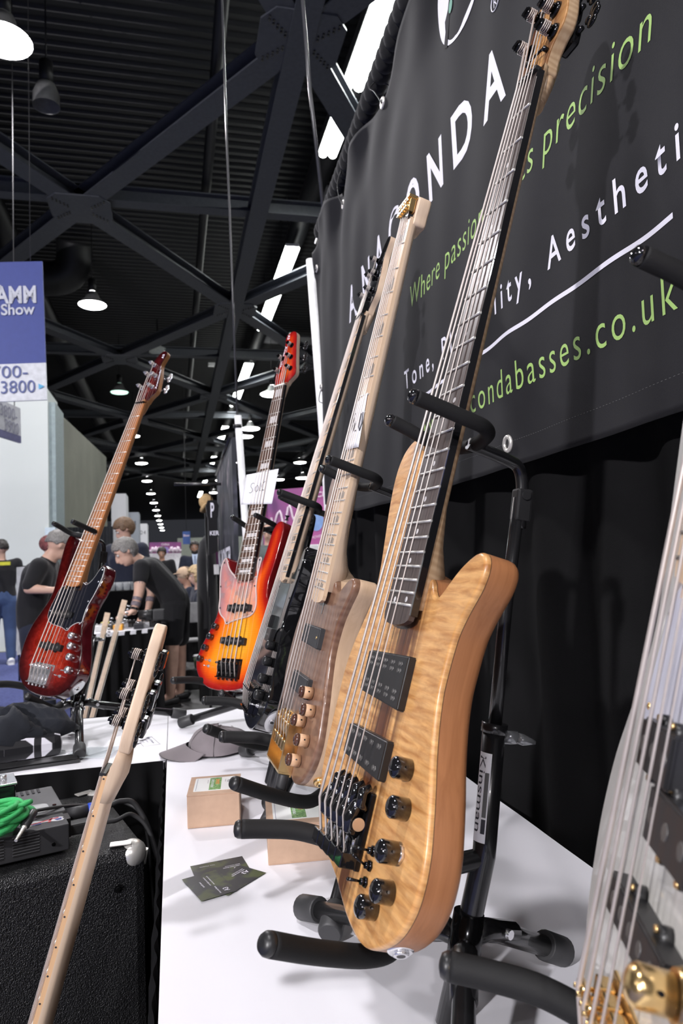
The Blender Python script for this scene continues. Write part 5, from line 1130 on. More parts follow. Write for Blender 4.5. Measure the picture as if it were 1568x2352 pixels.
for (i, j), p in nodes.items():
    for dj, di in ((1, 1), (1, -1)):
        q = nodes.get((i+di, j+dj))
        if q and cnt < 260:
            beam(p, q).build('lattice_beam', bm_, trs); cnt += 1
for (i, j), p in nodes.items():
    mb = MB(); c = Vector(p)+Vector((0, 0, -.13)); mb.prism([(c.x+sx*a, c.y+sy*b_) for sx, sy, a, b_ in ((1, 1, .52, .30), (1, 1, .36, .50), (-1, 1, .36, .50), (-1, 1, .52, .30), (-1, -1, .52, .30), (-1, -1, .36, .50), (1, -1, .36, .50), (1, -1, .52, .30))], c.z-.012, c.z+.012)
    g = mb.build('gusset_plate', bm_, trs)
    if j < 5 and abs(i) < 4:
        mb = MB()
        for sx in (-1, 1):
            for k_ in range(5):
                for o_ in (0, .09):
                    mb.cyl((c.x+sx*(.20+.055*k_), c.y+.12+.055*k_+o_*.6-.03, c.z-.03), (c.x+sx*(.20+.055*k_), c.y+.12+.055*k_+o_*.6-.03, c.z-.012), .016, seg=6)
                    mb.cyl((c.x+sx*(.20+.055*k_), c.y-.12-.055*k_-o_*.6+.03, c.z-.03), (c.x+sx*(.20+.055*k_), c.y-.12-.055*k_-o_*.6+.03, c.z-.012), .016, seg=6)
        bo = mb.build('bolts', M['black_paint'], g); bo['kind'] = 'stuff'
for i in (-4, -2, 0, 2, 4): beam((X0+DX*i, -18, .0), (X0+DX*i, 56, .0), .32, .30).build('long_beam', bm_, trs)
for j in (-5, -3, -1, 1, 3, 5, 7, 9): beam((-22, Y0+DY*j, .16), (22, Y0+DY*j, .16), .26, .26).build('cross_beam', bm_, trs)
pm = plain('dark galvanised duct', (.014, .014, .016), rough=.5, metal=.2)
for k_, (x, z, r0) in enumerate(((.75, 8.3, .09), (2.9, 8.7, .22), (-3.4, 8.5, .30))):
    m = MB(); m.loft([(x, -10, z), (x, 55, z)], r0, 14); tag(m.build('ceiling_pipe', pm), ['thin ceiling pipe right of the hanging cables', 'dark round duct above the tube lights', 'wide dark duct above the left lamp row'][k_], 'pipe')
m = MB(); m.loft(cat_rom([(-6.5, 18.3, 8.6), (-3.5, 18.2, 8.5), (-2.4, 18.0, 8.6), (-2.2, 17.7, 9.3)], 6, False), .42, 18); tag(m.build('ceiling_duct', pm), 'bent dark air duct behind the near left lamp', 'duct')
pn = plain('grey acoustic panel', (.16, .16, .17), rough=.7)
for k_, y in enumerate((10.5, 11.9, 14.2, 24)):
    m = MB(); m.box((4.2, y, 9.1), (2.6, .8, .05)); tag(m.build('ceiling_panel', pn), ['pale ceiling panel just above the banner edge, nearest', 'pale ceiling panel just above the banner edge, second', 'pale ceiling panel beyond the second tube light', 'far pale ceiling panel on the right'][k_], 'panel')

# hanging lamps
glow = emit('lamp glow', (1, .99, 1.0), 38); glow2 = emit('tube glow', (.97, 1, .95), 26); gdim = emit('dim green-white lamp', (.55, .85, .70), 2.2)
def bay_lamp(x, y, z, label, lit=True, r=.31, glowm=None):
    t = empty('bay_lamp', (x, y, z), label, 'lamp', 'round hanging hall lamps')
    m = MB(); m.loft([(0, 0, .33), (0, 0, .30), (0, 0, .16), (0, 0, .02), (0, 0, 0)], [.06, .12, .17, r, r*1.03], 24, cap=False); m.build('reflector', plain('lamp reflector', (.30, .30, .30), rough=.3, metal=.5), t)
    if lit:
        m = MB(); m.loft([(0, 0, .03), (0, 0, -.02), (0, 0, -.05)], [r*.96, r*.9, r*.5], 24); m.build('diffuser', glowm or glow, t)
        m = MB(); m.sphere((0, 0, .36), .075, 10, 7); m.build('vent_glow', glowm or glow, t)
    m = MB(); m.cyl((0, 0, .33), (0, 0, .62), .09, seg=12); m.cyl((0, 0, .6), (0, 0, 9.56-z), .012, seg=6); m.build('ballast', pm, t)
ORD = ['first', 'second', 'third', 'fourth', 'fifth', 'sixth', 'seventh', 'eighth', 'ninth', 'tenth', 'last']
names = {0.2: 'round hall lamp directly above the left table, out of the picture', 8.4: 'big glaring round lamp at the top left corner', 16.9: 'bright round lamp over the left aisle, second in its row', 25.4: 'dim greenish round lamp left of the red headstock'}
for y in (0.2, 8.4, 16.9, 25.4, 34.0, 43, 52, 61, 70, 79, 88, 97, 106, 115, 124):
    bay_lamp(-1.72 if y > 10 else -1.80, y, LAMP_Z, names.get(y) or ORD[int((y-34)/9)]+' small lit round lamp down the left row, counted from the camera', True, .31 if y < 40 else .36, gdim if y == 25.4 else None)
bay_lamp(-1.52, 9.55, 7.43, 'small dark round dome below the glaring corner lamp', False, .17)  # dim round spot here is built as a small dome without diffuser
for x, ys in ((3.55, (34, 43, 52, 61, 70, 79)), (7.9, (34, 43, 52, 61, 70))):
    for k_, y in enumerate(ys): bay_lamp(x, y, LAMP_Z, ORD[k_]+(' small lit lamp of the row just right of the left row' if x < 5 else ' small lit lamp of the rightmost lamp row'), True, .40)
for p, lb in (((575, 985), 'round lamp beside the white pole, between the two middle basses'), ((625, 906), 'round lamp just left of the orange headstock neck'), ((695, 1098), 'round lamp between the orange and black basses')):
    q = at(*p, 31 if p[0] < 600 else 24 if p[0] < 650 else 40); bay_lamp(q.x, q.y, q.z, lb, True, .42)
def tube_light(x, y0, y1, z, label):
    t = empty('tube_light', (x, (y0+y1)/2, z), label, 'lamp', 'long twin-tube ceiling lights'); L = y1-y0
    m = MB(); m.box((0, 0, .05), (.30, L, .06)); m.build('housing', M['white_plastic'], t)
    for s in (-1, 1):
        m = MB(); m.cyl((s*.085, -L/2+.02, 0), (s*.085, L/2-.02, 0), .075, seg=12); m.build('tube', glow2, t)
    for yy in (-L/4, L/4):
        m = MB(); m.cyl((0, yy, .08), (0, yy, 9.56-z), .008, seg=6); m.build('hanger', pm, t)
TL = ['largest twin-tube light, at the top beside the banner', 'second twin-tube light, its lower end above the banner corner', 'twin-tube light above the crossing beam, third down', 'twin-tube light below the crossing beam, fourth down', 'twin-tube light left of the orange headstock, fifth down', 'twin-tube light sixth down, just below the fifth', 'short twin-tube light above the dark poster', 'twin-tube light left of the dark poster top', 'small twin-tube light above the straw hat', 'tiny twin-tube light above the black hanging shirt']
for k_, (a, b) in enumerate(((5.6, 8.45), (8.75, 10.0), (13.2, 15.0), (15.35, 18.1), (21.4, 23.9), (24.2, 27.2), (31.5, 35.0), (40.5, 45), (50, 54.5), (60, 64.5))):
    tube_light(2.70, a*1.113, b*1.113, CZ+6.9, TL[k_])
m = MB(); a = at(545, 960, 4.15); m.loft([tuple(at(508, -60, 4.15)), tuple(at(521, 330, 4.15)), tuple(at(533, 640, 4.15)), tuple(a)], .0065, 8); tag(m.build('hanging_cable', plain('grey-black cable', (.045, .045, .05), rough=.3)), 'long dark cable hanging down to the white pole', 'cable')
m = MB(); m.loft([tuple(at(690, -60, 2.9)), tuple(at(712, 210, 2.9)), tuple(at(746, 510, 2.9))], .0085, 8); tag(m.build('hanging_cable', plain('grey-black cable', (.045, .045, .05), rough=.3)), 'slanting dark cable meeting the banner corner', 'cable')
# small things on the truss
q = at(489, 838, 26); m = MB(); m.box((q.x, q.y, q.z), (.35, .2, .12)); tag(m.build('ceiling_sensor', M['white_plastic']), 'small pale box on the beam left of the orange headstock', 'sensor')
q = at(362, 805, 22); t = empty('ceiling_projector', q, 'small white box hanging above the red headstock', 'device'); m = MB(); m.box((0, 0, 0), (.42, .3, .34), Matrix.Rotation(.4, 3, 'Y') @ Matrix.Rotation(.3, 3, 'X'), bev=.02); m.build('housing', plain('grey white housing', (.55, .58, .57)), t); m = MB(); m.cyl((0, 0, .1), (0, 0, 1.0), .02, seg=8); m.build('bracket', pm, t)

# ------------------------------------------------------------------ left: wall block, hanging signs, concrete wall
lw = plain('pale exhibition wall', (.60, .64, .62), var=.03, scale=.6, rough=.8)
yw = 12.0
a, b = at(-60, 1500, yw), at(116, 1500, yw)
m = MB(); xr = at(112, 1200, yw).x; m.box((xr-4, yw+.5, 2.1), (8, 1.0, 4.2)); structure('wall_left', m, lw)
m = MB(); m.box((xr+.05, yw+.55, 2.0), (.10, .9, 4.0)); structure('wall_left', m, plain('blue-grey wall end', (.25, .31, .32), rough=.6))
cw = plain('grey concrete wall', (.165, .17, .135), var=.12, scale=1.2, rough=.85, bumpd=.004, bscale=14)
p1, p2 = at(114, 928, 13.2), at(244, 1050, 20.5); 
m = MB(); th = Vector((-.35, 0, 0)); m.add([(p1.x, p1.y, 0), (p2.x, p2.y, 0), tuple(p2), tuple(p1), (p1.x-.4, p1.y, 0), (p2.x-.4, p2.y, 0), (p2.x-.4, p2.y, p2.z), (p1.x-.4, p1.y, p1.z)], [(0, 1, 2, 3), (7, 6, 5, 4), (3, 2, 6, 7), (0, 3, 7, 4), (1, 5, 6, 2)]); structure('wall_left', m, cw)
def sign(name, c0, c1, c2, c3, bands, label, cat, text, thick=.03, flip=1):
    """corners tl, tr, br, bl (world). bands: (v0, v1, material); text: (string, u0, v0, width, height, material, bold)"""
    tl, tr, br, bl = [Vector(c) for c in (c0, c1, c2, c3)]
    nrm = (tr-tl).cross(bl-tl).normalized()
    if nrm.dot(Vector((0, 0, CZ))*0+(Vector((0, 0, CZ))-tl)) < 0: nrm = -nrm
    o = (tl+tr+br+bl)/4; r = empty(name, o, label, cat)
    def P(u, v, l=0): return (tl.lerp(tr, u)).lerp(bl.lerp(br, u), v)+nrm*l-o
    for k_, (v0, v1, mat) in enumerate(bands):
        m = MB(); vs = [P(0, v0), P(1, v0), P(1, v1), P(0, v1)]; vs += [p-nrm*thick for p in vs]; m.add([tuple(p) for p in vs], [(0, 3, 2, 1), (4, 5, 6, 7), (0, 1, 5, 4), (1, 2, 6, 5), (2, 3, 7, 6), (3, 0, 4, 7)]); m.build('sign_panel', mat, r)
    W_, H_ = (tr-tl).length, (bl-tl).length
    for (s_, u0, v0, uw, vh, mat, bold) in text:
        text_on('sign_lettering', s_, lambda a_, b_: P(u0+a_/W_, v0-b_/H_, .012), uw*W_, vh*H_, mat, r, bold=bold)
    return r, P
sb = plain('sign blue', (.035, .060, .30), var=.05, rough=.5); sw = plain('sign white', (.78, .80, .84), rough=.5); sbl = plain('sign lettering blue', (.09, .12, .33)); sgy = plain('sign lettering grey white', (.62, .64, .72))
ys = 7.6; tl, tr, br, bl = at(-190, 606, ys), at(97, 600, ys), at(108, 918, ys), at(-180, 930, ys)
br2 = Vector((br.x, br.y, br.z)); 
sg, P = sign('hanging_sign', tl, tr, br, bl, [(0, .735, sb), (.735, 1, sw)], 'blue and white hanging hall sign with show name and booth numbers', 'sign',
  [('The', .48, .205, .185, .055, sgy, .02), ('NAMM', .50, .300, .44, .122, sgy, .03), ('Show', .65, .385, .275, .078, sgy, .02), ('3700-', .475, .835, .375, .085, sbl, 0), ('3800', .627, .945, .28, .088, sbl, 0)])
m = MB(); m.add([tuple(P(.935, .885, .012)), tuple(P(.985, .905, .012)), tuple(P(.935, .925, .012))], [(0, 1, 2)]); m.build('sign_arrow', plain('cyan print', (.10, .45, .75)), sg)
m = MB()
for u in (.1, .9): m.cyl(tuple(P(u, 0)), tuple(P(u, 0)+Vector((0, 0, 3.6))), .004, seg=6)
m.build('suspension_wire', M['rubber'], sg)
y1, y2 = 9.6, 8.2
sg, P = sign('hanging_sign', at(-120, 862, 7.75), at(47, 938, 9.3), at(49, 1018, 9.3), at(-120, 965, 7.75), [(0, .80, plain('sign grey', (.50, .51, .55))), (.80, 1, plain('sign dark violet', (.10, .10, .22)))], 'smaller grey hanging sign with booth numbers below the blue sign', 'sign',
  [('3800-', .66, .43, .27, .32, plain('grey lettering', (.20, .20, .28)), 0), ('3900', .73, .80, .22, .32, plain('grey lettering', (.20, .20, .28)), 0)])
m = MB()
for u in (.15, .9): m.cyl(tuple(P(u, 0)), tuple(P(u, 0)+Vector((0, 0, 5.5))), .006, seg=6)
m.build('suspension_wire', M['rubber'], sg)
# white columns
colm = plain('white column', (.66, .67, .70), var=.03, scale=1, rough=.7); colg = plain('shaded grey column', (.34, .37, .42), var=.03, rough=.7)  # grey copy of the column material has shade put into its colour
def column(x0px, x1px, ytop, Y, mat, label, txt=None):
    a, b = at(x0px, ytop, Y), at(x1px, ytop, Y); r = empty('exhibition_column', ((a.x+b.x)/2, Y, 0), label, 'column'); w__ = b.x-a.x
    m = MB(); m.box((0, .6, a.z/2), (w__, 1.2, a.z)); m.build('panel', mat, r)
    if txt: text_on('column_lettering', txt, lambda a_, b_: Vector((-w__*.34+a_, -.012, a.z-.42*a.z*.35+b_)), w__*.62, .16, M['ink'], r)
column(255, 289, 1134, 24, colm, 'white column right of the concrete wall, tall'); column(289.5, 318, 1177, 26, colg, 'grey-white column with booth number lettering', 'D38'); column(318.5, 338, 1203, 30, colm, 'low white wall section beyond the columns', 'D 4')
m = MB(); q0, q1 = at(415, 1236, 44), at(505, 1236, 44); m.box(((q0.x+q1.x)/2+1, 44.2, q0.z/2), (q1.x-q0.x+2.4, .3, q0.z)); structure('wall_far', m, plain('pale green far wall', (.40, .44, .38), rough=.8))
# pink sign, blue sign
def wave_art(P, r, mat, u0, u1, vc, amp, n=60, th=.010, seed=1):
    rn = random.Random(seed); m = MB(); pts = []
    for i in range(n+1):
        u = u0+(u1-u0)*i/n; e = .35+.65*abs(math.sin(i*.24+seed)); pts.append(P(u, vc+amp*e*math.sin(i*.85), .012))
    m.loft([tuple(p) for p in pts], th, 6); return m.build('printed_wave', mat, r)
pink, N, L_, b_s = new_mat('pink and violet print'); v = coords(N, L_, (1, 1, 1)); nz = noise(N, L_, v, .9, 2); r_ = ramp(N, L_, nz.outputs[0], [(.30, (.10, .05, .17)), (.50, (.32, .07, .24)), (.72, (.50, .10, .33))]); L_.new(r_.outputs[0], b_s.inputs['Base Color']); setp(b_s, rough=.6)
pw = plain('pink-white print', (.75, .62, .72))
sg, P = sign('pink_banner', at(343, 1246, 27), at(416, 1245, 27), at(416, 1270, 27), at(343, 1271, 27), [(0, 1, pink)], 'small far pink sign reading CHINA with a sound wave', 'sign', [('CHINA', .37, .30, .26, .20, pw, .02)])
wave_art(P, sg, pw, .03, .38, .68, .26, 26, .05); wave_art(P, sg, pw, .62, .98, .68, .26, 26, .05, 3)
m = MB(); m.add([tuple(P(.5+.13*math.cos(a), .72+.30*math.sin(a), .008)) for a in [2*PI*i/30 for i in range(30)]], [tuple(range(30))]); m.build('printed_globe', plain('violet print', (.30, .22, .50)), sg)
q0, q1 = at(343, 1271, 27.3), at(416, 1271, 27.3); m = MB(); m.box(((q0.x+q1.x)/2, 27.5, q0.z/2), (q1.x-q0.x, .2, q0.z)); tag(m.build('white_partition', M['white_paint']), 'white partition under the far pink sign', 'partition')
sg, P = sign('blue_sign', at(419, 1221, 30), at(436.5, 1220, 30), at(437, 1250, 30), at(420, 1250, 30), [(0, 1, plain('far sign blue', (.03, .08, .28)))], 'small far blue hanging sign right of the pink sign', 'sign', [('Show', .1, .40, .8, .18, pw, .02)])
m = MB(); m.cyl(tuple(P(.5, 0)), tuple(P(.5, 0)+Vector((0, 0, 7.1))), .01, seg=6); m.build('suspension_wire', M['rubber'], sg)
sg, P = sign('pink_banner', at(588, 1128, 9.5), at(752, 1116, 9.0), at(752, 1246, 9.0), at(588, 1286, 9.5), [(0, 1, pink)], 'large pink and violet sign with a white sound wave behind the basses', 'sign', [('CHINA', .84, .18, .4, .09, pw, .02), ('MOVEMENT', .78, .88, .25, .045, pw, .0)])
wave_art(P, sg, pw, .22, .82, .42, .17, 30, .016, 2)
for u_ in (.12, .97):
    m = MB(); q_ = P(u_, .02, -.05); m.loft([tuple(q_), (q_.x, q_.y, -sg.location.z)], .02, 8); m.build('upright', M['black_paint'], sg)
m = MB(); m.add([tuple(P(.86+.09*math.cos(a), .60+.16*math.sin(a), .008)) for a in [2*PI*i/30 for i in range(30)]], [tuple(range(30))]); m.build('printed_globe', plain('blue-violet print', (.16, .28, .55)), sg)
q0 = at(690, 1252, 8.6); m = MB(); m.box((q0.x+.30, 8.7, q0.z/2), (.75, .35, q0.z), bev=.01); tag(m.build('white_counter', M['white_paint']), 'white counter under the large pink sign', 'counter')
m = MB(); q0 = at(600, 1160, 9.2); m.cyl((q0.x, 9.3, 0), (q0.x, 9.3, q0.z+.4), .03, seg=10); tag(m.build('grey_upright', plain('grey pipe', (.25, .25, .26))), 'grey upright post in front of the pink sign', 'post')

# dark poster, pole, hanging shirts
Xp = .405
def xat(x, y, X):
    d = Fv + Rv*((x-784)/1600) - Uv*((y-1176)/1600); return Vector((X, d.y/d.x*X, d.z/d.x*X+CZ))
pt_, N, L_, b_s = new_mat('dark illustrated poster'); v = coords(N, L_, (1, 2.2, .9)); nz = noise(N, L_, v, 3.2, 6, 1.6); r_ = ramp(N, L_, nz.outputs[0], [(.45, (.012, .014, .022)), (.60, (.05, .05, .075)), (.68, (.26, .22, .24)), (.80, (.42, .33, .33))]); L_.new(r_.outputs[0], b_s.inputs['Base Color']); setp(b_s, rough=.5)
c_ = [xat(497, 1092, Xp), xat(531, 1004, Xp), xat(554, 1300, Xp), xat(507, 1300, Xp)]
c_[3].y = c_[0].y; c_[2].y = c_[1].y-.0; zb = .95; c_[3].z = zb; c_[2].z = zb
sg, P = sign('dark_poster', *[tuple(p) for p in c_], [(0, 1, pt_)], 'tall dark illustrated poster with big white lettering, left of the white pole', 'poster',
  [('NUTMONSTER', .10, .76, .80, .12, M['white_print'], .03), ('STER', .22, .86, .4, .06, M['white_print'], .02)])
m = MB(); m.loft([tuple(P(0, -.01)), tuple(P(1, -.01))], .018, 8); m.build('poster_rail', M['black_paint'], sg)
q = at(546, 955, 4.15); q2 = at(572, 1330, 4.15); t = empty('white_pole', (q2.x, 4.15, 0), 'white upright pole between the dark poster and the orange bass', 'pipe')
m = MB(); m.loft([(0.02, 0, 0), (0, 0, q2.z), (q.x-q2.x, 0, q.z)], .021, 14); m.build('pole', M['white_paint'], t); m = MB(); m.loft([(q.x-q2.x-.003, 0, q.z-.075), (q.x-q2.x-.003, 0, q.z-.055)], .026, 14); m.build('strap', M['black_plastic'], t); m = MB(); m.box((0, 0, .008), (.4, .4, .012)); m.build('base_plate', M['black_paint'], t)
def drop(y, x0, x1, z0, z1, name, mat, label, cat='curtain', amp=.02):
    m = MB(); n = 60; vs = []
    for r_i, z in enumerate((z1, (z0+z1)/2, z0)):
        for i in range(n+1): vs.append((x0+(x1-x0)*i/n, y+amp*math.sin(i*1.1+r_i*.3)*(.6+.3*r_i), z))
    m.add(vs, [(r_i*(n+1)+i, (r_i+1)*(n+1)+i, (r_i+1)*(n+1)+i+1, r_i*(n+1)+i+1) for r_i in range(2) for i in range(n)], True); return tag(m.build(name, mat), label, cat)
# black shirt on a hanger, with pale lettering
q = at(485, 1150, 5.9); r = empty('hanging_shirt', (q.x, 5.9, q.z), 'black shirt with white lettering hanging left of the dark poster', 'clothing')
m = MB(); S_ = 5.9/1600
pl = [(-.5, 0), (.45, .02), (.62, .0), (.95, -.3), (.80, -.95), (.66, -.85), (.70, -2.9), (-.55, -3.1), (-.5, -1.0), (-.62, -.9), (-.75, -.3)]
m.prism([(x_*17*S_, y_*40*S_) for x_, y_ in pl], -.03, .03); o = m.build('shirt', M['black_tee'], r); o.rotation_euler = (PI/2, 0, 0)
text_on('shirt_lettering', 'P', lambda a_, b_: Vector((-.01+a_, -.033, -.14+b_)), .03, .12, M['white_print'], r, bold=.02); text_on('shirt_lettering', 'KER', lambda a_, b_: Vector((-.02+a_, -.033, -.29+b_)), .075, .035, M['white_print'], r, bold=.02)
m = MB(); m.cyl((0, 0, 0), (0, 0, .14), .004, seg=6); m.cyl((-.3, 0, .14), (.3, 0, .14), .012, seg=8); m.build('hanger_rail', M['black_paint'], r)
q = at(473, 1152, 6.1); r = empty('straw_hat', q, 'straw hat hanging above the black shirt', 'hat'); sm_ = plain('straw', (.50, .34, .17), var=.2, scale=90, rough=.9)
m = MB(); m.sphere((0, 0, 0), .062, 16, 10, (1, .6, 1.1)); m.build('crown', sm_, r); m = MB(); m.loft([(-.02, -.01, -.05), (.0, -.015, -.065)], [.10, .085], 20, sy=.5); m.build('brim', sm_, r); m = MB(); m.cyl((0, .07, .02), (0, .07, -q.z), .012, seg=8); m.cyl((0, 0, .02), (0, .07, .02), .006, seg=6); m.build('hat_stand', M['black_paint'], r)
r = empty('black_jacket', at(474, 1275, 6.6), 'black jacket hanging behind the seated woman', 'clothing'); m = MB(); m.loft([(0, 0, .18), (.01, 0, .12), (.0, 0, -.05), (0, 0, -.5), (0, 0, -at(474, 1275, 6.6).z)], [.03, .12, .15, .16, .16], 16, sy=.6); m.build('jacket', M['black_tee'], r)
q = at(492, 1270, 6.6); m = MB(); m.box((q.x+.01, 6.6, q.z-.02), (.05, .03, .30)); tag(m.build('violet_print', pink), 'narrow violet print between the jacket and the poster', 'print')
q = at(494, 1308, 6.5); m = MB(); m.box((q.x, 6.5, q.z), (.075, .03, .09)); tag(m.build('price_card', M['white_plastic']), 'white card under the violet print', 'card')
drop(7.3, at(452, 1250, 7.3).x, at(505, 1250, 7.3).x, 0.0, 1.30, 'booth_screen', M['black_drape'], 'black cloth panel below the hanging shirt')
# black draped tables
def skirt_table(name, c0, c1, dep, label, seed, top=M['black_drape'], h=.745):
    t = empty(name, (c0[0], c0[1], 0), label, 'table'); a = Vector((0, 0, 0)); b = Vector((c1[0]-c0[0], c1[1]-c0[1], 0)); dn = Vector((-b.y, b.x, 0)).normalized()*dep
    m = MB(); vs = [a, b, b+dn, a+dn]; m.add([tuple(p+Vector((0, 0, h))) for p in vs]+[tuple(p+Vector((0, 0, h-.03))) for p in vs], [(0, 1, 2, 3), (7, 6, 5, 4), (0, 4, 5, 1), (1, 5, 6, 2), (2, 6, 7, 3), (3, 7, 4, 0)]); m.build('table_top', top, t)
    m = MB(); pleat_skirt(m, (a.x, a.y), (b.x, b.y), .01, h, .02, .09, 6, seed); pleat_skirt(m, (b.x, b.y), ((b+dn).x, (b+dn).y), .01, h, .02, .09, 6, seed+1); pleat_skirt(m, (a.x, a.y), ((a+dn).x, (a+dn).y), .01, h, .02, .09, 6, seed+2); m.build('table_skirt', M['black_drape'], t)
    for k_ in (.1, .9):
        m = MB(); q = b*k_+dn*.5; m.cyl((q.x, q.y, .0), (q.x, q.y, h-.03), .02, seg=8); m.build('leg', M['black_paint'], t)
    return t
c0, c1 = at(205, 1446, 5.6), at(372, 1428, 5.8)
skirt_table('neighbour_table', (c0.x, c0.y), (c1.x, c1.y), .62, 'neighbouring white-topped table with black skirt that the bending man leans on', 31, M['white_cloth'])
c0, c1 = at(425, 1372, 9.2), at(520, 1374, 9.0)
skirt_table('neighbour_table', (c0.x, c0.y), (c1.x+.3, c1.y), .7, 'black draped table in front of the curly-haired woman', 41)
# black shelf with clear cups and the pedals on the neighbour table
q = at(262, 1372, 7.0); r = empty('black_riser', (q.x, 7.0, .0), 'black cloth-covered riser behind the pedals', 'shelf'); m = MB(); m.box((.15, .1, .51), (.75, .4, 1.02), bev=.01); m.build('riser', M['black_drape'], r)
clr = plain('clear plastic cup', (.7, .72, .74), rough=.08, alpha=.35)
for i in range(5):
    o = MB(); x_ = q.x-.02+.068*i; o.loft([(x_, 7.0, 1.022), (x_, 7.0, 1.10)], [.028, .036], 14); tag(o.build('clear_cup', clr), ['leftmost', 'second from left', 'middle', 'fourth from left', 'rightmost'][i]+' of the five clear plastic cups on the black riser', 'cup', 'clear cups on the riser')
rn = random.Random(11)
def pedal(x, y, z, col, label, k_):
    r = empty('effect_pedal', (x, y, z), label, 'pedal', 'effect pedals on the neighbouring table', (0, 0, rn.uniform(-.5, .5)))
    m = MB(); m.box((0, 0, .022), (.07, .12, .042), bev=.004); m.build('case', plain('pedal '+str(k_), col, rough=.3), r)
    for sx in (-1, 1): m = MB(); m.cyl((sx*.018, .03, .043), (sx*.018, .03, .058), .008, .007, 12); m.build('control_knob', M['black_plastic'] if k_ % 2 else M['chrome'], r)
    m = MB(); m.cyl((0, -.035, .043), (0, -.035, .056), .007, seg=12); m.build('foot_switch', M['chrome'], r)
cols = [(.75, .35, .03), (.02, .02, .02), (.4, .4, .42), (.55, .5, .08), (.03, .03, .035), (.5, .5, .52), (.02, .02, .02), (.12, .12, .13), (.6, .6, .6), (.03, .03, .03)]
pn_ = ['orange effect pedal beside the wrist of the bending man', 'glossy black effect pedal just left of the orange one', 'silver grey effect pedal under the hand of the bending man', 'olive yellow effect pedal left of the black one', 'black effect pedal beside the camera on the table', 'light grey effect pedal right of the hand', 'black effect pedal between the hand and the camera', 'dark grey effect pedal at the right end of the table', 'pale grey effect pedal at the left end of the table', 'black effect pedal at the right corner of the table']
for k_ in range(10):
    q = at([272, 258, 290, 243, 318, 332, 300, 345, 228, 352][k_], 1425, 5.85+.12*(k_ % 4)); pedal(q.x, q.y, .745, cols[k_], pn_[k_], k_)
cable('black_cable', [(at(255, 1400, 6.1).x+.05*i, 6.1+.06*math.sin(i*2.2), .76+.03*abs(math.sin(i*1.7))) for i in range(10)], .008, M['rubber'], 'tangled black cable among the pedals on the neighbouring table')
r = empty('camera_lens', at(338, 1412, 5.9), 'black camera with lens lying on the neighbouring table', 'camera'); m = MB(); m.cyl((-.06, 0, 0), (.05, -.03, 0), .038, .045, 20); m.build('lens', M['black_plastic'], r); m = MB(); m.box((.09, -.02, 0), (.09, .12, .085), bev=.01); m.build('camera_body', M['rubber'], r)
# guitars leaning in front of the skirt
def small_guitar(top, bot, Y, label, c_body):
    a, b = at(*top, Y+.15), at(*bot, Y); d = (b-a).normalized(); r = empty('leaning_guitar', b, label, 'guitar', 'guitars leaning on the neighbouring table'); a = a-b; b = Vector((0, 0, 0))
    sd = Vector((1, .2, 0)); sd = (sd-d*sd.dot(d)).normalized(); nn = d.cross(sd); rot = Matrix((d, sd, nn)).transposed(); L = a.length
    m = MB(); m.box(a+d*(L*.5), (L*.95, .027, .016), rot, bev=.003); m.build('neck', M['maple'], r)
    m = MB(); m.box(a+d*.06, (.15, .038, .014), rot, bev=.003); m.build('headstock', M['maple'], r)
    for i in range(6): m = MB(); q = a+d*(.02+.024*i)+sd*.035; m.cyl(q-sd*.008, q+sd*.012, .006, seg=8); m.build('tuning_key', M['chrome'], r)
    m = MB(); P = cat_rom([(.0, .03), (-.10, .12), (-.02, .17), (.10, .13), (.20, .16), (.33, .15), (.38, .0), (.33, -.15), (.20, -.17), (.10, -.13), (-.04, -.15), (-.06, -.08), (.02, -.03)], 4)
    vs = [b+d*(p[0]+.02)+sd*p[1]+nn*.02 for p in P]; n_ = len(vs); m.add([tuple(p) for p in vs]+[tuple(p-nn*.04) for p in vs], [tuple(range(n_)), tuple(range(2*n_-1, n_-1, -1))]+[(i, i+n_, (i+1) % n_+n_, (i+1) % n_) for i in range(n_)]); m.build('body', plain('pale guitar body'+str(c_body[0]), c_body, rough=.2, coat=.8), r)
    for k_ in range(4):
        m = MB(); o_ = sd*(.012*(k_-1.5)); m.loft([a+d*.08+o_+nn*.014, b+d*.22+o_+nn*.03], .0012, 5); m.build('string', M['nickel'], r)
    return r
small_guitar((285, 1383), (185, 1740), 5.0, 'slim guitar leaning in front of the black skirt, headstock by the bending man\'s hand', (.03, .03, .035))
small_guitar((246, 1412), (178, 1720), 5.15, 'second slim guitar leaning behind the red bass stand', (.05, .02, .01))
# grey folding chair with a cup, crate behind
r = empty('folding_chair', (at(470, 1600, 7.6).x, 7.6, 0), 'grey folding chair behind the orange bass', 'chair'); gp = plain('grey chair steel', (.30, .30, .31), rough=.4, metal=.3)
m = MB(); m.box((0, 0, .45), (.44, .42, .025), Matrix.Rotation(-.05, 3, 'X'), bev=.01); m.build('seat', gp, r); m = MB(); m.box((0, .24, .72), (.44, .02, .22), Matrix.Rotation(-.15, 3, 'X'), bev=.008); m.build('backrest', gp, r)
for sx in (-1, 1):
    for ya, yb in ((-.20, .18), (.22, -.18)):
        m = MB(); m.loft([(sx*.21, yb, 0), (sx*.21, ya, .46)], .011, 8); m.build('leg', M['black_metal'], r)
q = at(455, 1578, 7.3); r = empty('paper_cup', (q.x, 7.3, .20), 'white lidded green paper cup on a crate behind the orange bass', 'cup'); m = MB(); m.loft([(0, 0, 0), (0, 0, .11)], [.030, .042], 18); m.build('cup', plain('dull green cup', (.10, .14, .07)), r); m = MB(); m.loft([(0, 0, .108), (0, 0, .118), (0, 0, .128)], [.045, .045, .036], 18); m.build('lid', M['white_plastic'], r)
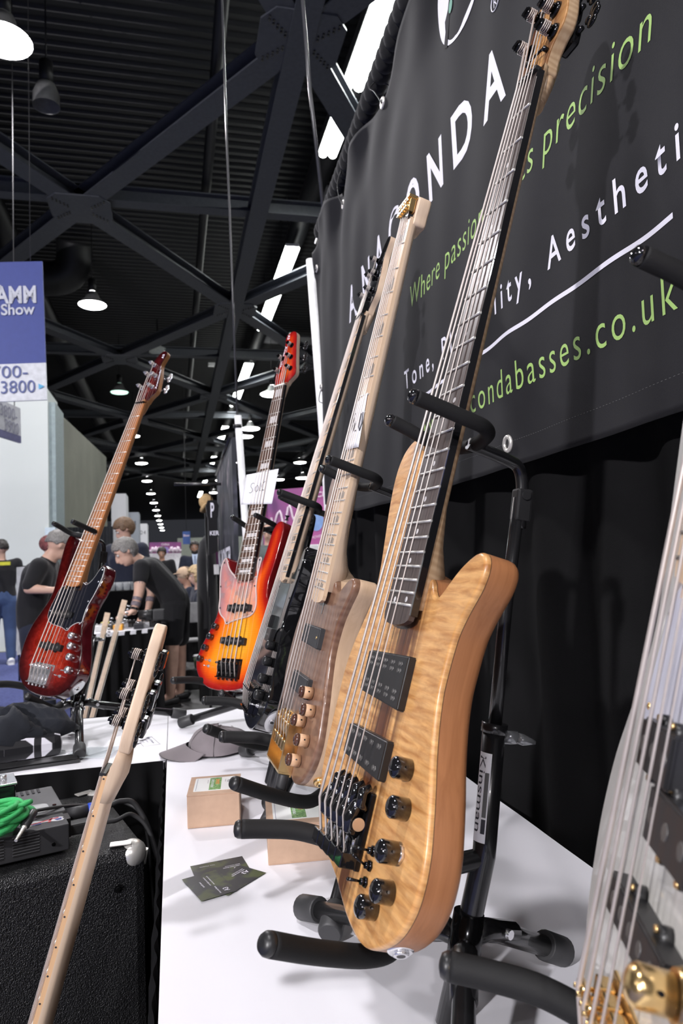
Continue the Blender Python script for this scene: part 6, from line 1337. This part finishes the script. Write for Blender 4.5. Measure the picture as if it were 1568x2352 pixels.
r = empty('crate', (q.x, 7.35, 0), 'low black crate under the paper cup', 'crate'); m = MB(); m.box((0, 0, .10), (.45, .32, .198), bev=.01); m.build('crate_shell', M['black_plastic'], r)
m = MB(); q = at(600, 1400, 5.2); m.box((.15, 5.6, .55), (.001, .001, .001)) if False else None
# white easel screen at left behind the men
r = empty('white_screen', (at(60, 1400, 8.6).x, 8.6, 0), 'pale folded reflector screen behind the grey-haired man', 'screen'); m = MB(); x0 = at(38, 1300, 8.6).x-r.location.x; x1 = at(92, 1300, 8.6).x-r.location.x; zt = at(60, 1302, 8.6).z
m.add([(x0, 0, zt), (x1, 0, zt+.01), (x1-.05, .03, zt-.75), (x0+.28, .02, .35), (x0, -.02, .30)], [(0, 1, 2, 3, 4)]); o = m.build('screen_cloth', plain('pale screen cloth', (.42, .43, .44), rough=.6), r); so = o.modifiers.new('t', 'SOLIDIFY'); so.thickness = .01
m = MB(); m.loft([(x0, .02, zt), (x1, .02, zt+.01)], .012, 6); m.loft([(x0+.02, .02, 0), (x0, .02, zt)], .012, 6); m.loft([(x1, .02, zt), (x0+.30, .02, .0)], .012, 6); m.build('screen_frame', M['black_paint'], r)
# dark curtain and card at the end of the left wall
drop(13.0, at(107, 1230, 13.0).x, at(260, 1230, 13.0).x, 0, at(130, 1212, 13.0).z, 'dark_drape', cloth('dark blue-black drape', (.012, .014, .018)), 'low dark drape in front of the concrete wall', amp=.05)
q = at(116, 1228, 11.9); m = MB(); m.box((q.x-.02, 11.985, q.z), (.15, .03, .24)); tag(m.build('notice_card', plain('pale blue card', (.55, .65, .72))), 'pale notice card at the end of the white wall', 'card')
r = empty('tool_bag', (at(225, 1640, 5.9).x, 5.9, 0), 'black bag on the floor behind the red bass stand', 'bag'); m = MB(); m.box((0, 0, .12), (.34, .24, .22), Matrix.Rotation(.2, 3, 'Z'), bev=.07); m.build('bag', M['black_tee'], r); m = MB(); m.loft(cat_rom([(-.12, 0, .22), (-.06, 0, .32), (.06, 0, .32), (.12, 0, .22)], 5, False), .012, 8); m.build('handle', M['rubber'], r)

# ------------------------------------------------------------------ people
def skin_mesh(name, pts, edges, radii, mat, parent, head=None, voxel=.012, smooth=4, root=0):
    """tapered limbs and joints fused by a voxel remesh into one continuous surface"""
    R_ = [r if not isinstance(r, tuple) else min(r) for r in radii]; mb = MB()
    for a, b in edges: mb.loft([pts[a], pts[b]], [R_[a], R_[b]], 14)
    for p, r in zip(pts, R_): mb.sphere(p, r, 14, 10)
    if head: head(mb)
    o = mb.build(name, mat, parent); rm = o.modifiers.new('remesh', 'REMESH'); rm.mode = 'VOXEL'; rm.voxel_size = voxel; rm.use_smooth_shade = True
    sm = o.modifiers.new('smooth', 'SMOOTH'); sm.iterations = smooth; sm.factor = .5; return o
def widen(pts, edges, rad, chain, off, k=1.0):
    """two parallel chains either side of the spine, so the trunk is wider than deep"""
    for s_ in (-1, 1):
        base = len(pts)
        for c_, o_ in zip(chain, off): pts.append(pts[c_]+o_*s_); rad.append(rad[c_]*.92*k)
        for q in range(len(chain)-1): edges.append((base+q, base+q+1))
def basis(fwd, up):
    fwd = Vector(fwd).normalized(); up = Vector(up); up = (up-fwd*up.dot(fwd)).normalized(); sd = fwd.cross(up); return Matrix((fwd, sd, up)).transposed()
def head_fn(c, fwd, up, s=1.0):
    R = basis(fwd, up); c = Vector(c)
    def f(mb):
        T = lambda x, y, z: c+R @ Vector((x, y, z))*s
        mb.sphere(T(-.012, 0, .022), .088*s, 20, 14, (1.08, .86, 1.08), R); mb.sphere(T(.028, 0, -.045), .062*s, 16, 10, (.95, .88, 1.15), R)
        mb.sphere(T(.058, 0, -.088), .024*s, 10, 8, (1, 1.2, .8), R)
        mb.loft([T(.083, 0, .016), T(.100, 0, -.012), T(.108, 0, -.030), T(.092, 0, -.038)], [.010*s, .013*s, .016*s, .012*s], 10)
        mb.loft([T(.086, -.022, -.060), T(.093, 0, -.060), T(.086, .022, -.060)], [.006*s, .009*s, .006*s], 8)
        for q in (-1, 1): mb.sphere(T(-.008, q*.080, -.008), .024*s, 10, 8, (.65, .38, 1.2), R); mb.sphere(T(.070, q*.030, .026), .018*s, 8, 6, (.6, 1.3, .5), R)
    return f, R
def hair_mesh(c, R, s, mat, parent, back=.0, curly=False, bald=False, name='hair', low=-.02, front=.055):
    """tufts fused over the scalp, with a hairline at the forehead and above the ears"""
    mb = MB(); c = Vector(c); rn_ = random.Random(3); n = 330 if not curly else 420
    for k in range(n):
        z = 1-2*(k+.5)/n; a = k*2.39996; q = math.sqrt(1-z*z); d = Vector((q*math.cos(a), q*math.sin(a), z))
        p = Vector((d.x*.098-.012, d.y*.079, d.z*.098+.022))
        lim = (front if d.x > .45 else low+.02 if d.x > -.1 else low-.035-back)
        if p.z < lim or (d.x > .75 and d.z < .45): continue
        if curly: p *= 1.10+.10*rn_.random(); r = .017+.009*rn_.random()
        else: p *= 1.0+.03*rn_.random(); r = .0125+.004*rn_.random()
        mb.sphere(c+R @ p*s, r*s, 6, 5, (1.2, 1, .9))
    o = mb.build(name, mat, parent); rm = o.modifiers.new('remesh', 'REMESH'); rm.mode = 'VOXEL'; rm.voxel_size = .0065; rm.use_smooth_shade = True
    sm = o.modifiers.new('smooth', 'SMOOTH'); sm.iterations = 1 if curly else 3; sm.factor = .5; return o
def eyes(c, R, s, parent):
    for q in (-1, 1):
        mb = MB(); p = Vector(c)+R @ Vector((.074, q*.031, .012))*s; mb.sphere(p, .0115*s, 10, 8); e_ = mb.build('eye', plain('eye white', (.6, .58, .56), rough=.2), parent)
        mb = MB(); mb.sphere(Vector(c)+R @ Vector((.0825, q*.031, .012))*s, .0055*s, 8, 6); mb.build('iris', M['ink'], e_)
        mb = MB(); mb.loft([Vector(c)+R @ Vector((.084, q*.018, .036))*s, Vector(c)+R @ Vector((.082, q*.046, .035))*s], .0045*s, 6); mb.build('eyebrow', plain('dark brow', (.06, .04, .03)), parent)
def hand(pts, edges, rad, wrist, fdir, ndir, idx, s=1.0, curl=.25):
    """adds palm, four fingers and a thumb to a skeleton; fdir = along fingers, ndir = back of hand"""
    f = Vector(fdir).normalized(); n = Vector(ndir); n = (n-f*n.dot(f)).normalized(); sd = f.cross(n); w_ = Vector(wrist)
    pts.append(w_+f*.05*s); edges.append((idx, len(pts)-1)); rad.append(.020*s); pm_ = len(pts)-1
    for q_ in (-1, 1): pts.append(w_+f*.055*s+sd*q_*.020*s); edges.append((idx, len(pts)-1)); rad.append(.015*s); pts.append(w_+f*.085*s+sd*q_*.020*s); edges.append((len(pts)-2, len(pts)-1)); rad.append(.013*s)
    for k_, (off, ln) in enumerate(((-.030, .066), (-.010, .076), (.010, .072), (.029, .056))):
        b = w_+f*.085*s+sd*off*s; pts.append(b); edges.append((pm_, len(pts)-1)); rad.append(.0100*s)
        b2 = b+(f*math.cos(curl)-n*math.sin(curl)).normalized()*ln*.5*s+sd*off*.15; pts.append(b2); edges.append((len(pts)-2, len(pts)-1)); rad.append(.0090*s)
        b3 = b2+(f*math.cos(curl*2)-n*math.sin(curl*2)).normalized()*ln*.5*s; pts.append(b3); edges.append((len(pts)-2, len(pts)-1)); rad.append(.0078*s)
    b = w_+f*.035*s-sd*.040*s; pts.append(b); edges.append((idx, len(pts)-1)); rad.append(.0125*s)
    b2 = b+(f*.6-sd*.6-n*.1).normalized()*.034*s; pts.append(b2); edges.append((len(pts)-2, len(pts)-1)); rad.append(.0108*s)
    b3 = b2+(f*.8-sd*.3-n*.2).normalized()*.028*s; pts.append(b3); edges.append((len(pts)-2, len(pts)-1)); rad.append(.0090*s)
def person(loc, J, label, skinm, shirt, legs, shoe=None, hair=None, hands=('l', 'r'), voxel=.013, head_dir=(0, -1, 0), head_up=(0, 0, 1), sleeves=.55, short=False, s=1.0, hk={}, eye=True, extra=None, hand_dirs={}, pants_r=1.0, shirt_r=1.0):
    """J: joints relative to loc: pelvis, waist, chest, neck, head, sh/el/wr l,r, hip/kn/an/toe l,r"""
    r = empty('person', loc, label, 'person'); V = {k_: Vector(v_) for k_, v_ in J.items()}
    pts, edges, rad, ix = [], [], [], {}
    def add(n_, par, rr): pts.append(V[n_]); ix[n_] = len(pts)-1; rad.append(rr); (edges.append((ix[par], ix[n_])) if par else None)
    sv = (V['shl']-V['shr']).normalized()
    add('pelvis', None, .098*s); add('waist', 'pelvis', .090*s); add('chest', 'waist', .100*s); add('neck', 'chest', .054*s)
    widen(pts, edges, rad, [0, 1, 2], [sv*.065*s, sv*.050*s, sv*.085*s])
    pts.append(V['head']+(V['neck']-V['head'])*.35); rad.append(.052*s); edges.append((ix['neck'], len(pts)-1))
    for q in 'lr':
        if 'sh'+q in V:
            add('sh'+q, 'chest', .062*s); add('el'+q, 'sh'+q, .043*s); add('wr'+q, 'el'+q, .028*s)
            if q in hands:
                hd = hand_dirs.get(q, (V['wr'+q]-V['el'+q], (0, -1, .2))); hand(pts, edges, rad, V['wr'+q], hd[0], hd[1], ix['wr'+q], s)
        if 'hip'+q in V:
            add('hip'+q, 'pelvis', .095*s); add('kn'+q, 'hip'+q, .060*s); 
            m_ = V['kn'+q].lerp(V['an'+q], .3)+Vector((0, .015, 0)); pts.append(m_); rad.append(.058*s); edges.append((ix['kn'+q], len(pts)-1)); cf = len(pts)-1
            pts.append(V['an'+q]); ix['an'+q] = len(pts)-1; rad.append(.038*s); edges.append((cf, ix['an'+q])); add('toe'+q, 'an'+q, .034*s)
    hf, R = head_fn(V['head'], head_dir, head_up, s)
    body = skin_mesh('body', pts, edges, rad, skinm, r, hf, voxel)
    # shirt over torso and upper arms
    p2, e2, r2 = [V['pelvis']+(V['waist']-V['pelvis'])*.1, V['waist'], V['chest'], V['chest'].lerp(V['neck'], .62)], [(0, 1), (1, 2), (2, 3)], [.122*s*shirt_r, .118*s*shirt_r, .126*s*shirt_r, .072*s]
    widen(p2, e2, r2, [0, 1, 2], [sv*.075*s, sv*.062*s, sv*.088*s])
    for q in 'lr':
        if 'sh'+q in V:
            p2.append(V['sh'+q]); e2.append((2, len(p2)-1)); r2.append(.072*s*shirt_r)
            t_ = sleeves
            if t_ <= 1: p2.append(V['sh'+q].lerp(V['el'+q], t_)); e2.append((len(p2)-2, len(p2)-1)); r2.append(.061*s*shirt_r)
            else: p2 += [V['el'+q], V['el'+q].lerp(V['wr'+q], t_-1)]; e2 += [(len(p2)-3, len(p2)-2), (len(p2)-2, len(p2)-1)]; r2 += [.060*s, .044*s]
    skin_mesh('shirt', p2, e2, r2, shirt, r, None, voxel, 3)
    if 'hipl' in V:
        p2, e2, r2 = [V['pelvis'].lerp(V['waist'], .35), V['pelvis']], [(0, 1)], [.124*s, .126*s]
        widen(p2, e2, r2, [0, 1], [sv*.06*s, sv*.07*s])
        for q in 'lr':
            if 'hip'+q not in V: continue
            p2.append(V['hip'+q]); e2.append((1, len(p2)-1)); r2.append(.112*s*pants_r); p2.append(V['kn'+q] if not short else V['hip'+q].lerp(V['kn'+q], .74)); e2.append((len(p2)-2, len(p2)-1)); r2.append((.094 if short else .080)*s*pants_r)
            if not short: p2.append(V['an'+q]+Vector((0, 0, .02))); e2.append((len(p2)-2, len(p2)-1)); r2.append(.060*s)
        skin_mesh('shorts' if short else 'trousers', p2, e2, r2, legs, r, None, voxel, 3)
    if shoe:
        for q in 'lr':
            if 'an'+q not in V: continue
            a_, t_ = V['an'+q], V['toe'+q]; d_ = Vector((t_.x-a_.x, t_.y-a_.y, 0)).normalized(); ang_ = math.atan2(d_.y, d_.x); Rz = Matrix.Rotation(ang_, 3, 'Z'); c = Vector((a_.x, a_.y, 0))
            mb = MB(); P = [(-.075, .062), (-.060, .085), (.00, .082), (.05, .065), (.12, .050), (.185, .034)]
            mb.loft([c+Rz @ Vector((x_, 0, z_*.55+.012)) for x_, z_ in P], [.035*s, .042*s, .043*s, .042*s, .044*s, .026*s], 16, sy=1.0); so_ = mb.build('shoe', shoe[0], r)
            mb = MB(); pl_ = [(-.090, .0), (-.075, .036), (0, .040), (.09, .050), (.165, .044), (.212, .0), (.165, -.044), (.09, -.048), (0, -.038), (-.075, -.036)]; pp = [Rz @ Vector((p_[0], p_[1], 0))+c for p_ in cat_rom(pl_, 3)]; mb.prism([(p_.x, p_.y) for p_ in pp], .001, .026); mb.build('sole', shoe[1], so_)
            if len(shoe) > 2:
                for k_ in range(3):
                    for sd_ in (-1, 1):
                        mb = MB(); b_1 = c+Rz @ Vector((-.005+.028*k_, sd_*.0445, .028)); b_2 = c+Rz @ Vector((.020+.028*k_, sd_*.036, .075)); mb.loft([b_1, b_2], .006, 6, sy=.6); mb.build('stripe', shoe[2], so_)
    if hair: hair_mesh(V['head'], R, s, hair, r, **hk)
    if eye: eyes(V['head'], R, s, r)
    return r, V, R
def stand_pose(h=1.75, w=.19, lean=(0, 0), face=(0, -1), arm_l=None, arm_r=None):
    k_ = h/1.75; f = Vector((face[0], face[1], 0)).normalized(); sd = Vector((-f.y, f.x, 0)); L = Vector((lean[0], lean[1], 0)); z = lambda a_: Vector((0, 0, a_*k_))
    J = dict(pelvis=z(.95), waist=z(1.10)+L*.2, chest=z(1.33)+L*.6, neck=z(1.50)+L*.9, head=z(1.64)+L+f*.02)
    for q, s_ in (('l', 1), ('r', -1)):
        J['sh'+q] = z(1.43)+L*.8+sd*s_*w; J['el'+q] = z(1.14)+L*.7+sd*s_*(w+.06); J['wr'+q] = z(.90)+L*.7+sd*s_*(w+.06)+f*.06
        J['hip'+q] = z(.90)+sd*s_*.10; J['kn'+q] = z(.50)+sd*s_*.105+f*.02; J['an'+q] = z(.09)+sd*s_*.11-f*.02; J['toe'+q] = z(.035)+sd*s_*.12+f*.14
    if arm_l: J['ell'], J['wrl'] = arm_l
    if arm_r: J['elr'], J['wrr'] = arm_r
    return J
brown = plain('brown hair', (.13, .075, .04), var=.3, scale=80, rough=.6); greyh = plain('grey hair', (.20, .19, .18), var=.35, scale=90, rough=.6); darkh = plain('dark hair', (.02, .016, .014), rough=.5); blond = plain('blonde hair', (.46, .33, .18), var=.4, scale=60, rough=.6)
# bending man: hand on the table, head down to the left
px0 = at(388, 1600, 6.40); bx = px0.x; B0 = Vector((bx, 6.40, 0))
def jp(x, y, Y): return at(x, y, Y)-B0
J = dict(pelvis=jp(400, 1374, 6.36), waist=jp(382, 1348, 6.34), chest=jp(346, 1312, 6.32), neck=jp(318, 1287, 6.30), head=jp(288, 1268, 6.26),
 shr=jp(325, 1303, 6.14), elr=jp(319, 1362, 6.04), wrr=jp(307, 1405, 5.99), shl=jp(340, 1300, 6.50), ell=jp(349, 1360, 6.46), wrl=jp(340, 1402, 6.40),
 hipr=jp(398, 1388, 6.28), knr=jp(395, 1490, 6.26), anr=jp(391, 1578, 6.40), hipl=jp(408, 1388, 6.46), knl=jp(412, 1490, 6.50), anl=jp(414, 1566, 6.62))
for q_ in 'lr': J['an'+q_].z = .09; J['toe'+q_] = J['an'+q_]+Vector((-.14, -.03, -.055))
pr, V, R = person(tuple(B0), J, 'man in black t-shirt and shorts with tattooed arms, bending over the neighbouring table', M['skin'], M['black_tee'], M['black_tee'], (M['black_plastic'], M['black_plastic']), greyh, head_dir=(-.80, -.25, -.62), head_up=(-.55, 0, .83), short=True, voxel=.0085,
 hk=dict(back=.06), hand_dirs={'r': ((-.85, -.45, -.12), (0, 0, 1)), 'l': ((-.5, -.5, -.5), (0, 0, 1))}, sleeves=.50)
m = MB(); m.loft([V['wrr'].lerp(V['elr'], .08), V['wrr'].lerp(V['elr'], .20)], .034, 18); m.build('watch', M['black_gloss'], pr)
tat = plain('tattoo ink', (.16, .13, .15), var=.5, scale=40, rough=.7)
for a_, b_1, k0, k1 in (('shr', 'elr', .55, .70), ('elr', 'wrr', .25, .42), ('elr', 'wrr', .5, .72), ('ell', 'wrl', .3, .55)):
    m = MB(); q0, q1 = V[a_].lerp(V[b_1], k0), V[a_].lerp(V[b_1], k1); r0 = .047 if a_[0] == 's' else .040; m.loft([q0+Vector((0, -.004, 0)), q1+Vector((0, -.004, 0))], [r0, r0*.95], 12, cap=False); m.build('tattoo', tat, pr)
# grey-haired man in black t-shirt, pink sneakers, seen from behind
q = at(92, 1640, 6.0); B1 = Vector((q.x, 5.9, 0))
def jq(x, y, Y): return at(x, y, Y)-B1
J = dict(pelvis=jq(80, 1432, 6.1), waist=jq(76, 1392, 6.1), chest=jq(92, 1322, 6.1), neck=jq(118, 1275, 6.1), head=jq(138, 1252, 6.1),
 shr=jq(90, 1302, 5.92), elr=jq(66, 1352, 5.84), wrr=jq(122, 1356, 5.80), shl=jq(116, 1300, 6.30), ell=jq(120, 1352, 6.36), wrl=jq(150, 1356, 6.25),
 hipr=jq(78, 1450, 6.0), knr=jq(76, 1535, 6.0), anr=jq(74, 1615, 5.95), hipl=jq(92, 1450, 6.2), knl=jq(100, 1535, 6.1), anl=jq(112, 1615, 5.98))
for q_ in 'lr': J['an'+q_].z = .09; J['toe'+q_] = J['an'+q_]+Vector((.14, -.02, -.055))
P1, V, R = person(tuple(B1), J, 'grey-haired man in black t-shirt and pink striped sneakers behind the red bass', M['skin'], M['black_tee'], M['navy'], (plain('dusty pink suede', (.22, .085, .085), rough=.8), M['white_plastic'], M['white_plastic']), greyh, head_dir=(.8, .3, -.35), hk=dict(back=-.03, low=.0), hands=('r', 'l'), eye=False, sleeves=.85, shirt_r=1.05, hand_dirs={'r': ((.9, .3, 0), (0, -.5, .8))})
J = stand_pose(1.66, .19, (0, 0), (-.3, .95)); q = at(10, 1518, 10.2)
P2, V, R = person((q.x-.03, 10.2, 0), J, 'dark-haired man in jeans and black shirt with yellow back print at the left edge', M['skin'], M['black_tee'], M['jeans'], (M['white_plastic'], M['white_plastic']), darkh, head_dir=(-.4, .9, 0), hk=dict(back=-.05), eye=False, hands=('r', 'l'))
m = MB(); m.box(V['chest']+Vector((.03, -.172, .09)), (.26, .012, .045), Matrix.Rotation(-.3, 3, 'Z')); m.build('yellow_print', plain('yellow print', (.55, .55, .03)), P2)
J = stand_pose(1.60, .18, (0, 0), (.9, .3)); q = at(112, 1262, 8.2)
P3, V, R = person((q.x, 8.2, 0), J, 'person in a grey and red patterned cap behind the grey-haired man', M['skin'], M['black_tee'], M['navy'], None, None, head_dir=(.9, -.1, -.2), eye=False, voxel=.016)
m = MB(); m.sphere(V['head']+Vector((-.01, 0, .035)), .103, 18, 10, (1.1, .92, .95)); m.build('patterned_cap', plain('grey and red cap', (.16, .05, .05), var=.8, scale=30, rough=.9), P3)
J = stand_pose(1.74, .20, (0, -.05), (-.6, -.8)); q = at(290, 1237, 7.6)
P4, V, R = person((q.x-.0, 7.6, 0), J, 'brown-haired man in dark clothes behind the bending man', M['skin'], M['navy'], M['navy'], None, brown, head_dir=(-.7, -.1, -.5), hk=dict(back=.04), voxel=.016, sleeves=1.8)
J = stand_pose(1.60, .19, (0, 0), (-.2, -1)); q = at(372, 1277, 14.5)
P5, V, R = person((q.x, 14.5, 0), J, 'dark-haired person in black under the far pink sign', M['skin2'], M['black_tee'], M['navy'], None, darkh, voxel=.02, head_dir=(-.1, -1, -.3), sleeves=1.8)
J = stand_pose(1.66, .20, (0, 0), (0, -1)); q = at(447, 1268, 13.2)
P6, V, R = person((q.x, 13.2, 0), J, 'bearded man in navy suit and tie standing down the aisle', M['skin2'], M['navy'], M['navy'], (M['black_plastic'], M['black_plastic']), darkh, voxel=.014, head_dir=(-.1, -1, 0), sleeves=1.9)
m = MB(); m.sphere(V['head']+Vector((0, -.045, -.075)), .058, 14, 9, (1.1, .8, .85)); m.build('beard', darkh, P6)
m = MB(); m.add([tuple(V['neck']+Vector(p)) for p in ((-.055, -.075, .02), (.055, -.075, .02), (.03, -.165, -.20), (0, -.175, -.32), (-.03, -.165, -.20))], [(0, 4, 3, 2, 1)]); m.build('shirt_front', plain('pale blue shirt', (.40, .48, .62)), P6)
m = MB(); m.add([tuple(V['neck']+Vector(p)) for p in ((-.016, -.082, .0), (.016, -.082, .0), (.024, -.178, -.20), (0, -.188, -.33), (-.024, -.178, -.20))], [(0, 4, 3, 2, 1)]); m.build('tie', plain('grey-blue tie', (.14, .18, .26)), P6)
def seated(head_px, Y, face, label, skinm, shirt, hair, hk, cap=None):
    q = at(*head_px, Y); f = Vector((face[0], face[1], 0)).normalized(); sd = Vector((-f.y, f.x, 0)); z = lambda a_: Vector((0, 0, a_)); hz = q.z
    J = dict(pelvis=z(.52), waist=z(.68)+f*.02, chest=z(hz-.33)+f*.04, neck=z(hz-.14)+f*.05, head=z(hz)+f*.08)
    for n_, s_ in (('l', 1), ('r', -1)):
        J['sh'+n_] = z(hz-.22)+sd*s_*.18+f*.04; J['el'+n_] = z(hz-.50)+sd*s_*.23+f*.12; J['wr'+n_] = z(hz-.50)+sd*s_*.12+f*.36
        J['hip'+n_] = z(.50)+sd*s_*.10+f*.05; J['kn'+n_] = z(.50)+sd*s_*.12+f*.45; J['an'+n_] = z(.09)+sd*s_*.12+f*.42; J['toe'+n_] = z(.035)+sd*s_*.12+f*.56
    r, V, R = person((q.x, Y, 0), J, label, skinm, shirt, M['navy'], (M['black_plastic'], M['black_plastic']), hair, voxel=.014, head_dir=(face[0], face[1], -.12), sleeves=1.7, hk=hk)
    t_ = empty('stool', (q.x, Y, 0), 'plain stool under the ' + label.split(' in ')[0].split(' with ')[0], 'stool'); m = MB(); m.cyl((0, 0, .36), (0, 0, .40), .17, seg=20); m.build('seat', M['black_plastic'], t_)
    for k_ in range(3): m = MB(); m.loft([(.04*math.cos(k_*2.1), .04*math.sin(k_*2.1), .37), (.17*math.cos(k_*2.1), .17*math.sin(k_*2.1), 0)], .012, 8); m.build('leg', M['black_paint'], t_)
    return r, V, R
r, V, R = seated((464, 1322), 9.75, (-.85, -.2), 'seated woman with curly blonde hair in navy top', M['skin'], M['navy'], blond, dict(curly=True, low=-.085, back=.0, front=.045))
r, V, R = seated((438, 1322), 10.35, (-.9, -.1), 'seated person with beige baseball cap next to the blonde woman', M['skin2'], M['navy'], brown, dict())
m = MB(); m.sphere(V['head']+Vector((-.008, 0, .038)), .106, 20, 12, (1.08, .9, .92)); cp = m.build('cap', plain('beige cap', (.50, .36, .25), rough=.9), r)
m = MB(); hd = Vector((-.85, -.2, 0)).normalized(); sd = Vector((-hd.y, hd.x, 0)); c0 = V['head']+Vector((0, 0, .045))+hd*.085; vs = [c0+sd*.07, c0+sd*.055+hd*.06, c0+hd*.085, c0-sd*.055+hd*.06, c0-sd*.07]; vs = [p+Vector((0, 0, -.1*(p-c0).dot(hd))) for p in vs]; m.add([tuple(p) for p in vs]+[tuple(p-Vector((0, 0, .008))) for p in vs], [(0, 1, 2, 3, 4), (9, 8, 7, 6, 5), (0, 5, 6, 1), (1, 6, 7, 2), (2, 7, 8, 3), (3, 8, 9, 4), (4, 9, 5, 0)]); m.build('visor', plain('beige cap', (.50, .36, .25)), cp)
J = stand_pose(1.72, .19, (0, 0), (-.2, -1)); q = at(617, 1238, 8.7)
P7, V, R = person((q.x, 8.7, 0), J, 'bald man glimpsed between the orange and black basses', M['skin'], plain('grey jacket', (.10, .12, .12), rough=.9), M['navy'], None, plain('cropped white hair', (.40, .38, .36)), voxel=.012, head_dir=(-.35, -.9, -.3), sleeves=1.8, hk=dict(front=.20, low=-.03, back=-.02))
